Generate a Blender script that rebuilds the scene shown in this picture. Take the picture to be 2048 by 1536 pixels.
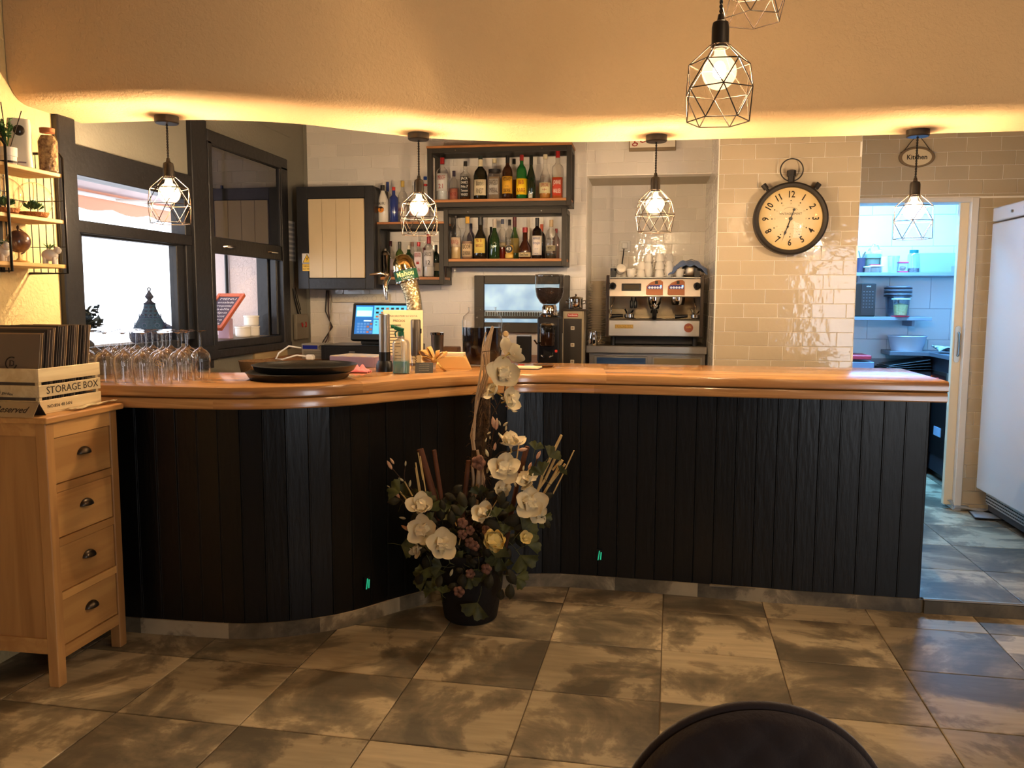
import bpy, bmesh, math, random
from math import pi, sin, cos, tan, atan2, radians as R, sqrt, exp
from mathutils import Vector, Matrix, Euler
random.seed(7)
for o in list(bpy.data.objects): bpy.data.objects.remove(o)
S = bpy.context.scene
COL = S.collection
# ------------------------------------------------------------------ camera
F = 1650.0; YAW = R(9.3); PITCH = R(5.9); ROLL = R(0.2); EYE = Vector((0, 0, 1.5))
_f = Vector((-sin(YAW)*cos(PITCH), cos(YAW)*cos(PITCH), -sin(PITCH)))
_r = Vector((cos(YAW), sin(YAW), 0)); _u = _r.cross(_f)
_r2 = _r*cos(ROLL) + _u*sin(ROLL); _u2 = _u*cos(ROLL) - _r*sin(ROLL)
cd = bpy.data.cameras.new('camera'); cam = bpy.data.objects.new('camera', cd); COL.objects.link(cam)
cd.sensor_width = 36; cd.lens = F/2048*36; cd.clip_start = .05
cam.matrix_world = Matrix((( _r2.x, _u2.x, -_f.x, 0), (_r2.y, _u2.y, -_f.y, 0), (_r2.z, _u2.z, -_f.z, 1.5), (0, 0, 0, 1)))
S.camera = cam
S.cycles.transparent_max_bounces = 64; S.cycles.max_bounces = 14
S.view_settings.view_transform = 'Standard'; S.view_settings.look = 'None'
S.view_settings.gamma = 1; S.view_settings.exposure = 0.12; S.view_settings.use_curve_mapping = False
# ------------------------------------------------------------------ world: bright overcast daylight outside
W = bpy.data.worlds.new('daylight'); S.world = W; W.use_nodes = True
bg = W.node_tree.nodes['Background']; bg.inputs[0].default_value = (.86, .90, 1, 1); bg.inputs[1].default_value = 4.5
# ------------------------------------------------------------------ main lights
def light(name, kind, loc, power, col, size=.1, rot=None, sy=None):
    l = bpy.data.lights.new(name, kind); l.energy = power; l.color = col
    if kind == 'AREA':
        l.size = size
        if sy: l.shape = 'RECTANGLE'; l.size_y = sy
    else: l.shadow_soft_size = size
    o = bpy.data.objects.new(name, l); o.location = loc
    if rot: o.rotation_euler = rot
    COL.objects.link(o); return o
WARM = (1, .68, .38)
BULB = 2550.0                          # radiance of the glowing pendant bulbs
ROOM = 7.5
for i, p in enumerate(((1.6, 1.8, 2.45), (.9, 1.6, 2.7), (1.2, -.2, 2.5), (2.7, 2.6, 2.5))):
    light('room_lamp_light', 'POINT', p, ROOM*(1.0 if i != 3 else .8), WARM, .06)
# daylight from the street door behind the camera, to the right
light('street_door_light', 'AREA', (2.9, -2.2, 1.2), 55, (.85, .92, 1), 1.0, (R(90), 0, R(14)), 2.0)
light('front_fill_light', 'AREA', (-1.6, -2.35, 1.5), 3, (.80, .84, 1), 1.4, (R(90), 0, 0), 1.1)  # unseen cool fill added for bluish light from behind the viewer
# kitchen: cold ceiling tube
light('kitchen_tube_light', 'AREA', (1.75, 6.75, 2.62), 125, (.15, .50, 1), 1.1, (0, 0, 0), .2)
# skylight portals at the two windows
for (y0, y1, z0, z1) in ((3.5, 4.35, 1.26, 2.06), (4.62, 5.5, 1.28, 2.42)):
    p = light('window_portal', 'AREA', (-2.62, (y0+y1)/2, (z0+z1)/2), 1, (1, 1, 1), y1-y0, (0, R(-90), 0), z1-z0)
    p.rotation_euler = (R(90), 0, R(90)); p.data.cycles.is_portal = True
# ------------------------------------------------------------------ pixel -> point on a real plane (2048x1536 frame)
def _ray(px, py): return _f + _r2*((px-1024)/F) - _u2*((py-768)/F)
def atY(px, py, Y): d = _ray(px, py); return EYE + d*(Y/d.y)
def atX(px, py, X): d = _ray(px, py); return EYE + d*(X/d.x)
def atZ(px, py, Z): d = _ray(px, py); return EYE + d*((Z-1.5)/d.z)
def sc(px, Y): # metres per pixel at depth of plane Y near column px
    p = atY(px, 600, Y); return (p-EYE).dot(_f)/F
# ------------------------------------------------------------------ materials
def lin(c):
    return tuple(((x/255)/12.92 if x/255 <= .04045 else ((x/255+.055)/1.055)**2.4) for x in c) + (1,)
_M = {}
class NT:
    def __init__(s, m): s.t = m.node_tree; s.n = s.t.nodes; s.l = s.t.links; s.b = s.n['Principled BSDF']
    def new(s, k, **kw):
        n = s.n.new(k)
        for a, v in kw.items():
            if a.startswith('i_'): n.inputs[a[2:].replace('_', ' ')].default_value = v
            else: setattr(n, a, v)
        return n
def newmat(name):
    m = bpy.data.materials.new(name); m.use_nodes = True; return m, NT(m)
def pm(name, col, rough=.5, metal=0., bump=0., bscale=40., var=0., vscale=6., col2=None, emis=0., ecol=None, trans=0., spec=None, coat=0., sheen=0., ior=1.45, stretch=None, alpha=1., rnd=0., aniso=0., sss=0.):
    key = name
    if key in _M: return _M[key]
    m, T = newmat(name); b = T.b
    b.inputs['Base Color'].default_value = lin(col); b.inputs['Roughness'].default_value = rough
    b.inputs['Metallic'].default_value = metal; b.inputs['IOR'].default_value = ior
    b.inputs['Transmission Weight'].default_value = trans; b.inputs['Coat Weight'].default_value = coat; b.inputs['Sheen Weight'].default_value = sheen
    if sss: b.inputs['Subsurface Weight'].default_value = sss; b.inputs['Subsurface Radius'].default_value = (.02, .015, .01)
    if spec is not None: b.inputs['Specular IOR Level'].default_value = spec
    if alpha < 1: b.inputs['Alpha'].default_value = alpha
    if emis: b.inputs['Emission Color'].default_value = lin(ecol or col); b.inputs['Emission Strength'].default_value = emis
    if var or col2 or bump or rnd:
        geo = T.new('ShaderNodeNewGeometry'); vec = geo.outputs['Position']
        if stretch:
            mp = T.new('ShaderNodeMapping'); mp.inputs['Scale'].default_value = stretch; T.l.new(vec, mp.inputs[0]); vec = mp.outputs[0]
    if var or col2:
        nz = T.new('ShaderNodeTexNoise'); nz.inputs['Scale'].default_value = vscale; nz.inputs['Detail'].default_value = 5; T.l.new(vec, nz.inputs[0])
        mx = T.new('ShaderNodeMix', data_type='RGBA'); rp = T.new('ShaderNodeMapRange'); rp.inputs[1].default_value = .35; rp.inputs[2].default_value = .65
        T.l.new(nz.outputs[0], rp.inputs[0]); T.l.new(rp.outputs[0], mx.inputs[0])
        c = lin(col); mx.inputs[6].default_value = c
        mx.inputs[7].default_value = lin(col2) if col2 else tuple(x*(1-var) for x in c[:3]) + (1,)
        out = mx.outputs[2]
    else: out = None
    if rnd:
        oi = T.new('ShaderNodeObjectInfo'); hs = T.new('ShaderNodeHueSaturation'); r2 = T.new('ShaderNodeMapRange')
        r2.inputs[3].default_value = 1-rnd; r2.inputs[4].default_value = 1+rnd
        T.l.new(oi.outputs['Random'], r2.inputs[0]); T.l.new(r2.outputs[0], hs.inputs['Value'])
        if out: T.l.new(out, hs.inputs['Color'])
        else: hs.inputs['Color'].default_value = lin(col)
        out = hs.outputs[0]
    if out: T.l.new(out, b.inputs['Base Color'])
    if bump:
        n2 = T.new('ShaderNodeTexNoise'); n2.inputs['Scale'].default_value = bscale; n2.inputs['Detail'].default_value = 4; T.l.new(vec, n2.inputs[0])
        bp = T.new('ShaderNodeBump'); bp.inputs['Strength'].default_value = min(1, bump); bp.inputs['Distance'].default_value = .01*max(1, bump)
        T.l.new(n2.outputs[0], bp.inputs['Height']); T.l.new(bp.outputs[0], b.inputs['Normal'])
    _M[key] = m; return m
def thin_glass(name, tint=(1, 1, 1), rough=0., refl=1.0, base=0.03, pw=4.2):
    if name in _M: return _M[name]
    m, T = newmat(name); T.n.remove(T.b)
    out = [n for n in T.n if n.type == 'OUTPUT_MATERIAL'][0]
    tr = T.new('ShaderNodeBsdfTransparent'); tr.inputs[0].default_value = tuple(tint)+(1,)
    gl = T.new('ShaderNodeBsdfGlossy'); gl.inputs['Roughness'].default_value = rough
    ge = T.new('ShaderNodeNewGeometry'); dt = T.new('ShaderNodeVectorMath', operation='DOT_PRODUCT'); T.l.new(ge.outputs['Normal'], dt.inputs[0]); T.l.new(ge.outputs['Incoming'], dt.inputs[1])
    ab = T.new('ShaderNodeMath', operation='ABSOLUTE'); T.l.new(dt.outputs['Value'], ab.inputs[0]); iv = T.new('ShaderNodeMath', operation='SUBTRACT', use_clamp=True); iv.inputs[0].default_value = 1; T.l.new(ab.outputs[0], iv.inputs[1])
    fr = T.new('ShaderNodeMath', operation='POWER'); fr.inputs[1].default_value = pw; T.l.new(iv.outputs[0], fr.inputs[0])
    mt = T.new('ShaderNodeMath', operation='MULTIPLY_ADD', use_clamp=True); mt.inputs[1].default_value = refl; mt.inputs[2].default_value = base
    mx = T.new('ShaderNodeMixShader'); T.l.new(fr.outputs[0], mt.inputs[0]); T.l.new(mt.outputs[0], mx.inputs[0])
    T.l.new(tr.outputs[0], mx.inputs[1]); T.l.new(gl.outputs[0], mx.inputs[2]); T.l.new(mx.outputs[0], out.inputs[0])
    _M[name] = m; return m
def wood(name, c1, c2, axis='x', scale=1., rough=.4, coord='obj', coat=0., knots=.0):
    if name in _M: return _M[name]
    m, T = newmat(name); b = T.b
    tc = T.new('ShaderNodeTexCoord'); oi = T.new('ShaderNodeObjectInfo')
    src = tc.outputs['UV'] if coord == 'uv' else tc.outputs['Object']
    add = T.new('ShaderNodeVectorMath', operation='ADD'); mul = T.new('ShaderNodeMath', operation='MULTIPLY'); mul.inputs[1].default_value = 13.
    T.l.new(oi.outputs['Random'], mul.inputs[0]); T.l.new(src, add.inputs[0]); T.l.new(mul.outputs[0], add.inputs[1])
    mp = T.new('ShaderNodeMapping'); st = {'x': (1.2, 16, 16), 'y': (16, 1.2, 16), 'z': (16, 16, 1.2)}[axis]
    mp.inputs['Scale'].default_value = tuple(v*scale for v in st); T.l.new(add.outputs[0], mp.inputs[0])
    n1 = T.new('ShaderNodeTexNoise'); n1.inputs['Scale'].default_value = 1.6; n1.inputs['Detail'].default_value = 6; n1.inputs['Distortion'].default_value = 1.2
    T.l.new(mp.outputs[0], n1.inputs[0])
    wv = T.new('ShaderNodeMath', operation='MULTIPLY'); wv.inputs[1].default_value = 13.
    T.l.new(n1.outputs[0], wv.inputs[0]); sn = T.new('ShaderNodeMath', operation='SINE'); T.l.new(wv.outputs[0], sn.inputs[0])
    rp = T.new('ShaderNodeMapRange'); rp.inputs[1].default_value = -1; rp.inputs[2].default_value = 1; T.l.new(sn.outputs[0], rp.inputs[0])
    n2 = T.new('ShaderNodeTexNoise'); n2.inputs['Scale'].default_value = .7; T.l.new(mp.outputs[0], n2.inputs[0])
    av = T.new('ShaderNodeMath', operation='MULTIPLY_ADD'); av.inputs[1].default_value = .22
    T.l.new(rp.outputs[0], av.inputs[0]); T.l.new(n2.outputs[0], av.inputs[2])
    r3 = T.new('ShaderNodeMapRange'); r3.inputs[1].default_value = .35; r3.inputs[2].default_value = .95; T.l.new(av.outputs[0], r3.inputs[0])
    mx = T.new('ShaderNodeMix', data_type='RGBA'); mx.inputs[6].default_value = lin(c1); mx.inputs[7].default_value = lin(c2); T.l.new(r3.outputs[0], mx.inputs[0])
    hs = T.new('ShaderNodeHueSaturation'); r4 = T.new('ShaderNodeMapRange'); r4.inputs[3].default_value = .82; r4.inputs[4].default_value = 1.12
    T.l.new(oi.outputs['Random'], r4.inputs[0]); T.l.new(r4.outputs[0], hs.inputs['Value']); T.l.new(mx.outputs[2], hs.inputs['Color']); out = hs.outputs[0]
    if knots:
        vo = T.new('ShaderNodeTexVoronoi'); vo.inputs['Scale'].default_value = 1.; mk = T.new('ShaderNodeMapping')
        mk.inputs['Scale'].default_value = (2.6, 7, 7) if axis == 'x' else (7, 7, 2.6); T.l.new(add.outputs[0], mk.inputs[0]); T.l.new(mk.outputs[0], vo.inputs[0])
        rk = T.new('ShaderNodeMapRange'); rk.inputs[1].default_value = .06; rk.inputs[2].default_value = .13; rk.inputs[3].default_value = knots; rk.inputs[4].default_value = 0
        T.l.new(vo.outputs['Distance'], rk.inputs[0]); m2 = T.new('ShaderNodeMix', data_type='RGBA'); m2.inputs[7].default_value = lin((52, 28, 14))
        T.l.new(rk.outputs[0], m2.inputs[0]); T.l.new(out, m2.inputs[6]); out = m2.outputs[2]
    T.l.new(out, b.inputs['Base Color']); b.inputs['Roughness'].default_value = rough; b.inputs['Coat Weight'].default_value = coat; b.inputs['Coat Roughness'].default_value = .12
    _M[name] = m; return m
def stucco(name, col, bump=.6, scale=38, rough=.9, dist=.012):
    if name in _M: return _M[name]
    m, T = newmat(name); b = T.b; b.inputs['Base Color'].default_value = lin(col); b.inputs['Roughness'].default_value = rough
    g = T.new('ShaderNodeNewGeometry'); n1 = T.new('ShaderNodeTexNoise'); n1.inputs['Scale'].default_value = scale; n1.inputs['Detail'].default_value = 5; n1.inputs['Distortion'].default_value = .8
    n0 = T.new('ShaderNodeTexNoise'); n0.inputs['Scale'].default_value = 2.2; T.l.new(g.outputs['Position'], n0.inputs[0])
    T.l.new(g.outputs['Position'], n1.inputs[0]); bp = T.new('ShaderNodeBump'); bp.inputs['Strength'].default_value = bump; bp.inputs['Distance'].default_value = dist
    T.l.new(n1.outputs[0], bp.inputs['Height']); T.l.new(bp.outputs[0], b.inputs['Normal'])
    mx = T.new('ShaderNodeMix', data_type='RGBA'); c = lin(col); mx.inputs[6].default_value = c; mx.inputs[7].default_value = tuple(x*.88 for x in c[:3])+(1,)
    T.l.new(n0.outputs[0], mx.inputs[0]); T.l.new(mx.outputs[2], b.inputs['Base Color'])
    _M[name] = m; return m
def cement_tile(name, ca, cb, cc, rough=.42):
    m, T = newmat(name); b = T.b
    g = T.new('ShaderNodeNewGeometry'); oi = T.new('ShaderNodeObjectInfo'); mu = T.new('ShaderNodeMath', operation='MULTIPLY'); mu.inputs[1].default_value = 37.
    T.l.new(oi.outputs['Random'], mu.inputs[0]); ad = T.new('ShaderNodeVectorMath', operation='ADD'); T.l.new(g.outputs['Position'], ad.inputs[0]); T.l.new(mu.outputs[0], ad.inputs[1])
    n1 = T.new('ShaderNodeTexNoise'); n1.inputs['Scale'].default_value = 2.6; n1.inputs['Detail'].default_value = 7; n1.inputs['Roughness'].default_value = .62; n1.inputs['Distortion'].default_value = .5
    T.l.new(ad.outputs[0], n1.inputs[0])
    rp = T.new('ShaderNodeValToRGB'); e = rp.color_ramp.elements; e[0].position = .40; e[0].color = lin(ca); e[1].position = .62; e[1].color = lin(cc)
    k = e.new(.50); k.color = lin(cb); k = e.new(.545); k.color = lin(cc)
    T.l.new(n1.outputs[0], rp.inputs[0])
    mp = T.new('ShaderNodeMapping'); mp.inputs['Scale'].default_value = (3, 22, 3); T.l.new(ad.outputs[0], mp.inputs[0])
    n2 = T.new('ShaderNodeTexNoise'); n2.inputs['Scale'].default_value = 1.5; n2.inputs['Detail'].default_value = 4; T.l.new(mp.outputs[0], n2.inputs[0])
    m2 = T.new('ShaderNodeMix', data_type='RGBA', blend_type='MULTIPLY'); m2.inputs[0].default_value = .5
    r2 = T.new('ShaderNodeMapRange'); r2.inputs[1].default_value = .3; r2.inputs[2].default_value = .7; r2.inputs[3].default_value = .6; r2.inputs[4].default_value = 1.15
    T.l.new(n2.outputs[0], r2.inputs[0]); T.l.new(rp.outputs[0], m2.inputs[6]); T.l.new(r2.outputs[0], m2.inputs[7])
    hs = T.new('ShaderNodeHueSaturation'); r4 = T.new('ShaderNodeMapRange'); r4.inputs[3].default_value = .74; r4.inputs[4].default_value = 1.2
    T.l.new(oi.outputs['Random'], r4.inputs[0]); T.l.new(r4.outputs[0], hs.inputs['Value']); T.l.new(m2.outputs[2], hs.inputs['Color'])
    T.l.new(hs.outputs[0], b.inputs['Base Color']); b.inputs['Roughness'].default_value = rough
    bp = T.new('ShaderNodeBump'); bp.inputs['Strength'].default_value = .35; bp.inputs['Distance'].default_value = .004
    T.l.new(n1.outputs[0], bp.inputs['Height']); T.l.new(bp.outputs[0], b.inputs['Normal'])
    _M[name] = m; return m
def glaze_tile(name, col, bump=.5):
    m, T = newmat(name); b = T.b; b.inputs['Roughness'].default_value = .09; b.inputs['IOR'].default_value = 1.52
    g = T.new('ShaderNodeNewGeometry'); oi = T.new('ShaderNodeObjectInfo')
    hs = T.new('ShaderNodeHueSaturation'); hs.inputs['Color'].default_value = lin(col); r4 = T.new('ShaderNodeMapRange'); r4.inputs[3].default_value = .93; r4.inputs[4].default_value = 1.05
    T.l.new(oi.outputs['Random'], r4.inputs[0]); T.l.new(r4.outputs[0], hs.inputs['Value']); T.l.new(hs.outputs[0], b.inputs['Base Color'])
    n1 = T.new('ShaderNodeTexNoise'); n1.inputs['Scale'].default_value = 20; n1.inputs['Detail'].default_value = 2; T.l.new(g.outputs['Position'], n1.inputs[0])
    bp = T.new('ShaderNodeBump'); bp.inputs['Strength'].default_value = bump; bp.inputs['Distance'].default_value = .006
    T.l.new(n1.outputs[0], bp.inputs['Height']); T.l.new(bp.outputs[0], b.inputs['Normal'])
    _M[name] = m; return m
# ------------------------------------------------------------------ mesh builder
class M:
    def __init__(s): s.v = []; s.f = []; s.uv = {}
    def add(s, vs, fs, uv=None):
        o = len(s.v); s.v += [tuple(v) for v in vs]; base = len(s.f)
        s.f += [tuple(i+o for i in f) for f in fs]
        if uv: 
            for k, u in enumerate(uv): s.uv[base+k] = u
        return s
    def box(s, x0, x1, y0, y1, z0, z1, m=None):
        v = [Vector(p) for p in ((x0,y0,z0),(x1,y0,z0),(x1,y1,z0),(x0,y1,z0),(x0,y0,z1),(x1,y0,z1),(x1,y1,z1),(x0,y1,z1))]
        if m: v = [m @ p for p in v]
        return s.add(v, [(0,3,2,1),(4,5,6,7),(0,1,5,4),(1,2,6,5),(2,3,7,6),(3,0,4,7)])
    def cbox(s, c, d, m=None): return s.box(c[0]-d[0]/2, c[0]+d[0]/2, c[1]-d[1]/2, c[1]+d[1]/2, c[2]-d[2]/2, c[2]+d[2]/2, m)
    def lathe(s, prof, n=20, c=(0,0,0), m=None, sx=1, sy=1, sq=0, closed=False):
        vs = []; fs = []
        for (r, z) in prof:
            for i in range(n):
                a = 2*pi*i/n + (pi/n if sq else 0); k = 1
                if sq: k = 1/((abs(cos(a))**sq + abs(sin(a))**sq)**(1/sq))
                vs.append(Vector((r*cos(a)*k*sx, r*sin(a)*k*sy, z)))
        L = len(prof)
        for j in range(L-1):
            for i in range(n):
                fs.append((j*n+i, j*n+(i+1) % n, (j+1)*n+(i+1) % n, (j+1)*n+i))
        if not closed:
            if prof[0][0] > 1e-5: fs.append(tuple(range(n-1, -1, -1)))
            if prof[-1][0] > 1e-5: fs.append(tuple((L-1)*n+i for i in range(n)))
        if m: vs = [m @ v for v in vs]
        return s.add([v+Vector(c) for v in vs], fs)
    def tube(s, pts, r, n=6, closed=False, rs=None):
        P = [Vector(p) for p in pts]; L = len(P); vs = []; fs = []; up = None
        for i, p in enumerate(P):
            a = P[i-1] if (i > 0 or closed) else p; b = P[(i+1) % L] if (i < L-1 or closed) else p
            t = (b-a).normalized() if (b-a).length > 1e-9 else Vector((0, 0, 1))
            if up is None:
                up = Vector((0, 0, 1)) if abs(t.z) < .9 else Vector((1, 0, 0))
            q = t.cross(up)
            if q.length < 1e-6: q = t.orthogonal()
            q.normalize(); w = q.cross(t).normalized(); up = w
            rr = rs[i] if rs else r
            for k in range(n):
                an = 2*pi*k/n; vs.append(p + q*cos(an)*rr + w*sin(an)*rr)
        m = L if closed else L-1
        for i in range(m):
            j = (i+1) % L
            for k in range(n): fs.append((i*n+k, j*n+k, j*n+(k+1) % n, i*n+(k+1) % n))
        if not closed: fs += [tuple(range(n)), tuple((L-1)*n+k for k in range(n-1, -1, -1))]
        return s.add(vs, fs)
    def rod(s, a, b, r, n=6): return s.tube([a, b], r, n)
    def prism(s, poly, z0, z1, m=None):
        n = len(poly); vs = [Vector((x, y, z0)) for x, y in poly] + [Vector((x, y, z1)) for x, y in poly]
        if m: vs = [m @ v for v in vs]
        return s.add(vs, [tuple(range(n-1, -1, -1)), tuple(range(n, 2*n))] + [(i, (i+1) % n, n+(i+1) % n, n+i) for i in range(n)])
    def sphere(s, c, r, n=12, k=8, sx=1, sy=1, sz=1):
        return s.lathe([(max(r*sin(pi*j/k), 1e-6 if j in (0, k) else 0), -r*cos(pi*j/k)*sz) for j in range(k+1)], n, c, None, sx, sy)
    def grid(s, fn, nu, nv, thick=0):
        vs = [Vector(fn(i/nu, j/nv)) for j in range(nv+1) for i in range(nu+1)]
        fs = [(j*(nu+1)+i, j*(nu+1)+i+1, (j+1)*(nu+1)+i+1, (j+1)*(nu+1)+i) for j in range(nv) for i in range(nu)]
        return s.add(vs, fs)
    def obj(s, name, mat, parent=None, smooth=None, bevel=0, seg=1, loc=None, solid=0, label=None, kind=None, sub=0):
        me = bpy.data.meshes.new(name); me.from_pydata(s.v, [], s.f); me.validate()
        if s.uv and len(me.polygons) == len(s.f):
            ul = me.uv_layers.new(name='UVMap')
            for k, u in s.uv.items():
                for li, c in zip(me.polygons[k].loop_indices, u): ul.data[li].uv = c
        if bevel or smooth is not None:
            bm = bmesh.new(); bm.from_mesh(me)
            if bevel:
                ed = [e for e in bm.edges if len(e.link_faces) == 2 and e.calc_face_angle(0) > .5]
                bmesh.ops.bevel(bm, geom=ed, offset=bevel, segments=seg, affect='EDGES', profile=.5)
            if smooth is not None:
                for f in bm.faces: f.smooth = True
                for e in bm.edges:
                    if len(e.link_faces) == 2 and e.calc_face_angle(0) > R(smooth): e.smooth = False
            bm.to_mesh(me); bm.free()
        if mat: me.materials.append(mat)
        o = bpy.data.objects.new(name, me); COL.objects.link(o)
        if parent: o.parent = parent
        if loc: o.location = loc
        if solid: md = o.modifiers.new('solid', 'SOLIDIFY'); md.thickness = solid; md.offset = 0
        if sub: md = o.modifiers.new('sub', 'SUBSURF'); md.levels = sub; md.render_levels = sub
        if label: o['label'] = label
        if kind: o['kind'] = kind
        return o
def tag(o, label, cat, group=None):
    o['label'] = label; o['category'] = cat
    if group: o['group'] = group
    return o
def thing(name, label, cat, loc=(0, 0, 0), rz=0, group=None):
    o = bpy.data.objects.new(name, None); o.empty_display_size = .05; COL.objects.link(o)
    o.location = loc; o.rotation_euler = (0, 0, rz); return tag(o, label, cat, group)
def dup(root, loc, rz=None, label=None, group=None, scale=None):
    r = root.copy(); COL.objects.link(r); r.location = loc
    if rz is not None: r.rotation_euler = (r.rotation_euler[0], r.rotation_euler[1], rz)
    if scale: r.scale = (scale,)*3 if not isinstance(scale, tuple) else scale
    if label: r['label'] = label
    if group: r['group'] = group
    for ch in list(root.children):
        c = ch.copy(); COL.objects.link(c); c.parent = r
        for g in ch.children:
            d = g.copy(); COL.objects.link(d); d.parent = c
    return r
_T = {}
def text_mesh(txt, size, bold=False):
    cu = bpy.data.curves.new('t', 'FONT'); cu.body = txt; cu.size = size; cu.align_x = 'CENTER'; cu.align_y = 'CENTER'; cu.resolution_u = 2
    if bold: cu.offset = size*.018
    o = bpy.data.objects.new('t', cu); COL.objects.link(o)
    dg = bpy.context.evaluated_depsgraph_get(); me = bpy.data.meshes.new_from_object(o.evaluated_get(dg))
    bpy.data.objects.remove(o); bpy.data.curves.remove(cu); return me
def text(txt, size, mat, parent, mtx=None, width=None, bend=None, thick=.0006, bold=False, name='lettering', shear=0):
    """letters in the XZ plane facing -Y; bend = radius wraps them round a vertical cylinder about the origin"""
    me = text_mesh(txt, size, bold); xs = [v.co.x for v in me.vertices] or [0]; w = max(xs)-min(xs)
    k = width/w if (width and w) else 1
    bm = bmesh.new(); bm.from_mesh(me)
    r = bmesh.ops.extrude_face_region(bm, geom=bm.faces[:]); ex = [g for g in r['geom'] if isinstance(g, bmesh.types.BMVert)]
    for v in ex: v.co.z += thick
    for v in bm.verts:
        x, y, z = v.co.x*k + shear*v.co.y, v.co.y, v.co.z
        if bend: a = x/bend; rr = bend+z; v.co = Vector((rr*sin(a), -rr*cos(a), y))
        else: v.co = Vector((x, -z, y))
        if mtx: v.co = mtx @ v.co
    bmesh.ops.recalc_face_normals(bm, faces=bm.faces[:]); bm.to_mesh(me); bm.free(); me.materials.clear(); me.materials.append(mat)
    me.name = name; o = bpy.data.objects.new(name, me); COL.objects.link(o)
    if parent: o.parent = parent
    return o
def cr(P, n):
    """Catmull-Rom through 2D control points, n samples per span"""
    P = [Vector(p) for p in P]; Q = [P[0]*2-P[1]] + P + [P[-1]*2-P[-2]]; out = []
    for i in range(1, len(Q)-2):
        for k in range(n):
            t = k/n; a, b, c, d = Q[i-1:i+3]
            out.append(.5*((2*b) + (c-a)*t + (2*a-5*b+4*c-d)*t*t + (3*b-a-3*c+d)*t*t*t))
    out.append(P[-1]); return out
T_ = Matrix.Translation
_O = ('first', 'second', 'third', 'fourth', 'fifth', 'sixth', 'seventh', 'eighth', 'ninth', 'tenth', 'eleventh', 'twelfth', 'thirteenth', 'fourteenth', 'fifteenth', 'sixteenth', 'seventeenth', 'eighteenth', 'nineteenth', 'twentieth')
def nth(i):
    return _O[i] if i < 20 else ('twenty-'+_O[i-20] if i < 29 else ('thirtieth' if i == 29 else 'thirty-'+_O[i-30]))
def Rx(a): return Matrix.Rotation(a, 4, 'X')
def Ry(a): return Matrix.Rotation(a, 4, 'Y')
def Rz(a): return Matrix.Rotation(a, 4, 'Z')
# ------------------------------------------------------------------ shared materials
CREAM = stucco('cream_stucco', (236, 208, 150), .55, 42)
SOFF = stucco('soffit_stucco', (224, 190, 142), .55, 60, dist=.008)
GREYP = pm('grey_wall_paint', (128, 124, 112), .75, bump=.25, bscale=60)
DARKT = pm('dark_blue_grey_paint', (29, 29, 32), .42, bump=.25, bscale=30, var=.2)
BLACKM = pm('black_metal', (24, 23, 22), .42, .3)
BRONZE = pm('bronze_lamp_metal', (50, 44, 37), .42, .35)
BRASSW = pm('dark_wire', (58, 44, 32), .5, .3)
STEEL = pm('brushed_steel', (176, 170, 160), .28, 1.0, bump=.12, bscale=120, stretch=(1, 1, 30))
CHROME = pm('chrome', (220, 216, 208), .07, 1.0)
WHITE = pm('white_ceramic', (236, 230, 218), .18, coat=.3)
PLASTW = pm('white_plastic', (222, 220, 214), .4)
BLACKP = pm('black_plastic', (17, 17, 18), .32)
GLASS = thin_glass('clear_thin_glass', (.993, .993, .993), 0, 1.0, .02)
WGLASS = thin_glass('wine_glass', (.990, .985, .975), .035, 1.7, .06, 2.6)
BOTG = thin_glass('clear_bottle_glass', (.95, .95, .94), .02, 1.4, .05, 2.8)
PANE = thin_glass('window_pane_glass', (.93, .94, .95), 0, .55, .01)
GROUT = pm('white_grout', (246, 240, 230), .9)
TILE2 = None
TILE = glaze_tile('cream_glazed_tile', (228, 222, 213))
TILE2 = glaze_tile('beige_glazed_tile', (190, 174, 148), .3)
TILEK = glaze_tile('kitchen_wall_tile', (214, 218, 222), .15)
WOODT = wood('varnished_pine', (212, 158, 98), (146, 94, 50), 'x', .8, .22, 'uv', .6, .7)
WOODC = wood('cabinet_pine', (212, 164, 100), (176, 124, 70), 'y', .6, .45, 'obj', .1)
WOODCZ = wood('cabinet_pine_upright', (200, 152, 94), (164, 116, 66), 'z', .6, .45, 'obj', .1)
WOODS = wood('shelf_wood', (190, 128, 72), (138, 82, 42), 'x', 1, .5, 'obj')
WOODL = wood('pale_pine', (226, 184, 112), (196, 146, 78), 'y', 1, .5, 'obj')
CRATEW = wood('whitewashed_crate_wood', (226, 208, 166), (196, 170, 122), 'y', 1, .6, 'obj')
FLOORT = cement_tile('cement_look_floor_tile', (94, 86, 70), (134, 121, 98), (178, 162, 132))
FLOORG = pm('floor_grout', (116, 102, 80), .9)
FARW = stucco('bounce_dark_stucco', (104, 82, 60), .4, 40)  # tone darkened so the unseen walls bounce less light
INK = pm('dark_ink', (40, 30, 24), .7)
INKW = pm('white_print', (226, 220, 206), .6)
# ================================================================== STRUCTURE
def struct(o, label=None):
    o['kind'] = 'structure'
    if label: o['label'] = label
    return o
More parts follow.
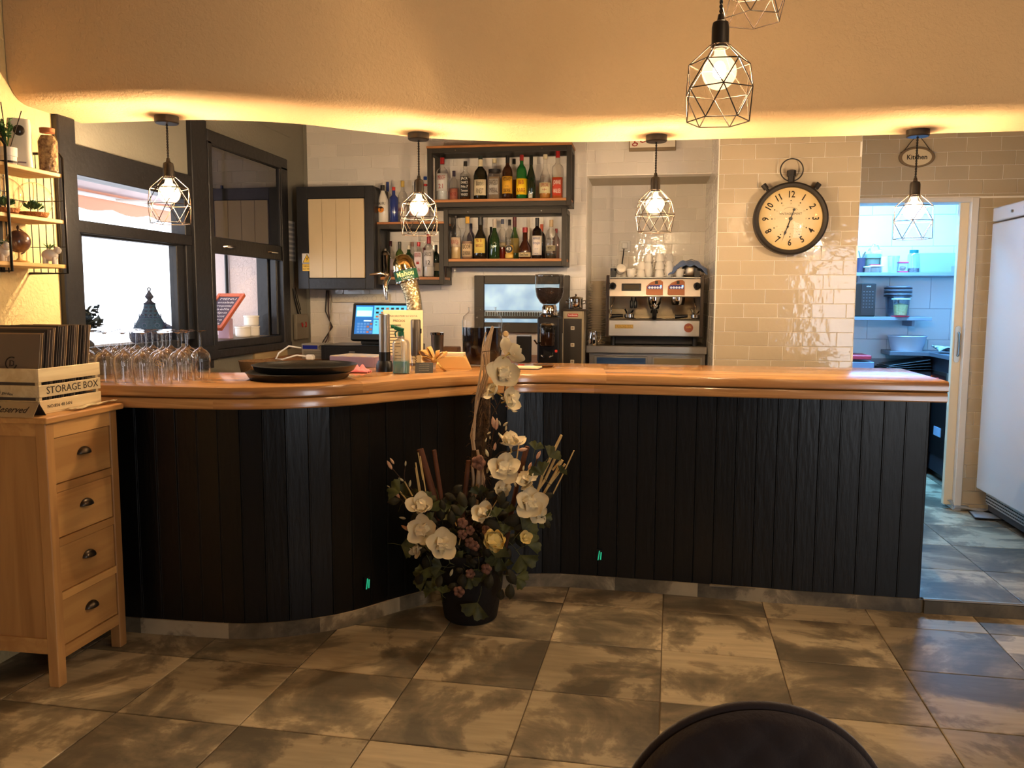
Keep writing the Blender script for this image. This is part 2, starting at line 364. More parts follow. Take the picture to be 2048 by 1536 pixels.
# --- tile meshes
_TM = {}
def tile_mesh(w, h, d=.004, b=.0018, name='tile'):
    k = (round(w, 4), round(h, 4), d, b, name)
    if k in _TM: return _TM[k]
    # lies in XZ, face towards -Y, back at y=0
    v = [(-w/2, 0, -h/2), (w/2, 0, -h/2), (w/2, 0, h/2), (-w/2, 0, h/2)]
    v += [(x, -d+b*.7, z) for x, _, z in v[:4]]; v += [((abs(x)-b)*(1 if x > 0 else -1), -d, (abs(z)-b)*(1 if z > 0 else -1)) for x, _, z in v[:4]]
    f = [(0,3,2,1), (0,1,5,4), (1,2,6,5), (2,3,7,6), (3,0,4,7), (4,5,9,8), (5,6,10,9), (6,7,11,10), (7,4,8,11), (8,9,10,11)]
    me = bpy.data.meshes.new(name); me.from_pydata(v, [], f); _TM[k] = me; return me
def put(me, name, mat, parent, loc, rot=(0, 0, 0)):
    if not me.materials: me.materials.append(mat)
    o = bpy.data.objects.new(name, me); COL.objects.link(o); o.parent = parent; o.location = loc; o.rotation_euler = rot; return o
TH, TW, GAP = .0905, .2085, .003
def tile_field(parent, u0, u1, z0, z1, place, mat, zref=2.38, uref=0., th=TH, tw=TW, rot=(0, 0, 0), name='tile', off=(.0, .56, .25, .8, .42, .1, .66)):
    """running-bond wall tiles between u0..u1 and z0..z1; place(u,z)->location"""
    k0 = math.floor((z0-zref)/th); k1 = math.ceil((z1-zref)/th)
    for k in range(k0, k1):
        a, b = max(z0, zref+k*th), min(z1, zref+(k+1)*th)
        if b-a < .012: continue
        sh = off[k % len(off)]*tw; i0 = math.floor((u0-uref-sh)/tw); i1 = math.ceil((u1-uref-sh)/tw)
        for i in range(i0, i1):
            c, d = max(u0, uref+sh+i*tw), min(u1, uref+sh+(i+1)*tw)
            if d-c < .012: continue
            w, h = d-c-GAP, b-a-GAP
            if abs(w-(tw-GAP)) < .004: w = tw-GAP
            o = put(tile_mesh(round(w, 3), round(h, 3), name=mat.name), name, mat, parent, place((c+d)/2, (a+b)/2), rot)
            o.rotation_euler.x += random.uniform(-.006, .006); o.rotation_euler.z += random.uniform(-.006, .006)
# --- back wall (left of the recess), lintel, recess, clock column, kitchen wall
YB = 6.07; YC = 5.49; YK = 5.95; YR = 6.60
wb = struct(M().box(-2.85, -.45, YB, YB+.25, -.1, 3.05).box(-.45, .425, YB, YB+.12, 2.38, 3.05).obj('wall_back', GROUT), 'back wall of cream brick-shaped tiles behind the bottle shelves')
tile_field(wb, -2.60, -.45, 1.03, 2.93, lambda u, z: (u, YB, z), TILE, uref=-2.6)
tile_field(wb, -.45, .425, 2.385, 2.93, lambda u, z: (u, YB, z), TILE, uref=-2.6)
wr = struct(M().box(-.45, .425, YR, YR+.15, 0, 2.5).box(-.57, -.449, YB+.12, YR+.1, 0, 2.5).obj('wall_recess', GROUT), 'recessed tiled wall behind the coffee machine')
tile_field(wr, -.45, .425, 1.0, 2.42, lambda u, z: (u, YR, z), TILE, uref=-.36)
struct(M().box(-.45, .425, YB+.12, YR+.1, 2.381, 2.5).obj('ceiling', pm('recess_soffit_paint', (188, 178, 158), .6)), 'painted underside of the lintel over the coffee machine recess')
wc = struct(M().box(.425, 1.285, YC, YR+.15, -.1, 3.05).obj('wall_column', GROUT), 'projecting tiled wall section that carries the big clock')
tile_field(wc, .428, 1.283, 1.03, 2.93, lambda u, z: (u, YC, z), TILE2, uref=.44)
tile_field(wc, YC+.004, YR, 1.03, 2.93, lambda u, z: (.425, u, z), TILE, uref=YC, rot=(0, 0, -pi/2))
wk = M().box(1.285, 3.6, YK, YK+.16, 2.17, 3.05).box(1.285, 1.30, YK, YK+.16, 0, 2.17).box(2.115, 3.6, YK, YK+.16, 0, 2.17)
wk = struct(wk.obj('wall_kitchen', GROUT), 'tiled wall around the kitchen doorway')
tile_field(wk, 1.29, 3.59, 2.18, 2.93, lambda u, z: (u, YK, z), TILE2, uref=1.3)
tile_field(wk, 2.135, 3.59, .07, 2.17, lambda u, z: (u, YK, z), TILE2, uref=1.3)
# doorway lining + sliding door leaf with flush pull
DOORW = pm('cream_door_paint', (226, 208, 176), .45)
LIN = pm('white_lining_paint', (214, 208, 200), .5)
struct(M().box(1.30, 2.11, YK-.012, YK+.17, 2.145, 2.175).box(2.09, 2.135, YK-.014, YK+.17, .07, 2.175).obj('trim_1', LIN, bevel=.003), 'white lining of the kitchen doorway')
dl = struct(M().box(2.035, 2.092, YK+.03, YK+.075, .10, 2.145).obj('door_1', DOORW, bevel=.003), 'cream sliding kitchen door pushed almost fully open')
hd = M(); poly = [(.019*cos(a), (.105 if sin(a) > 0 else -.105)+.019*sin(a)) for a in [2*pi*i/20 for i in range(20)]]
hm = T_((2.064, YK+.030, 1.205)) @ Rx(pi/2)
hd.prism(poly, 0, .005, hm)
ho = hd.obj('handle_plate', STEEL, dl, bevel=.001)
M().tube([(2.068, YK+.02, 1.125), (2.070, YK+.008, 1.135), (2.072, YK+.006, 1.205), (2.070, YK+.008, 1.275), (2.068, YK+.02, 1.285)], .0055, 8).obj('handle', CHROME, dl, 40)
# --- kitchen shell
KW = struct(M().box(1.0, 3.3, 7.50, 7.6, 0, 2.75).box(3.2, 3.3, YK+.16, 7.5, 0, 2.75).box(.7, 1.0, YK+.16, 7.6, 0, 2.75).obj('wall_kitchen', pm('kitchen_grout', (150, 156, 166), .8)), 'white tiled walls of the kitchen behind the doorway')
tile_field(KW, 1.0, 3.2, 1.0, 2.7, lambda u, z: (u, 7.5, z), TILEK, zref=1.69, uref=1.2, th=.262, tw=.33, off=(0, .5))
struct(M().box(.7, 3.3, YK+.16, 7.6, 2.7, 2.78).obj('ceiling', pm('white_ceiling_paint', (226, 226, 222), .8)), 'white kitchen ceiling')
# --- left wall: cream stucco near the viewer, grey paint by the windows
struct(M().box(-2.85, -2.6, -2.6, 3.343, -.1, 3.05).obj('wall_left', CREAM), 'rough cream stucco wall on the left')
wl = M().box(-2.85, -2.6, 3.343, 6.3, -.1, 1.15).box(-2.85, -2.6, 3.343, 4.55, 2.19, 3.05).box(-2.85, -2.6, 4.55, 5.69, 2.49, 3.05).box(-2.85, -2.6, 5.69, 6.3, 1.15, 3.05)
struct(wl.obj('wall_left', GREYP), 'grey painted wall around the service windows')
# narrow white tiles on the back wall corner edge are covered by grey paint strip
struct(M().box(-2.6, -2.575, YB-.012, YB+.001, 1.0, 3.0).obj('trim_2', GREYP), 'grey painted edge strip in the far left corner')
struct(M().tube([(-2.594, 5.0, 2.665), (-2.594, 5.8, 2.662)], .003, 6).obj('trim_3', GREYP), 'thin cable groove high on the grey wall')
# beige panel under the second window
struct(M().box(-2.599, -2.585, 5.15, 5.66, .9, 1.14).obj('trim_4', pm('beige_board', (178, 158, 118), .7)), 'beige board under the end of the second window')
# --- outer shell
struct(M().box(3.6, 3.75, -2.75, 7.7, -.1, 3.05).obj('wall_right', FARW), 'wall on the right, darkened to cut bounced light')
struct(M().box(-2.85, 3.75, -2.75, -2.6, -.1, 3.05).obj('wall_front', FARW), 'wall behind the viewer, darkened to cut bounced light')
struct(M().box(-2.85, 3.75, -2.75, 7.7, 3.0, 3.1).obj('ceiling', pm('bounce_dark_ceiling', (120, 98, 72), .85)), 'plain ceiling of the room, darkened to cut bounced light')  # unseen ceiling, toned down so less lamplight bounces back
# --- S-curved soffit over the bar
BE = [(-2.6, 3.545), (-2.38, 3.547), (-2.063, 3.553), (-1.803, 3.611), (-1.59, 3.719), (-1.384, 3.90), (-1.141, 4.097), (-.764, 4.258), (-.40, 4.325), (.026, 4.346), (.324, 4.350), (1.016, 4.36), (1.74, 4.36), (3.6, 4.37)]
bp_ = cr(BE, 5)
def nrm(path, i):
    a = path[max(i-1, 0)]; b = path[min(i+1, len(path)-1)]; t = (b-a).normalized(); return Vector((t[1], -t[0]))   # points to the viewer
prof = [(.0, 3.0), (.0, 2.30)]
RAD = .11; WID = .45
prof += [(WID-RAD, 2.30)] + [(WID-RAD+RAD*sin(a), 2.30+RAD-RAD*cos(a)) for a in [pi/2*k/8 for k in range(1, 9)]] + [(WID+.005, 2.6), (WID, 3.0)]
vs = []; fs = []; n = len(prof)
for i, p in enumerate(bp_):
    nn = nrm(bp_, i)
    for (d, z) in prof: vs.append((p[0]+nn[0]*d, p[1]+nn[1]*d, z + (.006*sin(p[0]*7+d*9) if z > 2.35 else 0)))
for i in range(len(bp_)-1):
    for j in range(n-1): fs.append((i*n+j, i*n+j+1, (i+1)*n+j+1, (i+1)*n+j))
struct(M().add(vs, fs).obj('ceiling', SOFF, smooth=35), 'S-curved stucco soffit that follows the bar')
# --- floors
struct(M().box(-2.85, 3.75, -2.75, 4.2, -.12, -.008).obj('floor', FLOORG), 'lower floor of large cement-look tiles')
fl = bpy.data.objects['floor']
ft = M(); TS = .485; g = .004
def slab_mesh(w, d, t=.008, b=.003):
    m = M(); x, y = w/2, d/2
    return tile_mesh_h(w, d, t, b)
_FM = {}
def tile_mesh_h(w, d, t=.008, b=.003):
    k = (round(w, 3), round(d, 3), t)
    if k in _FM: return _FM[k]
    v = [(-w/2, -d/2, 0), (w/2, -d/2, 0), (w/2, d/2, 0), (-w/2, d/2, 0)]
    v += [(x, y, t-b*.6) for x, y, _ in v[:4]]; v += [((abs(x)-b)*(1 if x > 0 else -1), (abs(y)-b)*(1 if y > 0 else -1), t) for x, y, _ in v[:4]]
    f = [(0,3,2,1), (0,1,5,4), (1,2,6,5), (2,3,7,6), (3,0,4,7), (4,5,9,8), (5,6,10,9), (6,7,11,10), (7,4,8,11), (8,9,10,11)]
    me = bpy.data.meshes.new('floor_tile'); me.from_pydata(v, [], f); _FM[k] = me; return me
ang = R(1.6)
for i in range(-5, 8):
    for j in range(-1, 7):
        cx, cy = -.41+(i-.5)*TS, 3.02+(j-3.5)*.468
        x = cx*cos(ang)+cy*sin(ang)-.085; y = -cx*sin(ang)+cy*cos(ang)-.012
        if y > 4.42 or x < -2.95 or x > 3.7: continue
        put(tile_mesh_h(TS-g, .468-g), 'floor_tile', FLOORT, fl, (x, y, -.008), (0, 0, -ang))
# raised bar floor follows the counter line
PF = [(-2.6, 3.27), (-2.3, 3.27), (-1.974, 3.272), (-1.706, 3.292), (-1.481, 3.384), (-1.325, 3.502), (-1.18, 3.69), (-1.014, 3.879), (-.84, 4.03), (-.666, 4.139), (-.448, 4.188), (-.223, 4.186), (.038, 4.178), (.578, 4.144), (1.325, 4.123)]
PB = [(-2.6, 3.80), (-2.45, 3.80), (-2.2, 3.80), (-2.0, 3.82), (-1.8, 3.90), (-1.62, 4.05), (-1.45, 4.24), (-1.28, 4.42), (-1.08, 4.58), (-.9, 4.67), (-.6, 4.74), (-.3, 4.755), (.038, 4.76), (.6, 4.76), (1.385, 4.76)]
NS = 8
pf = cr(PF, NS); pb = cr(PB, NS)
po = [p + nrm(pf, i)*.10 for i, p in enumerate(pf)]; po[0][0] = -2.6
poly = [(p[0], p[1]) for p in pf] + [(3.6, 4.13), (3.6, 7.5), (-2.6, 7.5)]
bf = struct(M().prism(poly, -.008, .062).obj('floor', FLOORG), 'raised bar floor one step up')
for i in range(0, 9):
    for j in range(0, 8):
        cx, cy = 1.12+(i-1)*TS-.06, 4.135+.234+j*.468
        if cx > 3.4 or cy > 7.3: continue
        put(tile_mesh_h(TS-g, .468-g), 'floor_tile', FLOORT, bf, (cx, cy, .062))
struct(M().box(1.335, 3.6, 4.108, 4.13, .064, .073).obj('trim_5', STEEL, bevel=.002), 'metal nosing on the step edge')
# riser / baseboard pieces along the counter and the step
def strip(path, d0, d1, z0, z1, i0, i1):
    """solid strip between offsets d0<d1 (towards viewer) along path samples i0..i1"""
    vs = []; fs = []; uv = []; n = i1-i0+1; s = 0; L = [0]
    for i in range(i0, i1+1):
        p = path[i]; nn = nrm(path, i)
        if i > i0: s += (path[i]-path[i-1]).length; L.append(s)
        for (d, z) in ((d0, z0), (d1, z0), (d1, z1), (d0, z1)): vs.append((p[0]+nn[0]*d, p[1]+nn[1]*d, z))
    for k in range(n-1):
        for j in range(4):
            a, b = k*4+j, k*4+(j+1) % 4; fs.append((a, b, b+4, a+4)); w = (0, .1, .2, .3, .4)
            uv.append(((L[k], w[j]), (L[k], w[j+1]), (L[k+1], w[j+1]), (L[k+1], w[j])))
    fs.append((0, 3, 2, 1)); uv.append(((0, 0),)*4); q = (n-1)*4; fs.append((q, q+1, q+2, q+3)); uv.append(((0, 0),)*4)
    m = M(); m.add(vs, fs, uv); return m
bb = struct(M().box(-2.6, -2.595, 3.26, 3.27, 0, .07).obj('baseboard_front', FLOORG), 'tiled skirting under the bar panelling')
SL = [0]
for i in range(1, len(pf)): SL.append(SL[-1]+(pf[i]-pf[i-1]).length)
def idx(s): return min(range(len(SL)), key=lambda i: abs(SL[i]-s))
s = 0
while s < SL[-1]-.03:
    a, b = idx(s), idx(min(s+.40, SL[-1])); m = strip(pf, .001, .013, 0, .068, a, b)
    if b > a: m.obj('skirting_tile', FLOORT, bb, smooth=30)
    s += .40
x = 1.34
while x < 3.5:
    M().box(x, x+.47, 4.106, 4.128, 0, .063).obj('skirting_tile', FLOORT, bb); x += .475
# ================================================================== WINDOWS (left wall)
def wbox(*a): return M().box(*a)
w1 = struct(M().box(-2.70, -2.57, 3.343, 3.459, 1.08, 2.30).obj('window_1', DARKT, bevel=.006), 'dark timber service window beside the stucco wall')
def wp(name, mat, par, *bx, bev=.004, lab=None):
    m = M()
    for b in bx: m.box(*b)
    return m.obj(name, mat, par, bevel=bev, label=lab)
wp('top_beam', DARKT, w1, (-2.68, -2.575, 3.45, 4.56, 2.055, 2.19))
wp('transom', DARKT, w1, (-2.67, -2.58, 3.45, 4.42, 1.795, 1.853))
wp('frame', DARKT, w1, (-2.68, -2.59, 4.37, 4.43, 1.26, 2.06), (-2.68, -2.60, 3.455, 3.465, 1.26, 2.06))
wp('sash', DARKT, w1, (-2.655, -2.605, 3.459, 3.515, 1.25, 1.80), (-2.655, -2.605, 4.295, 4.37, 1.25, 1.80), (-2.655, -2.605, 3.50, 4.31, 1.205, 1.262), (-2.655, -2.605, 3.50, 4.31, 1.785, 1.80))
wp('post', DARKT, w1, (-2.69, -2.57, 4.43, 4.60, 1.08, 2.53))
wp('sill', DARKT, w1, (-2.70, -2.555, 3.42, 4.62, 1.13, 1.215))
wp('pane', PANE, w1, (-2.632, -2.628, 3.515, 4.295, 1.262, 1.79), bev=0)
wp('pane', PANE, w1, (-2.632, -2.628, 3.46, 4.38, 1.853, 2.055), bev=0)
w2 = struct(M().box(-2.66, -2.565, 4.60, 5.69, 2.40, 2.485).obj('window_2', DARKT, bevel=.006), 'second dark timber window with raised upper sash')
wp('frame', DARKT, w2, (-2.66, -2.565, 4.60, 4.645, 1.15, 2.42), (-2.66, -2.565, 5.58, 5.69, 1.14, 2.42))
wp('sill', DARKT, w2, (-2.66, -2.56, 4.60, 5.69, 1.135, 1.185), (-2.655, -2.585, 4.60, 5.65, 1.185, 1.235))
up = wp('sash', DARKT, w2, (-2.60, -2.568, 4.62, 4.645, 1.76, 2.42), (-2.60, -2.568, 5.56, 5.60, 1.76, 2.42), (-2.60, -2.568, 4.62, 5.60, 1.765, 1.865), (-2.60, -2.568, 4.62, 5.60, 2.405, 2.42))
for yy in (4.80, 5.40):
    M().tube([(-2.566, yy-.05, 1.81), (-2.548, yy-.045, 1.812), (-2.545, yy+.045, 1.812), (-2.566, yy+.05, 1.81)], .008, 8).obj('handle', CHROME, up, 40)
wp('pane', thin_glass('darkened_pane', (.16, .16, .18), .02, .9, .16), w2, (-2.586, -2.582, 4.64, 5.57, 1.86, 2.41), bev=0)  # tint paints in the dark behind the glass; reflection is strengthened
wp('jamb', DARKT, w2, (-2.745, -2.66, 5.53, 5.60, 1.2, 1.80))
wp('stop', DARKT, w2, (-2.655, -2.60, 5.545, 5.585, 1.235, 1.77), bev=.008)
# deep window ledge (top of the wall outside) and the yard outside
struct(M().box(-3.05, -2.655, 3.40, 5.60, 1.14, 1.235).obj('trim_6', pm('ledge_paint', (132, 116, 96), .7)), 'deep stone ledge outside the windows')
OUT = stucco('outside_wall_stucco', (216, 196, 190), .9, 60, dist=.01)
struct(M().box(-2.99, -2.64, 5.61, 5.72, 0, 2.9).obj('wall_outside', OUT), 'rough pinkish outer wall seen through the second window')
struct(M().box(-3.23, -3.03, 5.61, 5.72, 0, 2.9).obj('wall_outside', stucco('smooth_outside_stucco', (214, 198, 196), .2, 60)), 'smooth outer wall beyond the black drainpipe')
tag(M().tube([(-3.01, 5.60, .9), (-3.01, 5.60, 2.8)], .013, 8).obj('drainpipe', BLACKP, smooth=40), 'black drainpipe running down the outside wall behind the menu board', 'pipe')
# awning / eaves outside above the first window
ev = thing('awning', 'faded terracotta awning outside, above the first service window', 'awning', (-3.2, 3.2, 0))
M().add([(-.1, -1.6, 2.80), (-.1, 6.3, 2.80), (-2.1, 6.3, 2.52), (-2.1, -1.6, 2.52), (-.1, -1.6, 2.83), (-.1, 6.3, 2.83), (-2.1, 6.3, 2.55), (-2.1, -1.6, 2.55)], [(0,1,2,3), (7,6,5,4), (0,4,5,1), (1,5,6,2), (2,6,7,3), (3,7,4,0)]).obj('canopy', pm('awning_canvas', (186, 170, 172), .8), ev)
m = M(); vv = []; ff = []
for k in range(81):
    yy = -1.6+7.9*k/80; zz = 2.37-.04*abs(sin(yy*5)); vv += [(-2.1, yy, 2.55), (-2.1, yy, zz), (-2.09, yy, 2.55), (-2.09, yy, zz)]
for k in range(80): a = k*4; ff += [(a, a+1, a+5, a+4), (a+2, a+6, a+7, a+3), (a+1, a+3, a+7, a+5)]
m.add(vv, ff).obj('valance', pm('terracotta_canvas', (222, 158, 128), .8), ev)
M().tube([(-2.05, -1.6, 2.47), (-2.05, 6.3, 2.47)], .02, 8).obj('front_bar', PLASTW, ev, 40)
for yy in (.9, 4.4): M().tube([(-.2, yy, 2.35), (-1.1, yy+.1, 2.42), (-2.03, yy, 2.46)], .015, 6).obj('arm', PLASTW, ev, 40)
struct(M().box(-9, -2.9, -3, 9, -.2, -.1).obj('floor', pm('outdoor_paving', (196, 190, 180), .9)), 'pale paving of the terrace outside')
# ================================================================== BAR COUNTER
CT = 1.13
DPAN = pm('glossy_black_bar_paint', (10, 10, 10), .34, bump=.15, bscale=9, stretch=(6, 6, 1))
bar = thing('bar_counter', 'S-curved bar with varnished pine top and black planked front', 'bar counter', (0, 0, 0))
# planks of the front: 0.096 m apart with rounded edges
N2 = 60
s = 0.0; k = 0
def along(path, SLs, s):
    for i in range(1, len(path)):
        if SLs[i] >= s: t = (s-SLs[i-1])/(SLs[i]-SLs[i-1]); return path[i-1].lerp(path[i], t), (path[i]-path[i-1]).normalized()
    return path[-1], (path[-1]-path[-2]).normalized()
PW = .0965
while s < SL[-1]-.02:
    e = min(s+PW, SL[-1]); (a, _), (b, _) = along(pf, SL, s), along(pf, SL, e); d = (b-a); L = d.length; t = d/L
    m = M(); h = L/2-.0006
    pr = [(-h, .02), (-h, -.0020), (-h+.0015, -.0036), (-h+.006, -.0036), (-h+.0068, -.0028), (-h+.0076, -.0036), (h-.0015, -.0036), (h, -.0020), (h, .02)]
    m.prism([(x, y) for x, y in pr], .066, 1.04)
    o = m.obj('plank', DPAN, bar); o.location = ((a.x+b.x)/2, (a.y+b.y)/2, 0); o.rotation_euler = (random.uniform(-.002, .002), 0, atan2(t.y, t.x)+random.uniform(-.003, .003))
    s += PW; k += 1
M().box(1.30, 1.325, 4.13, 4.70, .066, 1.04).obj('end_panel', DPAN, bar, bevel=.003)
# carcass behind
m = M(); vs = []; 
for p, q in zip(pf, pb):
    n_ = (q-p).normalized(); vs += [tuple(p+n_*.022), tuple(q)]
pol = [v for v in vs[0::2]] + [v for v in vs[1::2]][::-1]
pol = [(min(x, 1.30), y) for x, y in pol]
m.prism(pol, .066, 1.035).obj('carcass', pm('dark_board', (30, 26, 22), .7), bar)
# top and lower trim: ruled strips between front edge and back edge, split where the boards join
def top_piece(i0, i1, z0, z1, off, name, inner=None):
    vs = []; fs = []; uv = []; L = 0; pr0 = None; Ls = []
    for i in range(i0, i1+1):
        p, q = pf[i], pb[i]; nn = nrm(pf, i); f = p + nn*off; b = q.copy()
        if i == 0: f.x = -2.6
        if i == len(pf)-1: f = Vector((p.x+.04, p.y-off)); b.x = p.x+.04
        if inner is not None: b = p - nn*inner
        if i > i0: L += (pf[i]-pf[i-1]).length
        Ls.append(L); d = (f-b).normalized(); h = z1-z0; r = min(.014, h*.3)
        ring = [(b, z0), (f-d*.004, z0), (f, z0+.005), (f, z1-r), (f-d*r*.3, z1-r*.3), (f-d*r, z1), (b, z1)]
        for (c, z) in ring: vs.append((c.x, c.y, z))
    n = 7; W = [0, .6, .61, .65, .66, .67, 1.3]
    for k in range(i1-i0):
        for j in range(n):
            a, b = k*n+j, k*n+(j+1) % n; fs.append((a, a+n, b+n, b)); wj, wk = W[j], (W[j+1] if j < n-1 else 1.35)
            uv.append(((Ls[k], wj), (Ls[k+1], wj), (Ls[k+1], wk), (Ls[k], wk)))
    fs.append(tuple(range(n))); uv.append(tuple((0, w) for w in W)); q = (i1-i0)*n
    fs.append(tuple(q+j for j in range(n-1, -1, -1))); uv.append(tuple((0, w) for w in W))
    m = M(); m.add(vs, fs, uv); return m.obj(name, WOODT, bar, smooth=35)
js = [0, idx(1.60), idx(2.55), idx(3.62), len(pf)-1]
def px_to_idx(px):   # seam positions measured on the front edge
    return min(range(len(pf)), key=lambda i: abs(proj(pf[i]+nrm(pf, i)*.1)-px))
def proj(p):
    q = Vector((p[0], p[1], 1.1))-EYE; return 1024+F*q.dot(_r2)/q.dot(_f)
cuts = [0]+[px_to_idx(x) for x in (732, 1212)]+[len(pf)-1]
for a, b in zip(cuts, cuts[1:]): top_piece(a, b, 1.082, CT, .10, 'top_board')
cuts = [0]+[px_to_idx(x) for x in (424, 860, 1184)]+[len(pf)-1]
for a, b in zip(cuts, cuts[1:]): top_piece(a, b, 1.032, 1.079, .092, 'lower_board', .02)
# ================================================================== PENDANT LAMPS
BULBM, Tb = newmat('glowing_filament_bulb'); Tb.b.inputs['Base Color'].default_value = (1, .8, .5, 1)
Tb.b.inputs['Emission Color'].default_value = (1, .70, .40, 1); Tb.b.inputs['Emission Strength'].default_value = BULB
BULB2, Tb = newmat('dim_filament_bulb'); Tb.b.inputs['Emission Color'].default_value = (1, .70, .40, 1); Tb.b.inputs['Emission Strength'].default_value = BULB*.42
def glow_globe(name, s_):
    m, T = newmat(name); T.n.remove(T.b); out = [n for n in T.n if n.type == 'OUTPUT_MATERIAL'][0]
    tr = T.new('ShaderNodeBsdfTransparent'); em = T.new('ShaderNodeEmission'); em.inputs[0].default_value = (1, .66, .36, 1); em.inputs[1].default_value = s_
    ad = T.new('ShaderNodeAddShader'); T.l.new(tr.outputs[0], ad.inputs[0]); T.l.new(em.outputs[0], ad.inputs[1]); T.l.new(ad.outputs[0], out.inputs[0]); return m
GLOBE = glow_globe('bloom_bulb_glass', 1.3); GLOBE2 = glow_globe('bloom_bulb_glass_dim', .8)  # globe emission paints the bloom around each bulb
def cage_nodes(r1, r2, r3, z0, z1, z2, z3, rt, ph):
    rings = []
    for r, z, off in ((rt, z0, 0), (r1, z1, 0), (r2, z2, .5), (r3, z3, 0)):
        rings.append([Vector((r*cos(ph+2*pi*(i+off)/6), r*sin(ph+2*pi*(i+off)/6), z)) for i in range(6)])
    return rings
def pendant(loc, cord, label, group, canopy=True, s=1.0, ph=.2, top=None, bulb_r=.0185, bm=None, core=None):
    t = thing('pendant_lamp', label, 'lamp', loc, 0, group)
    if canopy:
        M().lathe([(.001, -.032), (.047, -.032), (.052, -.027), (.052, 0), (.001, 0)], 28).obj('canopy', BRONZE, t, 40)
    # twisted two-strand cord
    for q in (0, pi):
        M().tube([(.0028*cos(q+z*260), .0028*sin(q+z*260), -z) for z in [cord*i/max(8, int(cord*260)) for i in range(max(8, int(cord*260))+1)]], .0026, 5).obj('cord_strand', BLACKM, t, 60)
    c = -cord
    M().lathe([(.001, c+.004), (.007, c+.004), (.010, c-.012), (.021, c-.018), (.0235, c-.030), (.0235, c-.086*s), (.020, c-.086*s), (.020, c-.06), (.001, c-.06)], 24).obj('socket', BRONZE, t, 40)
    z0 = c-.078*s; H = .205*s
    R4 = cage_nodes(.083*s, .097*s, .085*s, z0, z0-H*.25, z0-H*.60, z0-H, .027*s, ph)
    m = M(); w = .0017
    for k in range(4):
        for i in range(6):
            if k: m.rod(R4[k][i], R4[k][(i+1) % 6], w, 5)
            if k == 0: m.rod(R4[0][i], R4[1][i], w, 5)
            elif k == 1: m.rod(R4[1][i], R4[2][i], w, 5); m.rod(R4[1][i], R4[2][i-1], w, 5)
            elif k == 2: m.rod(R4[2][i], R4[3][i], w, 5); m.rod(R4[2][i], R4[3][(i+1) % 6], w, 5)
    m.tube([v for v in R4[0]], w, 5, True)
    m.obj('wire_cage', BRASSW, t, 60)
    # globe with the bulb's bloom painted as emission, and the glowing core
    zb = c-.150*s; gr = .047*s
    M().lathe([(.014, c-.088*s), (.016, zb+gr*1.0)] + [(gr*sin(a), zb+gr*cos(a)) for a in [pi*(.13+.87*k/12) for k in range(13)]], 20, closed=True).obj('glass_globe', bm or GLOBE, t, 60)
    bm = core or BULBM; M().lathe([(1e-6, zb-bulb_r)] + [(bulb_r*sin(a)*(1 if k > 5 else .95), zb-bulb_r*cos(a)*(1.0 if k < 6 else 1.6)) for k, a in enumerate([pi*j/12 for j in range(1, 12)])] + [(1e-6, zb+bulb_r*1.6)], 14).obj('glowing_bulb', bm or BULBM, t, 180)
    return t
ZS = 2.30
for (px, py, cord, ph, lab) in ((333, 233, .185, .42, 'caged pendant lamp in front of the first window, above the wine glasses'),
                        (837, 267, .205, .10, 'caged pendant lamp in front of the coconut liqueur bottle shelf'),
                        (1313, 271, .185, .30, 'caged pendant lamp in front of the coffee machine recess'),
                        (1836, 260, .225, .75, 'caged pendant lamp in front of the kitchen sign')):
    p = atZ(px, py, ZS); pendant((p.x, p.y, ZS), cord, lab, 'caged pendant lamps under the curved soffit', ph=ph)
p = atY(1441, 60, 2.42); pendant((p.x, p.y, 3.0), 3.0-2.275, 'caged pendant lamp hanging free nearest the viewer, above the clock wall', 'cluster of caged pendant lamps', False, 1.0, .05, bm=GLOBE2, core=BULB2)
p = atY(1505, 20, 2.60); pendant((p.x, p.y, 3.0), 3.0-2.60, 'caged pendant lamp cut off by the top edge of the picture', 'cluster of caged pendant lamps', False, 1.0, .35, bm=GLOBE2, core=BULB2)
tag(M().lathe([(.001, -.03), (.14, -.03), (.15, -.02), (.15, 0), (.001, 0)], 32, (.22, 2.5, 3.0)).obj('ceiling_plate', BRONZE, smooth=40), 'round ceiling plate carrying the hanging cluster of caged lamps', 'ceiling plate')
# ================================================================== STEEL AND WOOD WALL SHELVES
def shelf_unit(lab, x0, x1, z0, z1, y0, y1, zw, top=True, r=.034):
    t = thing('wall_shelf', lab, 'shelf', ((x0+x1)/2, (y0+y1)/2, z0), 0, 'steel box shelves for bottles')
    cx, cy = (x0+x1)/2, (y0+y1)/2; m = M()
    X0, X1, Y0, Y1, Z1 = x0-cx, x1-cx, y0-cy, y1-cy, z1-z0
    for yy in ((Y0, Y0+r), (Y1-r, Y1)):
        m.box(X0, X0+r, *yy, 0, Z1).box(X1-r, X1, *yy, 0, Z1).box(X0+r, X1-r, *yy, 0, r).box(X0+r, X1-r, *yy, Z1-r, Z1)
    for xx in ((X0, X0+r), (X1-r, X1)): m.box(*xx, Y0+r, Y1-r, 0, r).box(*xx, Y0+r, Y1-r, Z1-r, Z1)
    m.obj('frame', pm('shelf_steel', (50, 47, 42), .45, .4, bump=.1), t, bevel=.002)
    M().box(X0+.006, X1-.006, Y0+.004, Y1-.004, r, r+.02).obj('shelf_board', WOODS, t, bevel=.002)
    if top: M().box(X0-.004, X1+.004, Y0-.004, Y1, Z1, Z1+.016).obj('top_board', WOODS, t, bevel=.002)
    m = M()
    for fx in (.2, .8): m.lathe([(.004, 0), (.004, .003), (.001, .004)], 8, (0, 0, 0), T_((X0+(X1-X0)*fx, Y0, Z1-.017)) @ Rx(pi/2))
    m.obj('screw', CHROME, t); return t
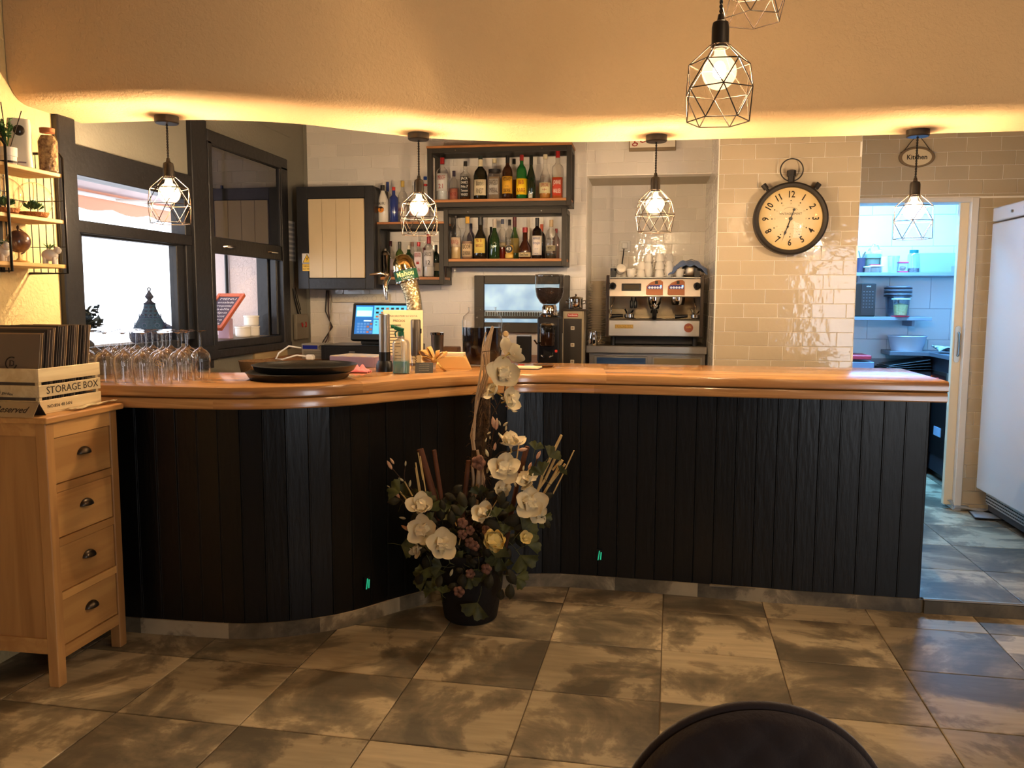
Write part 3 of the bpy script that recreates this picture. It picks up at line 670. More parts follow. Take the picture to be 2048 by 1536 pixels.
shelf_unit('upper steel box shelf with the whisky bottles, under the soffit', -1.565, -.54, 2.145, 2.555, 5.80, 6.05, 0)
shelf_unit('middle steel box shelf with liqueur bottles, above the hatch', -1.448, -.57, 1.728, 2.128, 5.80, 6.05, 0, False)
shelf_unit('lower left steel box shelf with gin bottles, beside the meter cupboard', -1.955, -1.448, 1.600, 2.030, 5.80, 6.05, 0)
ZA = 2.145+.054; ZBs = 1.728+.054; ZCt = 2.046; ZCi = 1.60+.054
# ================================================================== BOTTLES
def smooth_prof(pts, n=3):
    out = []
    for i in range(len(pts)-1):
        for k in range(n):
            t = k/n; out.append((pts[i][0]*(1-t)+pts[i+1][0]*t, pts[i][1]*(1-t)+pts[i+1][1]*t))
    out.append(pts[-1]); return out
KIND = {  # (radius, height) fractions
 'std': [(.90,0),(1,.02),(1,.60),(.96,.66),(.75,.72),(.45,.765),(.36,.80),(.34,.98)],
 'tall': [(.92,0),(1,.02),(1,.66),(.9,.71),(.5,.76),(.36,.79),(.34,.98)],
 'wine': [(.92,0),(1,.02),(1,.40),(.94,.50),(.66,.62),(.42,.70),(.36,.76),(.34,.98)],
 'square': [(.92,0),(1,.02),(1,.62),(.93,.67),(.5,.72),(.36,.76),(.40,.84),(.34,.98)],
 'round': [(.80,0),(.95,.03),(1,.15),(1,.38),(.86,.52),(.5,.64),(.36,.70),(.34,.98)],
 'bulb': [(.75,0),(.95,.05),(1,.22),(.95,.36),(.62,.50),(.40,.58),(.36,.98)],
 'flask': [(.90,0),(1,.02),(1,.55),(.85,.65),(.45,.73),(.30,.77),(.28,.98)],
 'malibu': [(.92,0),(1,.02),(1,.45),(.9,.60),(.6,.72),(.36,.82),(.32,.98)]}
GCOL = {'clear': GLASS}
def gmat(c):
    k = 'bottle_glass_%d_%d_%d' % c
    if k in _M: return _M[k]
    m = pm(k, c, .06, spec=.8, coat=.6); return m
def bottle(px, yb, yt, w, kind, glass, capc, Y, zb, lab, labc=None, lz=(.12, .5), txt=None, txc=INK, liquid=None, lf=.5, group=None, cap=.12, lw=1.0, extra=None, tsz=None, caplab=None):
    p0 = atY(px, yb, Y); p1 = atY(px, yt, Y); k = sc(px, Y); r = w*k/2; h = p1.z-p0.z
    t = thing('bottle', lab, 'bottle', (p0.x, Y, zb), 0, group or 'bottles on the shelves')
    pr = KIND[kind]; sq = 6 if kind == 'square' else 0; sy = .62 if kind in ('flask',) else 1
    body = [(1e-6, 0)] + [(a*r, b*h) for a, b in pr]
    gm = BOTG if glass == 'clear' else gmat(glass)
    M().lathe(body, 20, sq=sq, sy=sy).obj('glass_body', gm, t, 60)
    if glass == 'clear':
        lq = liquid; hh = lf*h
        if lq:
            q = [(1e-6, .004)]
            for a, b in smooth_prof([(x, y) for x, y in pr], 3):
                if b*h < hh: q.append((max(a*r-.0018, .002), max(b*h, .004)))
            q.append((q[-1][0], hh)); q.append((1e-6, hh))
            M().lathe(q, 18, sq=sq, sy=sy).obj('liquid', pm('liquid_%d_%d_%d' % lq, lq, .1, trans=.0, spec=.6), t, 60)
    rc = pr[-1][0]*r*1.12
    M().lathe([(rc, h*(1-cap)), (rc, h*.995), (rc*.9, h), (1e-6, h)], 16, sy=1).obj('cap', pm('cap_%d_%d_%d' % capc, capc, .35), t, 40)
    if labc:
        A = 1.25*lw; zz0, zz1 = lz[0]*h, lz[1]*h; rr = r*1.012+.0004
        def fn(u, v):
            a = (u-.5)*2*A
            if sq:
                a2 = (u-.5)*2; return (a2*r*.80*lw, -r*.965-.0012 if abs(a2) < .95 else -r*.93, zz0+(zz1-zz0)*v)
            return (rr*sin(a), -rr*cos(a)*sy-(.0004 if sy < 1 else 0), zz0+(zz1-zz0)*v)
        mm = M(); mm.grid(fn, 12, 1); lo = mm.obj('label', pm('paper_%d_%d_%d' % labc, labc, .6), t, 60, solid=.0005)
        if txt:
            lines = txt.split('|'); n = len(lines); hh = (zz1-zz0)
            for i, L in enumerate(lines):
                z = zz1-hh*(i+.5)/n; W = min(2*r*.8*lw, 2*r*.22*max(2, len(L)))
                me_s = tsz or min(hh/n*.9, r*1.1)
                mt = T_((0, 0, z))
                if sq: text(L, me_s, txc, lo, T_((0, -r*.965-.0022, z)), W*.85)
                elif sy < 1: text(L, me_s, txc, lo, Matrix.Diagonal((1, sy, 1, 1)) @ T_((0, 0, z)), W*.85, rr+.0012)
                else: text(L, me_s, txc, lo, mt, W*.9, rr+.0010)
    if extra: extra(t, r, h)
    return t
WP = (222, 214, 192)
RED = pm('red_print', (150, 26, 22), .5); GOLD = pm('gold_print', (190, 150, 70), .35, .6); BLUE = pm('blue_print', (40, 60, 120), .5)
YF, YM = 5.875, 5.955
GA = 'bottles on the upper steel shelf'
def band(col, z0, z1, rs=1.02):
    def f(t, r, h): M().lathe([(r*rs, z0*h), (r*rs, z1*h)], 20, closed=True).obj('band', pm('band_%d_%d_%d' % col, col, .45), t, 60)
    return f
a = bottle(885, 401, 315, 23, 'tall', 'clear', (150, 22, 24), YF, ZA, 'clear vodka bottle with red cap, leftmost on the upper shelf', (200, 200, 196), (.22, .62), 'SMIRNOFF|21', RED, (186, 190, 190), .55, GA, .15)
bottle(908, 400, 338, 17, 'std', 'clear', (60, 50, 70), YM, ZA, 'small rose liqueur bottle between vodka and black label whiskey', (196, 120, 96), (.05, .42), 'ROSE', RED, (176, 96, 80), .4, GA, .18)
bottle(931, 401, 323, 20, 'square', 'clear', (26, 24, 22), YF, ZA, 'square whiskey bottle with black and white label', (24, 22, 20), (.08, .60), "JACK|DANIEL'S|No.7|Tennessee|WHISKEY", INKW, (60, 32, 14), .56, GA, .12)
def chevron(t, r, h):
    pass
bottle(961, 402, 314, 28, 'flask', (16, 20, 14), (28, 40, 34), YF, ZA, 'dark flask-shaped whisky bottle with cream pointed label', (214, 200, 164), (.10, .46), "Ballantine's|FINEST", INK, None, 0, GA, .08, .8,
       lambda t, r, h: M().lathe([(r*.32, h*.76), (r*.30, h*.92)], 14, closed=True).obj('neck_label', pm('paper_214_200_164', (214, 200, 164)), t, 60))
bottle(989, 402, 320, 24, 'square', 'clear', (196, 184, 150), YF, ZA, 'square clear gin bottle with grey label and silver stopper', (176, 170, 160), (.12, .50), 'BARCELO|IMPERIAL', INK, (130, 112, 92), .55, GA, .10, 1.0,
       band((30, 28, 30), .66, .74, 1.0))
bottle(1015, 401, 313, 21, 'std', (52, 28, 16), (22, 20, 18), YF, ZA, 'brown brandy bottle with yellow bull label', (214, 160, 40), (.13, .52), 'VETERANO|.|OSBORNE', INK, None, 0, GA, .17)
bottle(1043, 401, 312, 21, 'std', (26, 92, 40), (140, 30, 28), YF, ZA, 'green whisky bottle with bright yellow label and red cap', (236, 196, 26), (.10, .46), 'J&B|RARE', RED, None, 0, GA, .13, 1.1)
bottle(1028, 400, 314, 18, 'std', 'clear', (30, 26, 24), 6.0, ZA, 'amber rum bottle half hidden behind the yellow labelled whisky', (196, 130, 60), (.1, .5), None, INK, (150, 90, 40), .5, GA, .12)
bottle(1062, 401, 313, 19, 'wine', (18, 34, 20), (30, 34, 28), YF, ZA, 'dark green wine-shaped bottle on the upper shelf, without a front label', (190, 186, 170), (.02, .12), None, INK, None, 0, GA, .22, .35)
bottle(1090, 400, 311, 23, 'round', 'clear', (200, 190, 160), YF, ZA, 'round clear rum bottle with cream oval label', (206, 196, 150), (.12, .36), 'ESPECIAL|*', RED, (176, 120, 50), .30, GA, .10)
bottle(1115, 401, 305, 22, 'square', 'clear', (176, 28, 26), YF, ZA, 'square whisky bottle with red slanted label, rightmost on the upper shelf', (186, 60, 36), (.06, .42), 'JOHNNIE|WALKER', INKW, (176, 84, 34), .44, GA, .14)
GB = 'bottles on the middle steel shelf'
bottle(912, 518, 431, 21, 'std', 'clear', (54, 44, 36), YF, ZBs, 'clear coffee liqueur bottle leftmost on the middle shelf', (206, 186, 160), (.28, .50), 'RUAVIEJA', RED, (196, 170, 120), .45, GB, .06)
bottle(935, 518, 433, 22, 'round', 'clear', (222, 170, 60), YF, ZBs, 'round bottle with yellow neck seal and cream label', (206, 180, 140), (.06, .36), 'LICOR|DE HIERBAS', INK, (150, 120, 96), .42, GB, .16)
bottle(961, 518, 433, 27, 'round', (30, 26, 18), (40, 42, 40), YF, ZBs, 'bulbous dark bottle with tall oval yellow label', (222, 196, 96), (.14, .48), '51|BARCELO|.', RED, None, 0, GB, .20, .72)
bottle(942, 518, 445, 16, 'std', (90, 84, 96), (40, 44, 60), 6.0, ZBs, 'bottle with slate blue cap behind the yellow sealed one', None, (.1, .4), None, INK, None, 0, GB, .14)
bottle(989, 518, 438, 21, 'wine', (30, 56, 26), (186, 170, 150), YF, ZBs, 'green herb liqueur bottle with silver print', None, (.1, .5), None, INK, None, 0, GB, .22, 1, lambda t, r, h: text('Jager', r*.7, pm('silver_print', (200, 204, 180), .3, .5), t, T_((0, 0, h*.32)), r*1.2, r*1.03))
bottle(982, 518, 452, 14, 'std', (22, 30, 20), (24, 28, 24), 6.0, ZBs, 'short dark bottle behind the green herb liqueur', None, (.1, .4), None, INK, None, 0, GB, .3)
bottle(1005, 518, 437, 17, 'std', 'clear', (84, 90, 110), YM, ZBs, 'clear bottle with red liqueur inside on the middle shelf', (166, 150, 120), (.3, .42), None, INK, (150, 44, 26), .36, GB, .12)
bottle(1019, 518, 439, 17, 'std', 'clear', (34, 30, 28), YF, ZBs, 'slim gold liqueur bottle with round numbered label', (226, 186, 90), (.02, .12), None, INK, (220, 168, 60), .35, GB, .15, 1.0,
       lambda t, r, h: (M().lathe([(1e-6, .002), (r*.9, .002), (r*.9, 0), (1e-6, 0)], 24, (0, 0, 0), T_((0, -r*1.05, h*.25)) @ Rx(pi/2)).obj('round_label', pm('round_label_black', (26, 24, 22)), t, 40), text('43', r*1.1, INKW, t, T_((0, -r*1.05-.003, h*.25)), r*1.1)))
bottle(1029, 518, 433, 20, 'round', (60, 84, 40), (90, 24, 24), YM, ZBs, 'green bottle with oxblood seal behind the numbered gold one', (150, 130, 70), (.15, .5), None, INK, None, 0, GB, .24)
bottle(1050, 519, 456, 26, 'bulb', (58, 24, 12), (150, 30, 30), YF, ZBs, 'squat brown orange-liqueur bottle with red cap and cream base label', (206, 186, 140), (.06, .20), 'Grand Marnier', INK, None, 0, GB, .16, .9)
bottle(1074, 518, 436, 20, 'tall', (22, 14, 12), (20, 20, 20), YF, ZBs, 'black bottle with tall white label on the middle shelf', (224, 212, 200), (.09, .56), 'vermouth|rojo|.|.', BLUE, None, 0, GB, .2, 1)
bottle(1083, 518, 447, 17, 'std', (26, 22, 22), (196, 80, 40), 6.0, ZBs, 'dark bottle with orange neck seal behind the tall white label', None, (.1, .4), None, INK, None, 0, GB, .24)
bottle(1102, 518, 440, 21, 'std', 'clear', (176, 150, 110), YF, ZBs, 'clear engraved bottle rightmost on the middle shelf', (176, 164, 130), (.2, .34), 'MONKEY', INK, (60, 56, 46), .14, GB, .18, .8, lambda t, r, h: text('NORDES', r*.6, INK, t, T_((0, 0, h*.5)), r*1.4, r*1.03))
bottle(1112, 518, 456, 14, 'std', (120, 100, 96), (140, 40, 36), 6.0, ZBs, 'bottle with brick red cap in the right corner of the middle shelf', None, (.1, .4), None, INK, None, 0, GB, .14)
GC = 'bottles standing on top of the lower left shelf'
def palm(t, r, h):
    text('MALIBU', r*.62, INK, t, T_((0, 0, h*.50)), r*1.45, r*.995)
    o = M().lathe([(1e-6, .002), (r*.5, .002), (r*.5, 0), (1e-6, 0)], 20, (0, 0, 0), T_((0, -r*1.03, h*.34)) @ Rx(pi/2)).obj('sun_print', pm('orange_sun_print', (226, 140, 40), .5), t, 40)
    m = M()
    for k in range(5):
        a = .3+k*.6; m.tube([(0, -r*1.07-.002, h*.37), (cos(a)*r*.3, -r*1.06-.002, h*.37+sin(a)*r*.3), (cos(a)*r*.5, -r*1.05-.002, h*.36+sin(a)*r*.2)], r*.06, 4)
    m.tube([(0, -r*1.07-.002, h*.30), (0, -r*1.07-.002, h*.37)], r*.05, 4); m.obj('palm_print', INK, t)
bottle(766, 440, 364, 24, 'malibu', (226, 222, 212), (24, 22, 22), YF, ZCt, 'opaque white coconut rum bottle leftmost above the gin shelf', None, (.1, .4), None, INK, None, 0, GC, .15, 1, palm)
bottle(776, 440, 355, 15, 'tall', 'clear', (46, 66, 130), 6.0, ZCt, 'clear bottle with royal blue cap behind the white one', None, (.1, .4), None, INK, (180, 184, 190), .6, GC, .22)
bottle(788, 440, 368, 18, 'tall', (44, 62, 130), (196, 50, 30), YF, ZCt, 'cobalt blue bottle with red cap', None, (.1, .4), None, INK, None, 0, GC, .10)
bottle(806, 440, 354, 19, 'std', 'clear', (206, 176, 90), YM, ZCt, 'clear bottle with gold cap left of the lamp above the gin shelf', (206, 196, 186), (.2, .45), 'ANIS', RED, (210, 206, 200), .5, GC, .14)
bottle(828, 440, 356, 18, 'std', 'clear', (206, 206, 206), YM, ZCt, 'clear white-capped bottle hidden by the lamp socket', (206, 160, 140), (.2, .5), None, INK, (206, 190, 180), .5, GC, .1)
bottle(851, 440, 346, 19, 'std', 'clear', (30, 70, 160), YM, ZCt, 'clear bottle with bright blue cap and red neck band right of the lamp', (206, 176, 160), (.2, .5), None, INK, (206, 196, 186), .5, GC, .07, 1, band((190, 40, 36), .80, .84, .42))
GD = 'gin bottles inside the lower left shelf'
bottle(800, 555, 484, 17, 'std', (70, 88, 40), (50, 50, 40), YF, ZCi, 'olive bottle with dark cap behind the beer tap', (170, 150, 90), (.4, .6), None, INK, None, 0, GD, .2)
bottle(782, 556, 483, 16, 'std', 'clear', (60, 16, 20), YM, ZCi, 'bottle with purple red cap between shaker and beer tap', (206, 186, 190), (.2, .5), None, INK, (160, 120, 110), .4, GD, .15)
bottle(818, 555, 492, 19, 'std', (24, 52, 28), (196, 186, 160), YF, ZCi, 'green gin bottle with grey cap right of the beer tap', (196, 196, 190), (.15, .5), "TANQUERAY", RED, None, 0, GD, .12)
bottle(825, 555, 484, 17, 'std', 'clear', (150, 110, 96), 6.0, ZCi, 'tall clear bottle with pink-brown cap in the back row of the gin shelf', None, (.2, .5), None, INK, (190, 180, 170), .4, GD, .12)
bottle(838, 555, 485, 18, 'square', 'clear', (196, 30, 34), YF, ZCi, 'square gin bottle with red cap and guardsman label', (216, 200, 200), (.10, .72), 'BEEFEATER|i|GIN', RED, (206, 200, 196), .7, GD, .12)
bottle(858, 555, 469, 21, 'tall', 'clear', (150, 32, 36), YF, ZCi, 'tall clear gin bottle with red seal and pale label', (206, 200, 196), (.24, .62), "LARIOS|12", INK, (196, 190, 184), .6, GD, .22)
bottle(872, 555, 490, 16, 'std', (26, 44, 32), (60, 50, 44), YM, ZCi, 'dark green bottle in the right corner of the gin shelf', (160, 150, 130), (.2, .45), None, INK, None, 0, GD, .2)
bottle(849, 555, 495, 14, 'std', 'clear', (150, 40, 40), 6.0, ZCi, 'small clear bottle with dull red cap behind the two pale gins', None, (.2, .5), None, INK, (190, 180, 170), .4, GD, .15)
# cocktail shaker on a strainer plate at the left end of the gin shelf
p = atY(767, 552, 5.88); k = sc(767, 5.88)
sh = thing('cocktail_shaker', 'tall steel cocktail shaker with glass top left of the beer tap', 'shaker', (p.x+.012, 5.885, ZCi))
M().lathe([(1e-6, 0), (.030, 0), (.033, .01), (.041, .155), (.043, .158), (.041, .161), (.001, .161)], 28).obj('cup', CHROME, sh, 40)
M().lathe([(.036, .161), (.034, .172), (.020, .190), (.013, .194), (.013, .206), (.010, .210), (1e-6, .211)], 24).obj('lid', STEEL, sh, 40)
# ================================================================== METER CUPBOARD
mc = thing('meter_cupboard', 'blue-grey meter cupboard with cream boarded door', 'cupboard', (-2.20, 5.9, 1.565))
m = M(); X0, X1, Z1 = -.32, .260, .73
m.box(X0, X1, -.155, .17, 0, Z1); m.obj('carcass', DARKT, mc, bevel=.004)
M().box(X0+.002, -.235, -.178, -.155, 0, Z1).box(.195, X1, -.178, -.155, 0, Z1).box(-.235, .195, -.178, -.155, 0, .078).box(-.235, .195, -.178, -.155, .645, Z1).obj('face_frame', DARKT, mc, bevel=.003)
CRP = pm('cream_door_board', (206, 186, 150), .5)
dr = M().box(-.23, .19, -.176, -.166, .08, .643).obj('door', CRP, mc, bevel=.006)
for i in range(4): M().box(-.228+.1045*i, -.228+.1045*i+.1025, -.184, -.174, .082, .641).obj('board', CRP, dr, bevel=.002)
# warning stickers
ws = tag(M().box(-.038, .038, -.001, 0, -.036, .036).box(-.037, .037, -.001, 0, -.090, -.040).obj('warning_sticker', pm('sticker_yellow', (226, 180, 24), .4)), 'yellow high-voltage warning sticker on the meter cupboard frame', 'sticker')
pw = atY(611, 517, 5.72); ws.location = (pw.x+.012, 5.7215, pw.z)
M().box(-.038, .038, -.0016, -.001, -.036, .036).obj('white_field', pm('sticker_white', (220, 216, 206), .4), ws)
M().prism([(-.035, -.030), (.035, -.030), (0, .033)], 0, .001, T_((0, -.0016, 0)) @ Rx(pi/2)).obj('triangle_border', INK, ws)
M().prism([(-.029, -.0265), (.029, -.0265), (0, .026)], 0, .001, T_((0, -.0024, 0)) @ Rx(pi/2)).obj('triangle', pm('sticker_yellow', (226, 180, 24)), ws)
M().prism([(.004, .014), (-.006, -.004), (0, -.003), (-.004, -.02), (.007, .001), (.001, 0)], 0, .001, T_((0, -.0034, 0)) @ Rx(pi/2)).obj('bolt_symbol', INK, ws)
text('RIESGO', .017, INK, ws, T_((0, -.001, -.056)), .055); text('ELECTRICO', .015, INK, ws, T_((0, -.001, -.076)), .064)
# smoke/wifi device with green light on top of cupboard
gl = thing('wall_router', 'flat white box with a small green light above the meter cupboard', 'router', (atY(683, 366, 5.98).x, 6.03, 2.296))
M().box(-.075, .075, -.02, .02, 0, .045).obj('case', PLASTW, gl, bevel=.006)
M().box(-.006, .006, -.0225, -.02, .004, .010).obj('green_light', pm('green_led', (40, 255, 140), .4, emis=8), gl)
# ================================================================== SERVING HATCH / SCREEN with dark frame
hx0, hx1, hz0, hz1 = -1.272, -.565, 1.25, 1.671
tv = thing('hatch_window', 'dark framed glass hatch with pale blue light and a little grille under the bottle shelves', 'hatch', ((hx0+hx1)/2, 6.05, hz0))
w_, h_ = (hx1-hx0)/2, hz1-hz0
FR = pm('hatch_frame_paint', (58, 52, 44), .45)
for nm, b in (('frame_side', (-w_, -w_+.075, -.03, .01, 0, h_)), ('frame_side', (w_-.075, w_, -.03, .01, 0, h_)), ('frame_top', (-w_+.075, w_-.075, -.03, .01, h_-.065, h_)), ('frame_bottom', (-w_+.075, w_-.075, -.03, .01, 0, .075))):
    M().box(*b).obj(nm, FR, tv, bevel=.005)
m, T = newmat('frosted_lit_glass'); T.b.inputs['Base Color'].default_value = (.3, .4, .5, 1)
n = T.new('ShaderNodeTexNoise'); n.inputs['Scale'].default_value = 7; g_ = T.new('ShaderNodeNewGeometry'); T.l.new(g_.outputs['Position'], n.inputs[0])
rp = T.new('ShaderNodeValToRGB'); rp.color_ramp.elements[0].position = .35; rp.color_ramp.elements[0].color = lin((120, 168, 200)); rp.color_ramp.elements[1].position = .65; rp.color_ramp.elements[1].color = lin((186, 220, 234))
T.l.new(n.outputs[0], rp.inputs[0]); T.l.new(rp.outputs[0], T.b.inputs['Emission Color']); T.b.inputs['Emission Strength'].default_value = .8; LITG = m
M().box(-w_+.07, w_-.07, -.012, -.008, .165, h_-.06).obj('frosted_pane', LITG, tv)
M().box(-w_+.075, w_-.075, -.016, -.006, .122, .150).obj('grille_rail', pm('grille_back', (150, 176, 190), .5), tv)
for i in range(30): M().box(-w_+.085+i*.0186, -w_+.085+i*.0186+.009, -.022, -.014, .124, .152).obj('grille_bar', FR, tv)
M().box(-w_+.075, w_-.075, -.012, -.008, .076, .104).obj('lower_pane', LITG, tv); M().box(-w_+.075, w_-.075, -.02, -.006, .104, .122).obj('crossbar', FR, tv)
# ================================================================== BACK COUNTER with till
tag(M().box(-2.595, -.72, 5.10, 6.06, 1.055, 1.085).obj('back_worktop', wood('worktop_wood', (196, 128, 66), (150, 90, 42), 'x', 1, .4, 'obj')), 'wooden back worktop under the till and the hatch', 'worktop')
tag(M().box(-2.56, -.74, 5.16, 6.05, .062, 1.055).obj('back_cabinet', pm('dark_cabinet', (30, 27, 25), .6)), 'dark cabinet carrying the wooden back worktop', 'cabinet')
till = thing('till', 'black touchscreen till with blue sales screen on top of the cash drawer', 'till', (-1.80, 5.42, 1.198))
tm = T_((0, -.02, .012)) @ Rz(R(-4)) @ Rx(R(-13))
M().box(-.21, .21, -.012, .03, 0, .262, tm).obj('screen_body', BLACKP, till, bevel=.008)
SB = pm('screen_blue', (30, 110, 196), .3, emis=.55); SC = pm('screen_cyan', (90, 200, 236), .3, emis=.75); SWH = pm('screen_white', (190, 226, 240), .3, emis=.7); SD = pm('screen_dark', (30, 40, 60), .4); SO = pm('screen_orange', (186, 120, 90), .4, emis=.3)
def scr(nm, x0, x1, z0, z1, mt, d=.0): return M().box(x0, x1, -.0135-d, -.012, z0, z1, tm).obj(nm, mt, till)
scr('screen', -.185, .185, .045, .245, SB)
scr('screen_pane', -.18, -.06, .165, .235, SC, .0006); scr('screen_pane', -.175, -.065, .168, .208, SWH, .0012)
scr('screen_pane', -.05, .183, .047, .145, SC, .0006); scr('screen_pane', -.05, .183, .152, .243, SC, .0006)
scr('screen_line', -.12, -.065, .132, .142, SWH, .0012)
for r_ in range(4):
    for c_ in range(5): scr('key', -.165+c_*.023, -.165+c_*.023+.017, .052+r_*.019, .052+r_*.019+.013, SO if c_ > 2 and (r_+c_) % 2 else pm('screen_lightblue', (90, 150, 220), .3, emis=.5), .0014)
for r_ in range(3):
    for c_ in range(6): scr('icon', -.035+c_*.036, -.035+c_*.036+.020, .160+r_*.028, .160+r_*.028+.013, SD if (r_*5+c_*3) % 4 else SO, .0014)
for r_ in range(2):
    for c_ in range(5): scr('icon', -.035+c_*.04, -.035+c_*.04+.014, .105+r_*.02, .105+r_*.02+.008, pm('screen_teal', (60, 150, 180), .4, emis=.3), .0014)
text('hp', .014, PLASTW, till, tm @ T_((.02, -.013, .022)))
M().box(-.14, .14, .0, .10, -.012, .02).obj('foot', BLACKP, till, bevel=.004)
cdw = thing('cash_drawer', 'black cash drawer under the till', 'cash drawer', (-1.86, 5.42, 1.086))
M().box(-.30, .32, -.17, .2, 0, .10).obj('case', BLACKP, cdw, bevel=.004); M().box(-.27, .29, -.175, -.169, .01, .085).obj('drawer_front', pm('drawer_black', (22, 22, 24), .3), cdw, bevel=.002)
M().box(-.10, -.06, -.178, -.174, .055, .060).obj('badge', STEEL, cdw)
rd = thing('mini_stereo', 'silver mini stereo with blue display at the end of the back worktop', 'stereo', (-2.235, 5.30, 1.086))
M().box(-.085, .085, 0, .16, 0, .105).obj('case', pm('stereo_silver', (150, 142, 126), .4, .5), rd, bevel=.004)
M().box(-.075, .03, -.002, 0, .07, .095).obj('display', pm('stereo_display', (24, 30, 90), .2, emis=.25), rd)
M().lathe([(1e-6, .014), (.017, .014), (.019, .01), (.019, 0), (1e-6, 0)], 20, (0, 0, 0), T_((.060, 0, .081)) @ Rx(pi/2)).obj('volume_knob', CHROME, rd, 40)
m = M()
for i in range(6): m.box(-.07, .075, -.002, 0, .012+i*.008, .015+i*.008)
m.obj('speaker_slot', pm('stereo_dark', (80, 74, 64), .5), rd)
tag(M().tube([(-2.33, 5.32, 1.16), (-2.40, 5.28, 1.175), (-2.455, 5.24, 1.13), (-2.46, 5.2, 1.09), (-2.40, 5.17, 1.091), (-2.31, 5.2, 1.12), (-2.25, 5.22, 1.11)], .006, 8).obj('white_cable', PLASTW, smooth=60), 'white power cable looping out of the silver stereo', 'cable')
tag(M().box(-2.245, -2.19, 5.18, 5.23, 1.086, 1.125).obj('plug_adapter', PLASTW, bevel=.01), 'white plug adapter in front of the silver stereo', 'adapter')
# cables behind
for i, dx in enumerate((0, .012, -.012)):
    tag(M().tube([(-2.42+dx, 6.05, 1.56), (-2.42+dx*2, 6.045, 1.4), (-2.40-dx, 6.04, 1.28), (-2.43+dx*2, 6.03, 1.18), (-2.47+dx, 5.99, 1.10)], .005, 6).obj('cable', pm('cable_%d' % i, ((70, 40, 30), (180, 170, 150), (40, 36, 34))[i]), smooth=60), ('brown', 'grey', 'black')[i]+' cable hanging from the meter cupboard to the back worktop', 'cable')
# socket strip below the cupboard
sk = thing('socket_strip', 'cream strip of power sockets on the tiles under the meter cupboard', 'socket', (-2.16, 6.055, 1.50))
M().box(-.23, .23, -.012, .012, -.032, .032).obj('plate', pm('socket_cream', (206, 194, 166), .35), sk, bevel=.003)
for i in range(6): M().lathe([(.021, .002), (.021, 0), (.016, 0), (.015, .006), (1e-6, .006)], 18, (0, 0, 0), T_((-.18+i*.072, -.0125, 0)) @ Rx(-pi/2)).obj('socket_hole', pm('socket_cream2', (190, 178, 150), .4), sk, 40)
# ------------------------------------------------ wall items on the left wall end
def lw(y, z, x=-2.585): return (x, y, z)
st = thing('opening_sticker', 'white notice with grey and blue printed lines on the grey wall beside the second window', 'notice', (-2.597, 5.78, 1.77))
M().box(0, .002, -.085, .085, 0, .29).obj('sheet', pm('notice_white', (206, 204, 200), .5), st)
for i in range(8):
    M().box(.002, .003, -.072, .072, .015+i*.034, .015+i*.034+.019).obj('printed_row', pm('notice_row_%d' % (i % 3), ((150, 152, 156), (178, 178, 178), (76, 100, 160))[0 if i not in (5, 7) else 2], .6), st)
fb = thing('junction_box', 'grey junction box with red scribble low on the far left wall', 'box', (-2.597, 5.90, 1.19))
M().box(0, .03, -.11, .11, 0, .19).obj('case', pm('junction_grey', (120, 112, 96), .6), fb, bevel=.006)
m = M(); rr_ = random.Random(3)
for s_ in range(2): m.tube([(.032, -.01+s_*.06+rr_.uniform(-.02, .02), .11+rr_.uniform(-.022, .022)) for _ in range(10)], .003, 4)
m.obj('red_scribble', RED, fb)
for (yy, z0, z1, lab) in ((5.70, 1.465, 1.60, 'upper white switch plate beside the second window'), (5.68, 1.205, 1.335, 'lower white switch plate beside the second window')):
    o = thing('switch_plate', lab, 'switch', (-2.597, yy, z0)); M().box(0, .012, -.022, .022, 0, z1-z0).obj('plate', pm('plate_cream', (214, 204, 180), .4), o, bevel=.002); M().box(.012, .016, -.012, .012, .03, z1-z0-.03).obj('rocker', PLASTW, o, bevel=.002)
o = thing('bottle_opener', 'dark wire cable hook hanging on the far left wall under the meter cupboard', 'hook', (-2.59, 5.86, 1.44))
M().tube([(0, -.06, .13), (.01, -.02, .02), (.01, .03, -.05), (0, .06, -.08)], .004, 6).tube([(0, -.03, .14), (.01, .0, .04), (.01, .04, -.03)], .003, 6).tube([(0, -.06, .13), (.012, -.07, .05), (.012, -.03, -.03), (0, .04, -.1)], .006, 6).obj('wire_loop', BLACKM, o, 60)
# clutter under the first window: dark basket and napkin roll
bk = thing('wicker_basket', 'brown basket in the shadow under the window behind the bar end', 'basket', (-2.30, 4.65, 1.02))
M().lathe([(.08, 0), (.11, .02), (.125, .10), (.128, .105), (.118, .105), (.10, .03), (.07, .01), (1e-6, .01)], 20).obj('bowl', pm('wicker_brown', (120, 88, 54), .8, bump=.6, bscale=120), bk, 60)
tag(M().box(-2.59, -1.95, 4.2, 5.05, .85, 1.02).obj('low_shelf', pm('dark_shelf', (40, 36, 32), .6), bevel=.004), 'dark low shelf under the windows behind the bar end', 'shelf')
tag(M().tube([(-2.26, 4.5, 1.06), (-2.18, 4.48, 1.075), (-2.1, 4.46, 1.07), (-2.0, 4.45, 1.04)], .006, 6).obj('charging_cable', pm('cable_cream', (196, 178, 140), .5), smooth=60), 'cream plug and black cable lying behind the round trays', 'cable')
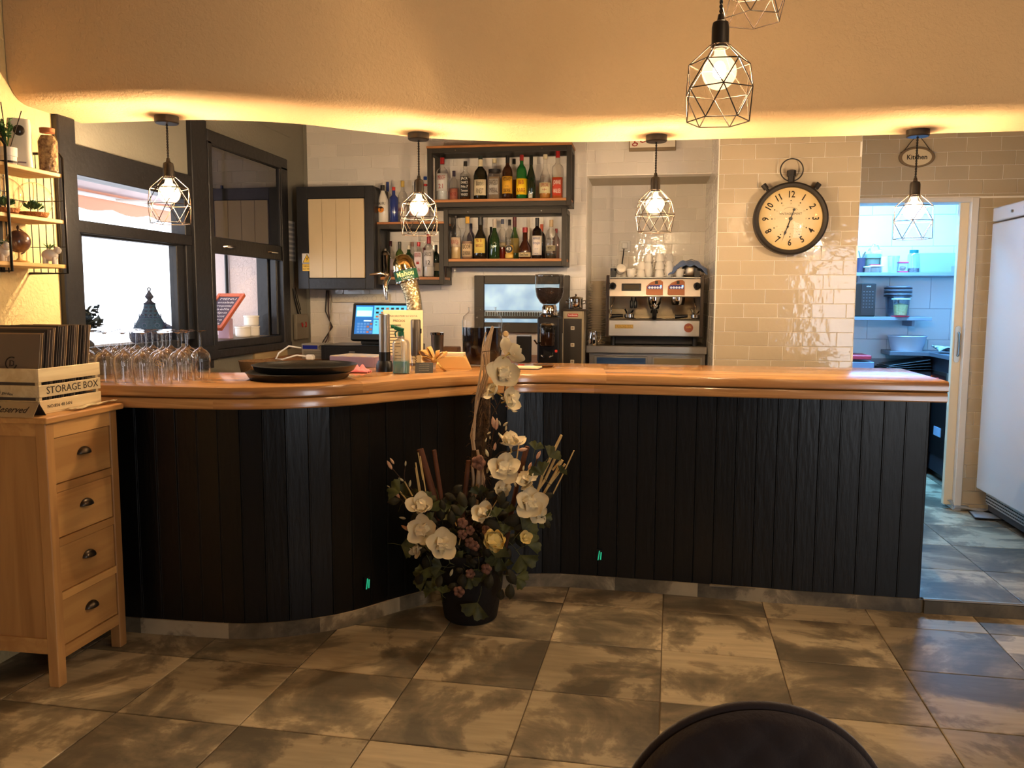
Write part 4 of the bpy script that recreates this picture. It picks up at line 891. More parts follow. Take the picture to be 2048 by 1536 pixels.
# ================================================================== COFFEE CORNER
bench = thing('steel_bench', 'stainless refrigerated bench under the coffee machine', 'bench', (.0, 6.0, .062))
M().box(-.430, .412, -.10, .58, 1.055, 1.108).obj('top', STEEL, bench, bevel=.004)
M().box(-.41, .405, -.06, .55, 0, 1.055).obj('body', STEEL, bench, bevel=.003)
BLUEG = pm('blue_reflective_door', (70, 100, 150), .25, .4, var=.35, vscale=8, stretch=(1, 1, 8))
d1 = M().box(-.375, .005, -.075, -.06, .55, 1.035).obj('door', STEEL, bench, bevel=.003); M().box(-.355, -.01, -.079, -.075, .57, 1.022).obj('door_panel', BLUEG, d1)
d2 = M().box(.035, .385, -.075, -.06, .55, 1.035).obj('door', STEEL, bench, bevel=.003); M().box(.05, .37, -.079, -.075, .57, 1.022).obj('door_panel', pm('bench_panel', (150, 132, 100), .35, .7), d2)
em = thing('espresso_machine', 'two-group stainless espresso machine in the tiled recess', 'coffee machine', (.045, 6.0, 1.17))
W2 = .335
M().box(-W2-.006, W2+.006, -.05, .46, .065, .185).obj('drip_tray', STEEL, em, bevel=.006)
M().box(-W2+.01, W2-.01, -.045, .40, .183, .190).obj('tray_grate', pm('grate_dark', (70, 62, 52), .35, .8), em)
M().box(-W2, W2, .30, .46, .185, .46).obj('back_panel', pm('warm_steel', (196, 176, 140), .22, 1.), em, bevel=.003)
M().add([(-W2, -.055, .345), (W2, -.055, .345), (W2, .46, .345), (-W2, .46, .345), (-W2, -.025, .478), (W2, -.025, .478), (W2, .46, .478), (-W2, .46, .478)], [(0,3,2,1),(4,5,6,7),(0,1,5,4),(1,2,6,5),(2,3,7,6),(3,0,4,7)]).obj('head', pm('satin_steel', (196, 188, 180), .3, .9), em, bevel=.006)
for s_, n_ in ((-1, 'left'), (1, 'right')): M().box(s_*W2-.014*(s_ > 0)-.006, s_*W2+.014*(s_ < 0)+.006, -.06, .46, .06, .50).obj('side_panel', pm('machine_side', (70, 62, 54), .3, .7) if s_ > 0 else CHROME, em, bevel=.004)
for s_ in (-1, 1): M().lathe([(.018, 0), (.018, .062), (1e-6, .062)], 14, (s_*.29, .02, 0)).obj('foot', BLACKP, em, 40); M().lathe([(.018, 0), (.018, .062), (1e-6, .062)], 14, (s_*.29, .40, 0)).obj('foot', BLACKP, em, 40)
M().box(-W2+.03, W2-.03, .05, .44, .008, .060).obj('undertray', BLACKP, em)
M().box(-W2-.004, W2+.004, -.028, .46, .478, .486).obj('cup_rail_top', STEEL, em, bevel=.002)
fm = T_((0, -.041, .412)) @ Rx(R(-12.7))       # tilted fascia
def fas(nm, b, mt, bev=.002): return M().box(b[0], b[1], b[4] if len(b) > 4 else -.006, 0.002, b[2], b[3], fm).obj(nm, mt, em, bevel=bev)
fas('display', (-.232, -.095, -.024, .028, -.008), BLACKP); fas('display_screen', (-.218, -.11, -.016, .018, -.010), pm('lcd_dark', (66, 60, 46), .2))
COP = pm('copper_panel', (150, 92, 58), .35, .3)
for cx in (-.005, .145):
    pl = [(-.058, -.048), (-.050, -.056), (.060, -.056), (.060, .040), (.045, .052), (.012, .052), (-.030, .034), (-.056, .008)]
    q = M().prism([(x+cx+.002, y) for x, y in pl], 0, .006, fm @ Rx(pi/2)).obj('control_panel', COP, em)
    M().prism([(x+cx, y) for x, y in [(-.045, -.012), (.056, -.012), (.056, .016), (-.035, .016), (-.048, .002)]], .006, .008, fm @ Rx(pi/2)).obj('button_strip', pm('deep_blue', (28, 34, 110), .3, emis=.15), q)
    m = M(); m2 = M()
    for i in range(5): m.lathe([(.0075, .012), (.0085, .010), (.0085, .006), (1e-6, .006)][::-1]+[(1e-6, .012)], 12, (0, 0, 0), fm @ T_((cx-.032+i*.019, 0, -.002)) @ Rx(pi/2))
    m.obj('button', pm('button_white', (220, 220, 226), .3, emis=.25), q, 40)
    M().box(cx+.042, cx+.052, -.0125, -.0085, .004, .014, fm).obj('lit_symbol', pm('lit_blue', (90, 150, 255), .3, emis=4), q)
    M().box(cx+.006, cx+.026, -.010, -.006, .024, .046, fm).obj('badge', BLACKP, q)
for cx in (-.295, .29):   # steam knobs
    k_ = M().lathe([(1e-6, .0), (.024, .0), (.026, .012), (.020, .03), (.014, .045), (.006, .052), (1e-6, .052)], 10, (0, 0, 0), T_((cx, -.052, .420)) @ Rx(R(70))).obj('steam_knob', BLACKP, em, 30)
    M().box(cx-.018, cx+.018, -.03, .03, .486, .53).lathe([(.022, 0), (.022, .05), (1e-6, .052)], 12, (cx, .02, .50)).obj('knob_housing', BLACKP, em, 40)
for cx in (.0, .165):   # group heads
    q = M().lathe([(1e-6, .345), (.050, .345), (.050, .325), (.046, .300), (.040, .290), (1e-6, .288)], 24, (cx, .04, 0)).obj('group_head', CHROME, em, 40)
pf1 = M(); pf1.lathe([(1e-6, .262), (.03, .262), (.038, .275), (.038, .292), (1e-6, .293)], 20, (0, .04, 0)).tube([(0, .01, .275), (0, -.03, .262), (0, -.065, .245)], .011, 8)
pf1.obj('portafilter', CHROME, em, 40)
M().tube([(0, -.06, .247), (0, -.10, .225), (0, -.15, .20)], .016, 10, rs=[.013, .018, .015]).obj('portafilter_handle', BLACKP, em, 40)
M().tube([(0, .03, .265), (-.016, .02, .25), (-.02, .01, .235)], .007, 8).tube([(0, .03, .265), (.016, .02, .25), (.02, .01, .235)], .007, 8).obj('spout', CHROME, em, 40)
for i, cx in enumerate((-.162, -.135)): M().lathe([(.005, .345), (.006, .325), (.012, .315), (.013, .275), (.010, .265), (1e-6, .265)][::-1], 12, (cx, .06, 0)).obj('hot_water_spout', BLACKP, em, 40)
# loose portafilters lying on the tray
for (cx, dr_) in ((-.22, 1), (.245, -1)):
    x_ = cx; hd_ = M().tube([(x_-.09, .0, .208), (x_-.04, .0, .210), (x_, .0, .212)] if dr_ > 0 else [(x_-.10, 0, .207), (x_-.05, 0, .210), (x_-.01, 0, .212)], .014, 10, rs=[.016, .013, .011]).obj('loose_handle', BLACKP, em, 40)
    M().lathe([(1e-6, .194), (.030, .194), (.036, .20), (.036, .222), (.030, .224), (1e-6, .222)], 20, (x_+.045, .0, 0)).tube([(x_+.03, -.01, .222), (x_+.02, -.02, .245), (x_+.012, -.025, .262)], .006, 6).tube([(x_+.05, -.01, .222), (x_+.07, -.02, .25)], .005, 6).obj('loose_portafilter', CHROME, em, 40)
M().tube([(-.285, .02, .345), (-.29, -.02, .31), (-.305, -.04, .27), (-.305, -.03, .20)], .005, 8).obj('steam_wand', CHROME, em, 40)
M().tube([(.275, .02, .345), (.28, -.02, .31), (.285, -.04, .27), (.285, -.03, .20)], .005, 8).obj('steam_wand', CHROME, em, 40)
M().box(-.275, -.145, -.0515, -.050, .122, .150).obj('name_plate', pm('plate_gold', (150, 124, 70), .4, .6), em)
text('EXPOBAR', .022, GOLD, em, T_((-.21, -.0515, .136)), .12, bold=True)
q = M().lathe([(1e-6, .003), (.032, .003), (.032, 0), (1e-6, 0)], 24, (0, 0, 0), T_((.240, -.050, .130)) @ Rx(pi/2)).obj('round_badge', pm('badge_red', (136, 66, 42), .4), em, 40)
text('café', .024, GOLD, q, T_((.240, -.0535, .136)))
# cups on the machine
cup = thing('cup', 'x', 'cup', (0, 0, 0)); M().lathe([(1e-6, .005), (.019, .004), (.021, 0), (.023, .002), (.029, .02), (.034, .055), (.0345, .058), (.032, .058), (.027, .02), (.018, .008), (1e-6, .008)], 20).obj('body', WHITE, cup, 60)
M().tube([(.031, 0, .045), (.046, 0, .046), (.05, 0, .034), (.044, 0, .022), (.029, 0, .02)], .0035, 6).obj('handle', WHITE, cup, 60)
ZC = 1.17+.486
cups = [(1239, 0, 1, .0, 'white cup upside down with brown print, first right of the glass stack'), (1262, 0, 0, -.02, 'white cup lying tilted in the middle of the cup pile'), (1281, 0, 1, .03, 'white cup upside down in the front middle of the cup pile'),
 (1297, 0, 0, .06, 'small white cup at the base of the middle column'), (1297, 1, 1, .07, 'white cup second from the base of the middle column'), (1297, 2, 1, .07, 'white cup on top of the middle column'),
 (1319, 0, 1, .0, 'white cup at the base of the tallest column of cups'), (1319, 1, 1, .0, 'white cup with print in the middle of the tallest column'), (1319, 2, 1, .0, 'white cup on top of the tallest column, catching the lamp'),
 (1337, 0, 0, .02, 'white cup upright at the base beside the blue cloth'), (1337, 1, 1, .02, 'white cup with round handle half under the blue cloth'), (1337, 2, 1, .10, 'white cup on top behind the end of the blue cloth'),
 (1359, 0, 0, .01, 'white cup in front of the blue cloth'), (1283, 1, 1, .08, 'white cup in the second layer behind the front middle one'), (1250, 0, 1, .08, 'white cup in the back row by the socket'), (1305, 1, 0, .12, 'white cup at the back of the middle column')]
first = True
for (px, lev, inv, dy, lab) in cups:
    p = atY(px, 545, 6.03+dy); z = ZC+lev*.056+(.058 if inv else 0); r_ = cup if first else dup(cup, (0, 0, 0)); first = False
    r_.location = (p.x, 6.03+dy, z); r_['label'] = lab; r_['group'] = 'cups warming on the coffee machine'; r_.rotation_euler = (pi if inv else 0, 0, random.uniform(-1.2, .6) if px not in (1337, 1319) else -.2)
for r_ in (bpy.data.objects['cup.001'],): r_.rotation_euler = (R(60), 0, .3); r_.location.z = ZC+.035
pr_ = bpy.data.objects['cup']; text('BON', .016, INK, pr_, Rx(pi) @ T_((0, -.001, -.034)), .03, .0335)
gs = thing('glass_stack', 'stack of small clear glasses at the left end of the coffee machine', 'glasses', (atY(1229, 545, 6.03).x, 6.03, ZC))
for i in range(3): M().lathe([(1e-6, .003), (.020, 0), (.026, .05), (.0265, .058), (.0245, .058), (.0185, .004)], 16, (0, 0, .036*i)).obj('glass', GLASS, gs, 60)
# teapot under the blue cloth
tp = thing('metal_teapot', 'metal pot with wire handle under the blue cloth on the coffee machine', 'pot', (atY(1382, 545, 6.08).x, 6.08, ZC))
M().lathe([(1e-6, 0), (.05, 0), (.062, .02), (.062, .07), (.05, .09), (1e-6, .092)], 20).obj('body', STEEL, tp, 60); M().tube([(-.035, 0, .09), (-.03, 0, .118), (0, 0, .128), (.03, 0, .118), (.035, 0, .09)], .003, 6).obj('handle', CHROME, tp, 60)
bx = atY(1372, 540, 6.05)
def cloth(u, v):
    x = -.125+.27*u; y = -.085+.17*v
    top = .108 - 1.4*max(0, abs(x-.02)-.055)**1.0*.62 - .9*max(0, abs(y)-.05)
    z = max(.012+.01*sin(u*23), top+.006*sin(u*31+v*9)+.004*sin(v*27))
    return (x, y*(.8+.2*u), z)
tag(M().grid(cloth, 34, 18).obj('blue_cloth', pm('blue_cloth', (92, 112, 152), .9, sheen=.3, bump=.3, bscale=200), smooth=80, solid=.003, loc=(bx.x, 6.075, ZC+.002)), 'blue cleaning cloth draped over the pot on the coffee machine', 'cloth')
# plug + socket above the machine
so = thing('wall_socket', 'white power socket with plug and black lead above the coffee machine', 'socket', (atY(1250, 492, YR).x, YR-.008, atY(1250, 492, YR).z))
M().box(-.042, .042, -.010, 0, -.042, .042).obj('plate', PLASTW, so, bevel=.004); M().box(-.024, .024, -.05, -.01, -.024, .024).obj('plug', PLASTW, so, bevel=.006)
M().tube([(-.006, -.04, -.024), (-.010, -.05, -.07), (-.02, -.06, -.16)], .005, 6).obj('lead', BLACKP, so, 60)
# saucers: one column of ~28
sa = thing('saucer', 'x', 'saucer', (0, 0, 0)); M().lathe([(1e-6, .003), (.03, .003), (.034, 0), (.038, .003), (.066, .0105), (.068, .012), (.065, .012), (.036, .006), (1e-6, .006)], 24).obj('plate', pm('saucer_china', (206, 190, 160), .25), sa, 60)
xs_ = atY(1192, 640, 5.98).x; zt = 1.172; nS = 32
for i in range(nS):
    r_ = sa if i == 0 else dup(sa, (0, 0, 0)); 
    lab = 'saucer in the tall stack left of the coffee machine, %s from the bottom' % nth(i)
    r_.location = (xs_+random.uniform(-.0015, .0015), 6.05+random.uniform(-.001, .001), zt+i*.0122); r_['label'] = lab
    r_['group'] = 'saucers in the tall stack'
for i in range(7):
    r_ = dup(sa, (xs_+.004, 6.05, zt+nS*.0122+i*.0095), label='smaller saucer on top of the tall saucer stack, %s from the top' % nth(6-i), scale=.86); r_['group'] = 'small saucers on the tall stack'
# milk jug
jg = thing('milk_jug', 'small steel milk jug on the bench in front of the saucers', 'jug', (atY(1186, 687, 5.93).x, 5.955, 1.170))
M().lathe([(1e-6, 0), (.030, 0), (.033, .006), (.033, .06), (.027, .088), (.028, .098), (.026, .098), (.025, .088), (1e-6, .01)], 24).obj('body', CHROME, jg, 60); M().tube([(.026, 0, .09), (.050, 0, .09), (.054, 0, .05), (.032, 0, .02)], .004, 6).obj('handle', CHROME, jg, 60)
M().box(-.008, .008, -.034, -.024, .090, .100).obj('spout', CHROME, jg, bevel=.002)
# coffee pod dispenser
ds = thing('capsule_dispenser', 'tall black capsule dispenser with red logo between grinder and saucers', 'dispenser', (-.505, 5.66, 1.02))
STT = pm('dispenser_taupe', (150, 136, 110), .45, .3)
M().box(-.062, .062, -.02, .14, .0, .395).obj('case', pm('dispenser_dark', (46, 40, 32), .4), ds, bevel=.002)
M().box(-.064, .064, -.024, .0, .345, .398).obj('header', STT, ds, bevel=.002); M().box(.062, .075, -.018, .14, 0, .398).box(-.066, -.062, -.022, .14, 0, .398).obj('side_rail', STT, ds)
M().box(-.036, .036, -.027, -.024, .360, .380).obj('logo_field', pm('logo_red', (176, 28, 24), .4), ds, bevel=.003)
text('Rombouts', .017, INKW, ds, T_((0, -.0275, .3705)), .064, bold=True)
for i in range(3): M().box(-.013, .013, -.0235, -.020, .27-.115*i, .295-.115*i).obj('window', pm('pod_window', (190, 180, 160), .4), ds, bevel=.002); M().box(-.007, .007, -.025, -.0235, .276-.115*i, .289-.115*i).obj('pod', pm('pod_brown', (140, 120, 96), .5), ds)
M().box(-.075, .095, -.03, .16, .398, .410).obj('top_tray', pm('tray_bronze', (60, 48, 36), .4, .4), ds, bevel=.002)
sg = thing('sugar_pot', 'polished steel lidded pot on top of the capsule dispenser', 'pot', (-.49, 5.70, 1.431))
M().lathe([(1e-6, 0), (.045, 0), (.047, .004), (.047, .068), (.051, .071), (1e-6, .074)], 28).obj('body', CHROME, sg, 40); M().lathe([(.05, .071), (.046, .080), (.012, .086), (.006, .09), (.008, .10), (1e-6, .106)], 24).obj('lid', CHROME, sg, 60)
for s_ in (-1, 1): M().tube([(s_*.047, 0, .055), (s_*.066, 0, .06), (s_*.066, 0, .04), (s_*.047, 0, .035)], .004, 6).obj('handle', CHROME, sg, 60)
# grinder
gr = thing('coffee_grinder', 'black coffee grinder with glass hopper half full of beans', 'grinder', (-.652, 5.50, 1.04))
M().box(-.075, .075, -.03, .16, 0, .34).obj('body', pm('grinder_black', (20, 18, 17), .3), gr, bevel=.012, seg=2)
M().lathe([(1e-6, .34), (.06, .34), (.066, .352), (.05, .366), (.05, .405), (.042, .42), (1e-6, .42)], 24, (0, .02, 0)).obj('collar', CHROME, gr, 40)
M().lathe([(.040, .42), (.062, .435), (.088, .475), (.096, .52), (.096, .612), (.099, .614)], 32, (0, .02, 0), closed=True).obj('hopper', thin_glass('smoked_hopper', (.80, .80, .80), .02, 1.2, .05), gr, 60)
M().lathe([(1e-6, .425), (.040, .425), (.060, .438), (.085, .478), (.093, .52), (.093, .532), (1e-6, .536)], 28, (0, .02, 0)).obj('coffee_beans', pm('coffee_beans', (46, 28, 18), .5, bump=1., bscale=130), gr, 60)
M().lathe([(1e-6, .622), (.094, .622), (.100, .616), (.100, .608), (.0965, .608)][::-1], 32, (0, .02, 0)).obj('lid', thin_glass('hopper_lid', (.7, .66, .6), .05, 1.2, .08), gr, 40)
M().lathe([(1e-6, .15), (.045, .15), (.05, .16), (.052, .27), (.046, .285), (1e-6, .285)], 24, (0, -.07, 0)).obj('dosing_chamber', thin_glass('smoked_chamber', (.45, .40, .36), .02, 1.4, .06), gr, 60)
M().lathe([(1e-6, .155), (.048, .155), (.049, .235), (1e-6, .24)], 24, (0, -.07, 0)).obj('ground_coffee', pm('ground_coffee', (70, 44, 28), .8), gr, 60)
M().lathe([(1e-6, .285), (.05, .287), (.045, .298), (1e-6, .305)], 24, (0, -.07, 0)).obj('chamber_lid', CHROME, gr, 60)
M().tube([(-.045, -.07, .17), (-.07, -.09, .165), (-.085, -.10, .19)], .006, 8).obj('dosing_lever', CHROME, gr, 40)
M().box(.045, .062, -.034, -.028, .105, .122).obj('power_switch', pm('switch_red', (190, 50, 36), .4, emis=.2), gr, bevel=.002)
M().tube([(-.03, -.05, .10), (-.035, -.09, .085), (-.02, -.11, .08)], .006, 8).tube([(.03, -.05, .10), (.035, -.09, .085), (.02, -.11, .08)], .006, 8).obj('fork', CHROME, gr, 40)
# black canister
cn = thing('black_canister', 'black box canister with pale lid left of the grinder', 'canister', (-.79, 5.3, 1.087)); M().box(-.045, .045, -.03, .04, 0, .172).obj('body', BLACKP, cn, bevel=.004); M().box(-.045, .045, -.03, .04, .172, .178).obj('lid', pm('pale_blue_lid', (150, 160, 180), .4), cn, bevel=.002)
# ================================================================== SIGNS AND CLOCK
ck = thing('wall_clock', 'big pocket-watch style wall clock with cream face reading half past six', 'clock', (.862, YC-.055, 2.0)); RC = .222
DKR = pm('clock_rim_metal', (52, 47, 42), .5, .4, bump=.2, bscale=90)
Mc = Rx(pi/2)
M().lathe([(RC*.86, .0), (RC*.86, .035), (RC*.88, .05), (RC*.95, .056), (RC*1.0, .046), (RC*1.01, .02), (RC*.99, -.045), (RC*.80, -.045), (RC*.80, .01)], 64, (0, 0, 0), Mc, closed=True).obj('rim', DKR, ck, 40)
m, T = newmat('aged_clock_face'); g_ = T.new('ShaderNodeTexCoord'); ln = T.new('ShaderNodeVectorMath', operation='LENGTH'); T.l.new(g_.outputs['Object'], ln.inputs[0])
rp = T.new('ShaderNodeValToRGB'); rp.color_ramp.elements[0].position = .09; rp.color_ramp.elements[0].color = lin((232, 214, 172)); rp.color_ramp.elements[1].position = .2; rp.color_ramp.elements[1].color = lin((214, 178, 104))
T.l.new(ln.outputs['Value'], rp.inputs[0]); nz = T.new('ShaderNodeTexNoise'); nz.inputs['Scale'].default_value = 9; T.l.new(g_.outputs['Object'], nz.inputs[0]); mxx = T.new('ShaderNodeMix', data_type='RGBA', blend_type='MULTIPLY'); mxx.inputs[0].default_value = .35
T.l.new(rp.outputs[0], mxx.inputs[6]); T.l.new(nz.outputs[0], mxx.inputs[7]); T.l.new(mxx.outputs[2], T.b.inputs['Base Color']); T.b.inputs['Roughness'].default_value = .5; CF = m
M().lathe([(1e-6, .022), (RC*.87, .022), (RC*.87, 0), (1e-6, 0)], 64, (0, 0, 0), Mc).obj('face', CF, ck, 40)
for h_ in range(1, 13):
    if h_ in (4,): pass
    a = R(30*h_); mt = T_((sin(a)*RC*.665, -.0225, cos(a)*RC*.665)) @ Ry(a if h_ not in (5, 6, 7) or True else 0) 
    if h_ in (6,): mt = T_((0, -.0225, -RC*.665))
    elif h_ in (5, 7, 4): mt = T_((sin(a)*RC*.665, -.0225, cos(a)*RC*.665)) @ Ry(a+pi)
    o = text(str(h_), .056, INK, ck, mt @ Matrix.Diagonal((.82, 1, 1, 1)), None, None, .001, True, 'numeral')
    M().lathe([(1e-6, .001), (.004, .001), (.004, 0), (1e-6, 0)], 10, (0, 0, 0), T_((sin(a)*RC*.50, -.0225, cos(a)*RC*.50)) @ Mc).obj('hour_dot', INK, ck)
    text(str(12+h_), .012, pm('faded_ink', (150, 124, 84), .7), ck, T_((sin(a)*RC*.42, -.0225, cos(a)*RC*.42)), name='small_numeral')
text('VINTAGE SPORT', .018, INK, ck, T_((0, -.0225, .030)), .135, name='dial_name')
m = M()
for i in range(15): a = R(-50+i*100/14); b = R(-50+(i+1)*100/14); m.tube([(sin(a)*.05, -.0228, .035+cos(a)*.036), (sin(b)*.05, -.0228, .035+cos(b)*.036)], .0006, 4)
m.box(-.07, .05, -.0235, -.0225, -.062, -.0613).obj('dial_ornament', pm('faded_ink', (150, 124, 84)), ck)
def hand(nm, ang, L, w, tail):
    mt = T_((0, -.030, 0)) @ Ry(R(ang)); m = M()
    m.prism([(-w, 0), (-w*.5, L*.5), (-w*2.4, L*.60), (-w*.4, L*.72), (0, L), (w*.4, L*.72), (w*2.4, L*.60), (w*.5, L*.5), (w, 0), (w*.8, -tail), (-w*.8, -tail)], 0, .0015, mt @ Rx(pi/2))
    m.lathe([(1e-6, .002), (w*2.6, .002), (w*2.6, 0), (1e-6, 0)], 12, (0, 0, 0), mt @ T_((0, 0, -tail)) @ Mc)
    return m.obj(nm, pm('hand_black', (26, 20, 17), .4), ck)
hand('hour_hand', 197, .085, .003, .0); hand('minute_hand', 199, .150, .0032, .058)
M().lathe([(1e-6, .004), (.011, .004), (.011, 0), (1e-6, 0)], 16, (0, -.031, 0), Mc).lathe([(.0055, .0045), (.0055, .004), (1e-6, .004)], 12, (0, -.031, 0), Mc).obj('hub', pm('hand_black', (26, 20, 17)), ck)
M().lathe([(.020, .195), (.020, .262), (.028, .262), (.028, .296), (.020, .300), (1e-6, .300)], 10, (0, 0, .0)).obj('crown', DKR, ck, 30)
M().tube([(.068*sin(2*pi*i/40), -.004, .300+.068*cos(2*pi*i/40)) for i in range(40)], .004, 8, True).obj('ring', DKR, ck, 60)
for s_ in (-1, 1):
    mt = Ry(R(s_*38)); M().lathe([(.010, .2), (.010, .238), (.017, .238), (.017, .272), (1e-6, .274)], 12, (0, 0, 0), mt).obj('push_button', DKR, ck, 30)
M().lathe([(RC*.87, .030), (RC*.6, .044), (RC*.3, .050), (1e-6, .052)], 48, (0, 0, 0), Mc, closed=True).obj('domed_glass', thin_glass('clock_glass', (1, 1, 1), .02, 1.2, .02), ck, 80)
# oval kitchen sign
p = atY(1833, 315, YK-.02); ks = thing('kitchen_sign', 'small oval enamel sign reading Kitchen above the kitchen doorway', 'sign', (p.x, YK-.022, p.z))
ax, az = .112, .066
def ov(s_, d0, d1): return M().prism([(ax*s_*cos(2*pi*i/40) , az*s_*sin(2*pi*i/40)) for i in range(40)], d0, d1, Rx(pi/2))
ov(1, 0, .008).obj('rim', pm('sign_rim', (128, 106, 78), .5, .3), ks, bevel=.002); ov(.82, .008, .0095).obj('plate', pm('sign_cream', (214, 196, 160), .4), ks)
text('Kitchen', .044, INK, ks, T_((0, -.0095, 0)), .125, bold=True)
M().tube([(-.08, -.004, .045), (-.04, -.002, .10), (0, 0, .15), (.04, -.002, .10), (.08, -.004, .045)], .0025, 6).obj('hanging_cord', BRONZE, ks)
# framed sign above the recess, cut by the soffit
p0 = atY(1258, 303, 6.0); p1 = atY(1352, 300, 6.0)
fs_ = thing('framed_sign', 'white framed sign with red handwritten letters above the coffee recess, cut off by the soffit', 'sign', ((p0.x+p1.x)/2, 6.02, p1.z))
hw = (p1.x-p0.x)/2
M().box(-hw, hw, -.012, .012, 0, .26).obj('frame', pm('grey_wood_frame', (136, 118, 92), .6), fs_, bevel=.003); M().box(-hw+.006, hw-.006, -.016, -.012, .024, .24).obj('panel', pm('sign_white', (226, 216, 196), .5), fs_)
text('good', .10, pm('sign_red', (150, 40, 34), .5), fs_, T_((-.03, -.0165, .085)), .2, shear=.25); text('coffee', .07, INK, fs_, T_((0, -.0165, .17)), .22, shear=.2)
# ================================================================== THINGS ON THE BAR
CUPM = pm('grey_anodised', (92, 84, 76), .35, .6)
def onbar(px, py): return atZ(px, py, CT)
# trays
q = onbar(603, 764); tz = CT+.001
def tray(z, c, r, lab):
    t = thing('round_tray', lab, 'tray', (c[0], c[1], z), 0, 'round black waiter trays')
    M().lathe([(1e-6, .002), (r*.88, .002), (r*.90, 0), (r*.93, .004), (r*.985, .026), (r, .030), (r*1.005, .031), (r*.99, .033), (r*.96, .026), (r*.90, .006), (1e-6, .006)], 64).obj('tray_body', pm('tray_rubber', (27, 27, 26), .28, bump=.1, bscale=200), t, 60); return t
tray(tz, (-1.59, 3.60), .238, 'lower round black waiter tray lying on the bar')
tray(tz+.031, (-1.57, 3.625), .240, 'upper round black waiter tray lying on the other tray')
tag(M().grid(lambda u, v: (-.045+.10*u, -.04+.08*v, .03*sin(pi*min(1, max(0, u)))*sin(pi*v)*(1+.4*sin(u*17+v*5))+.003+.004*sin(v*19)), 18, 14).obj('pink_cloth', pm('pink_cloth', (236, 130, 136), .9), smooth=80, solid=.003, loc=tuple(onbar(722, 746)+Vector((-.02, .02, .002)))), 'crumpled pink cloth beside the round trays', 'cloth')
# book/box lying at back
p = onbar(725, 733); bx_ = thing('jigsaw_box', 'flat lilac box with a blue picture lid behind the pink cloth', 'box', (p.x-.02, p.y+.05, CT), R(-12))
M().box(-.15, .13, -.09, .11, 0, .055).obj('box_body', pm('lilac_card', (130, 108, 130), .6), bx_, bevel=.002); M().box(-.148, .128, -.088, .108, .055, .058).obj('lid_picture', pm('lid_picture', (140, 150, 176), .4, col2=(206, 180, 140), vscale=25), bx_)
# electric opener in steel on black stand
p = onbar(766, 744); eo = thing('wine_opener', 'upright stainless wine opener on a black stand, left of the spray bottle', 'opener', (p.x, p.y+.03, CT))
M().lathe([(1e-6, 0), (.044, 0), (.044, .035), (.036, .05), (.035, .055), (1e-6, .055)], 28).obj('stand', BLACKP, eo, 40); M().lathe([(.029, .055), (.029, .10), (1e-6, .10)], 24).obj('collar', BLACKP, eo, 40)
M().lathe([(.0275, .10), (.0275, .288), (.024, .292), (1e-6, .292)], 28).obj('barrel', STEEL, eo, 40)
# spray bottle
p = onbar(799, 748); sb = thing('spray_bottle', 'square spray bottle of turquoise cleaner with green trigger', 'spray bottle', (p.x, p.y+.03, CT))
M().lathe([(1e-6, .002), (.036, .002), (.037, .006), (.037, .150), (.033, .162), (.016, .172), (.015, .188)], 24, sq=5).obj('body', thin_glass('milky_plastic', (.80, .80, .78), .35, .5, .22), sb, 50)
M().lathe([(1e-6, .004), (.035, .004), (.0355, .008), (.0355, .062), (1e-6, .062)], 24, sq=5).obj('cleaning_liquid', pm('turquoise_liquid', (78, 170, 178), .15), sb, 50)
GRN = pm('green_plastic', (22, 92, 66), .35)
M().lathe([(.016, .184), (.016, .206), (1e-6, .206)], 16).obj('collar', GRN, sb, 40)
M().box(-.034, .014, -.008, .008, -.009, .012, T_((0, 0, .216)) @ Ry(R(18))).obj('nozzle_body', GRN, sb, bevel=.003); M().tube([(-.032, 0, .228), (-.048, 0, .235)], .008, 8).tube([(-.018, 0, .212), (-.030, 0, .200), (-.026, 0, .182)], .004, 6).obj('trigger', GRN, sb, 40)
M().tube([(0, 0, .18), (.004, 0, .1), (0, 0, .01)], .002, 6).obj('dip_tube', PLASTW, sb)
# grey cylinder with clear base (electric corkscrew)
p = onbar(829, 741); ec = thing('electric_corkscrew', 'grey electric corkscrew with clear base, right of the spray bottle', 'corkscrew', (p.x, p.y+.03, CT))
M().lathe([(.026, 0), (.026, .078), (.024, .08)], 24, closed=True).obj('clear_base', thin_glass('smoked_clear', (.75, .75, .72), .03, 1.3, .1), ec, 60); M().lathe([(1e-6, .078), (.026, .078), (.026, .255), (.022, .262), (1e-6, .262)], 28).obj('barrel', CUPM, ec, 40)
M().tube([(0, 0, .08)]+[(.005*cos(k), .005*sin(k), .075-k*.002) for k in range(28)], .0016, 5).obj('spiral', CHROME, ec); M().lathe([(.004, .003), (1e-6, .005)], 10, (.026, 0, .20)).box(.024, .030, -.006, .006, .19, .215).obj('button', BLACKP, ec, bevel=.001)
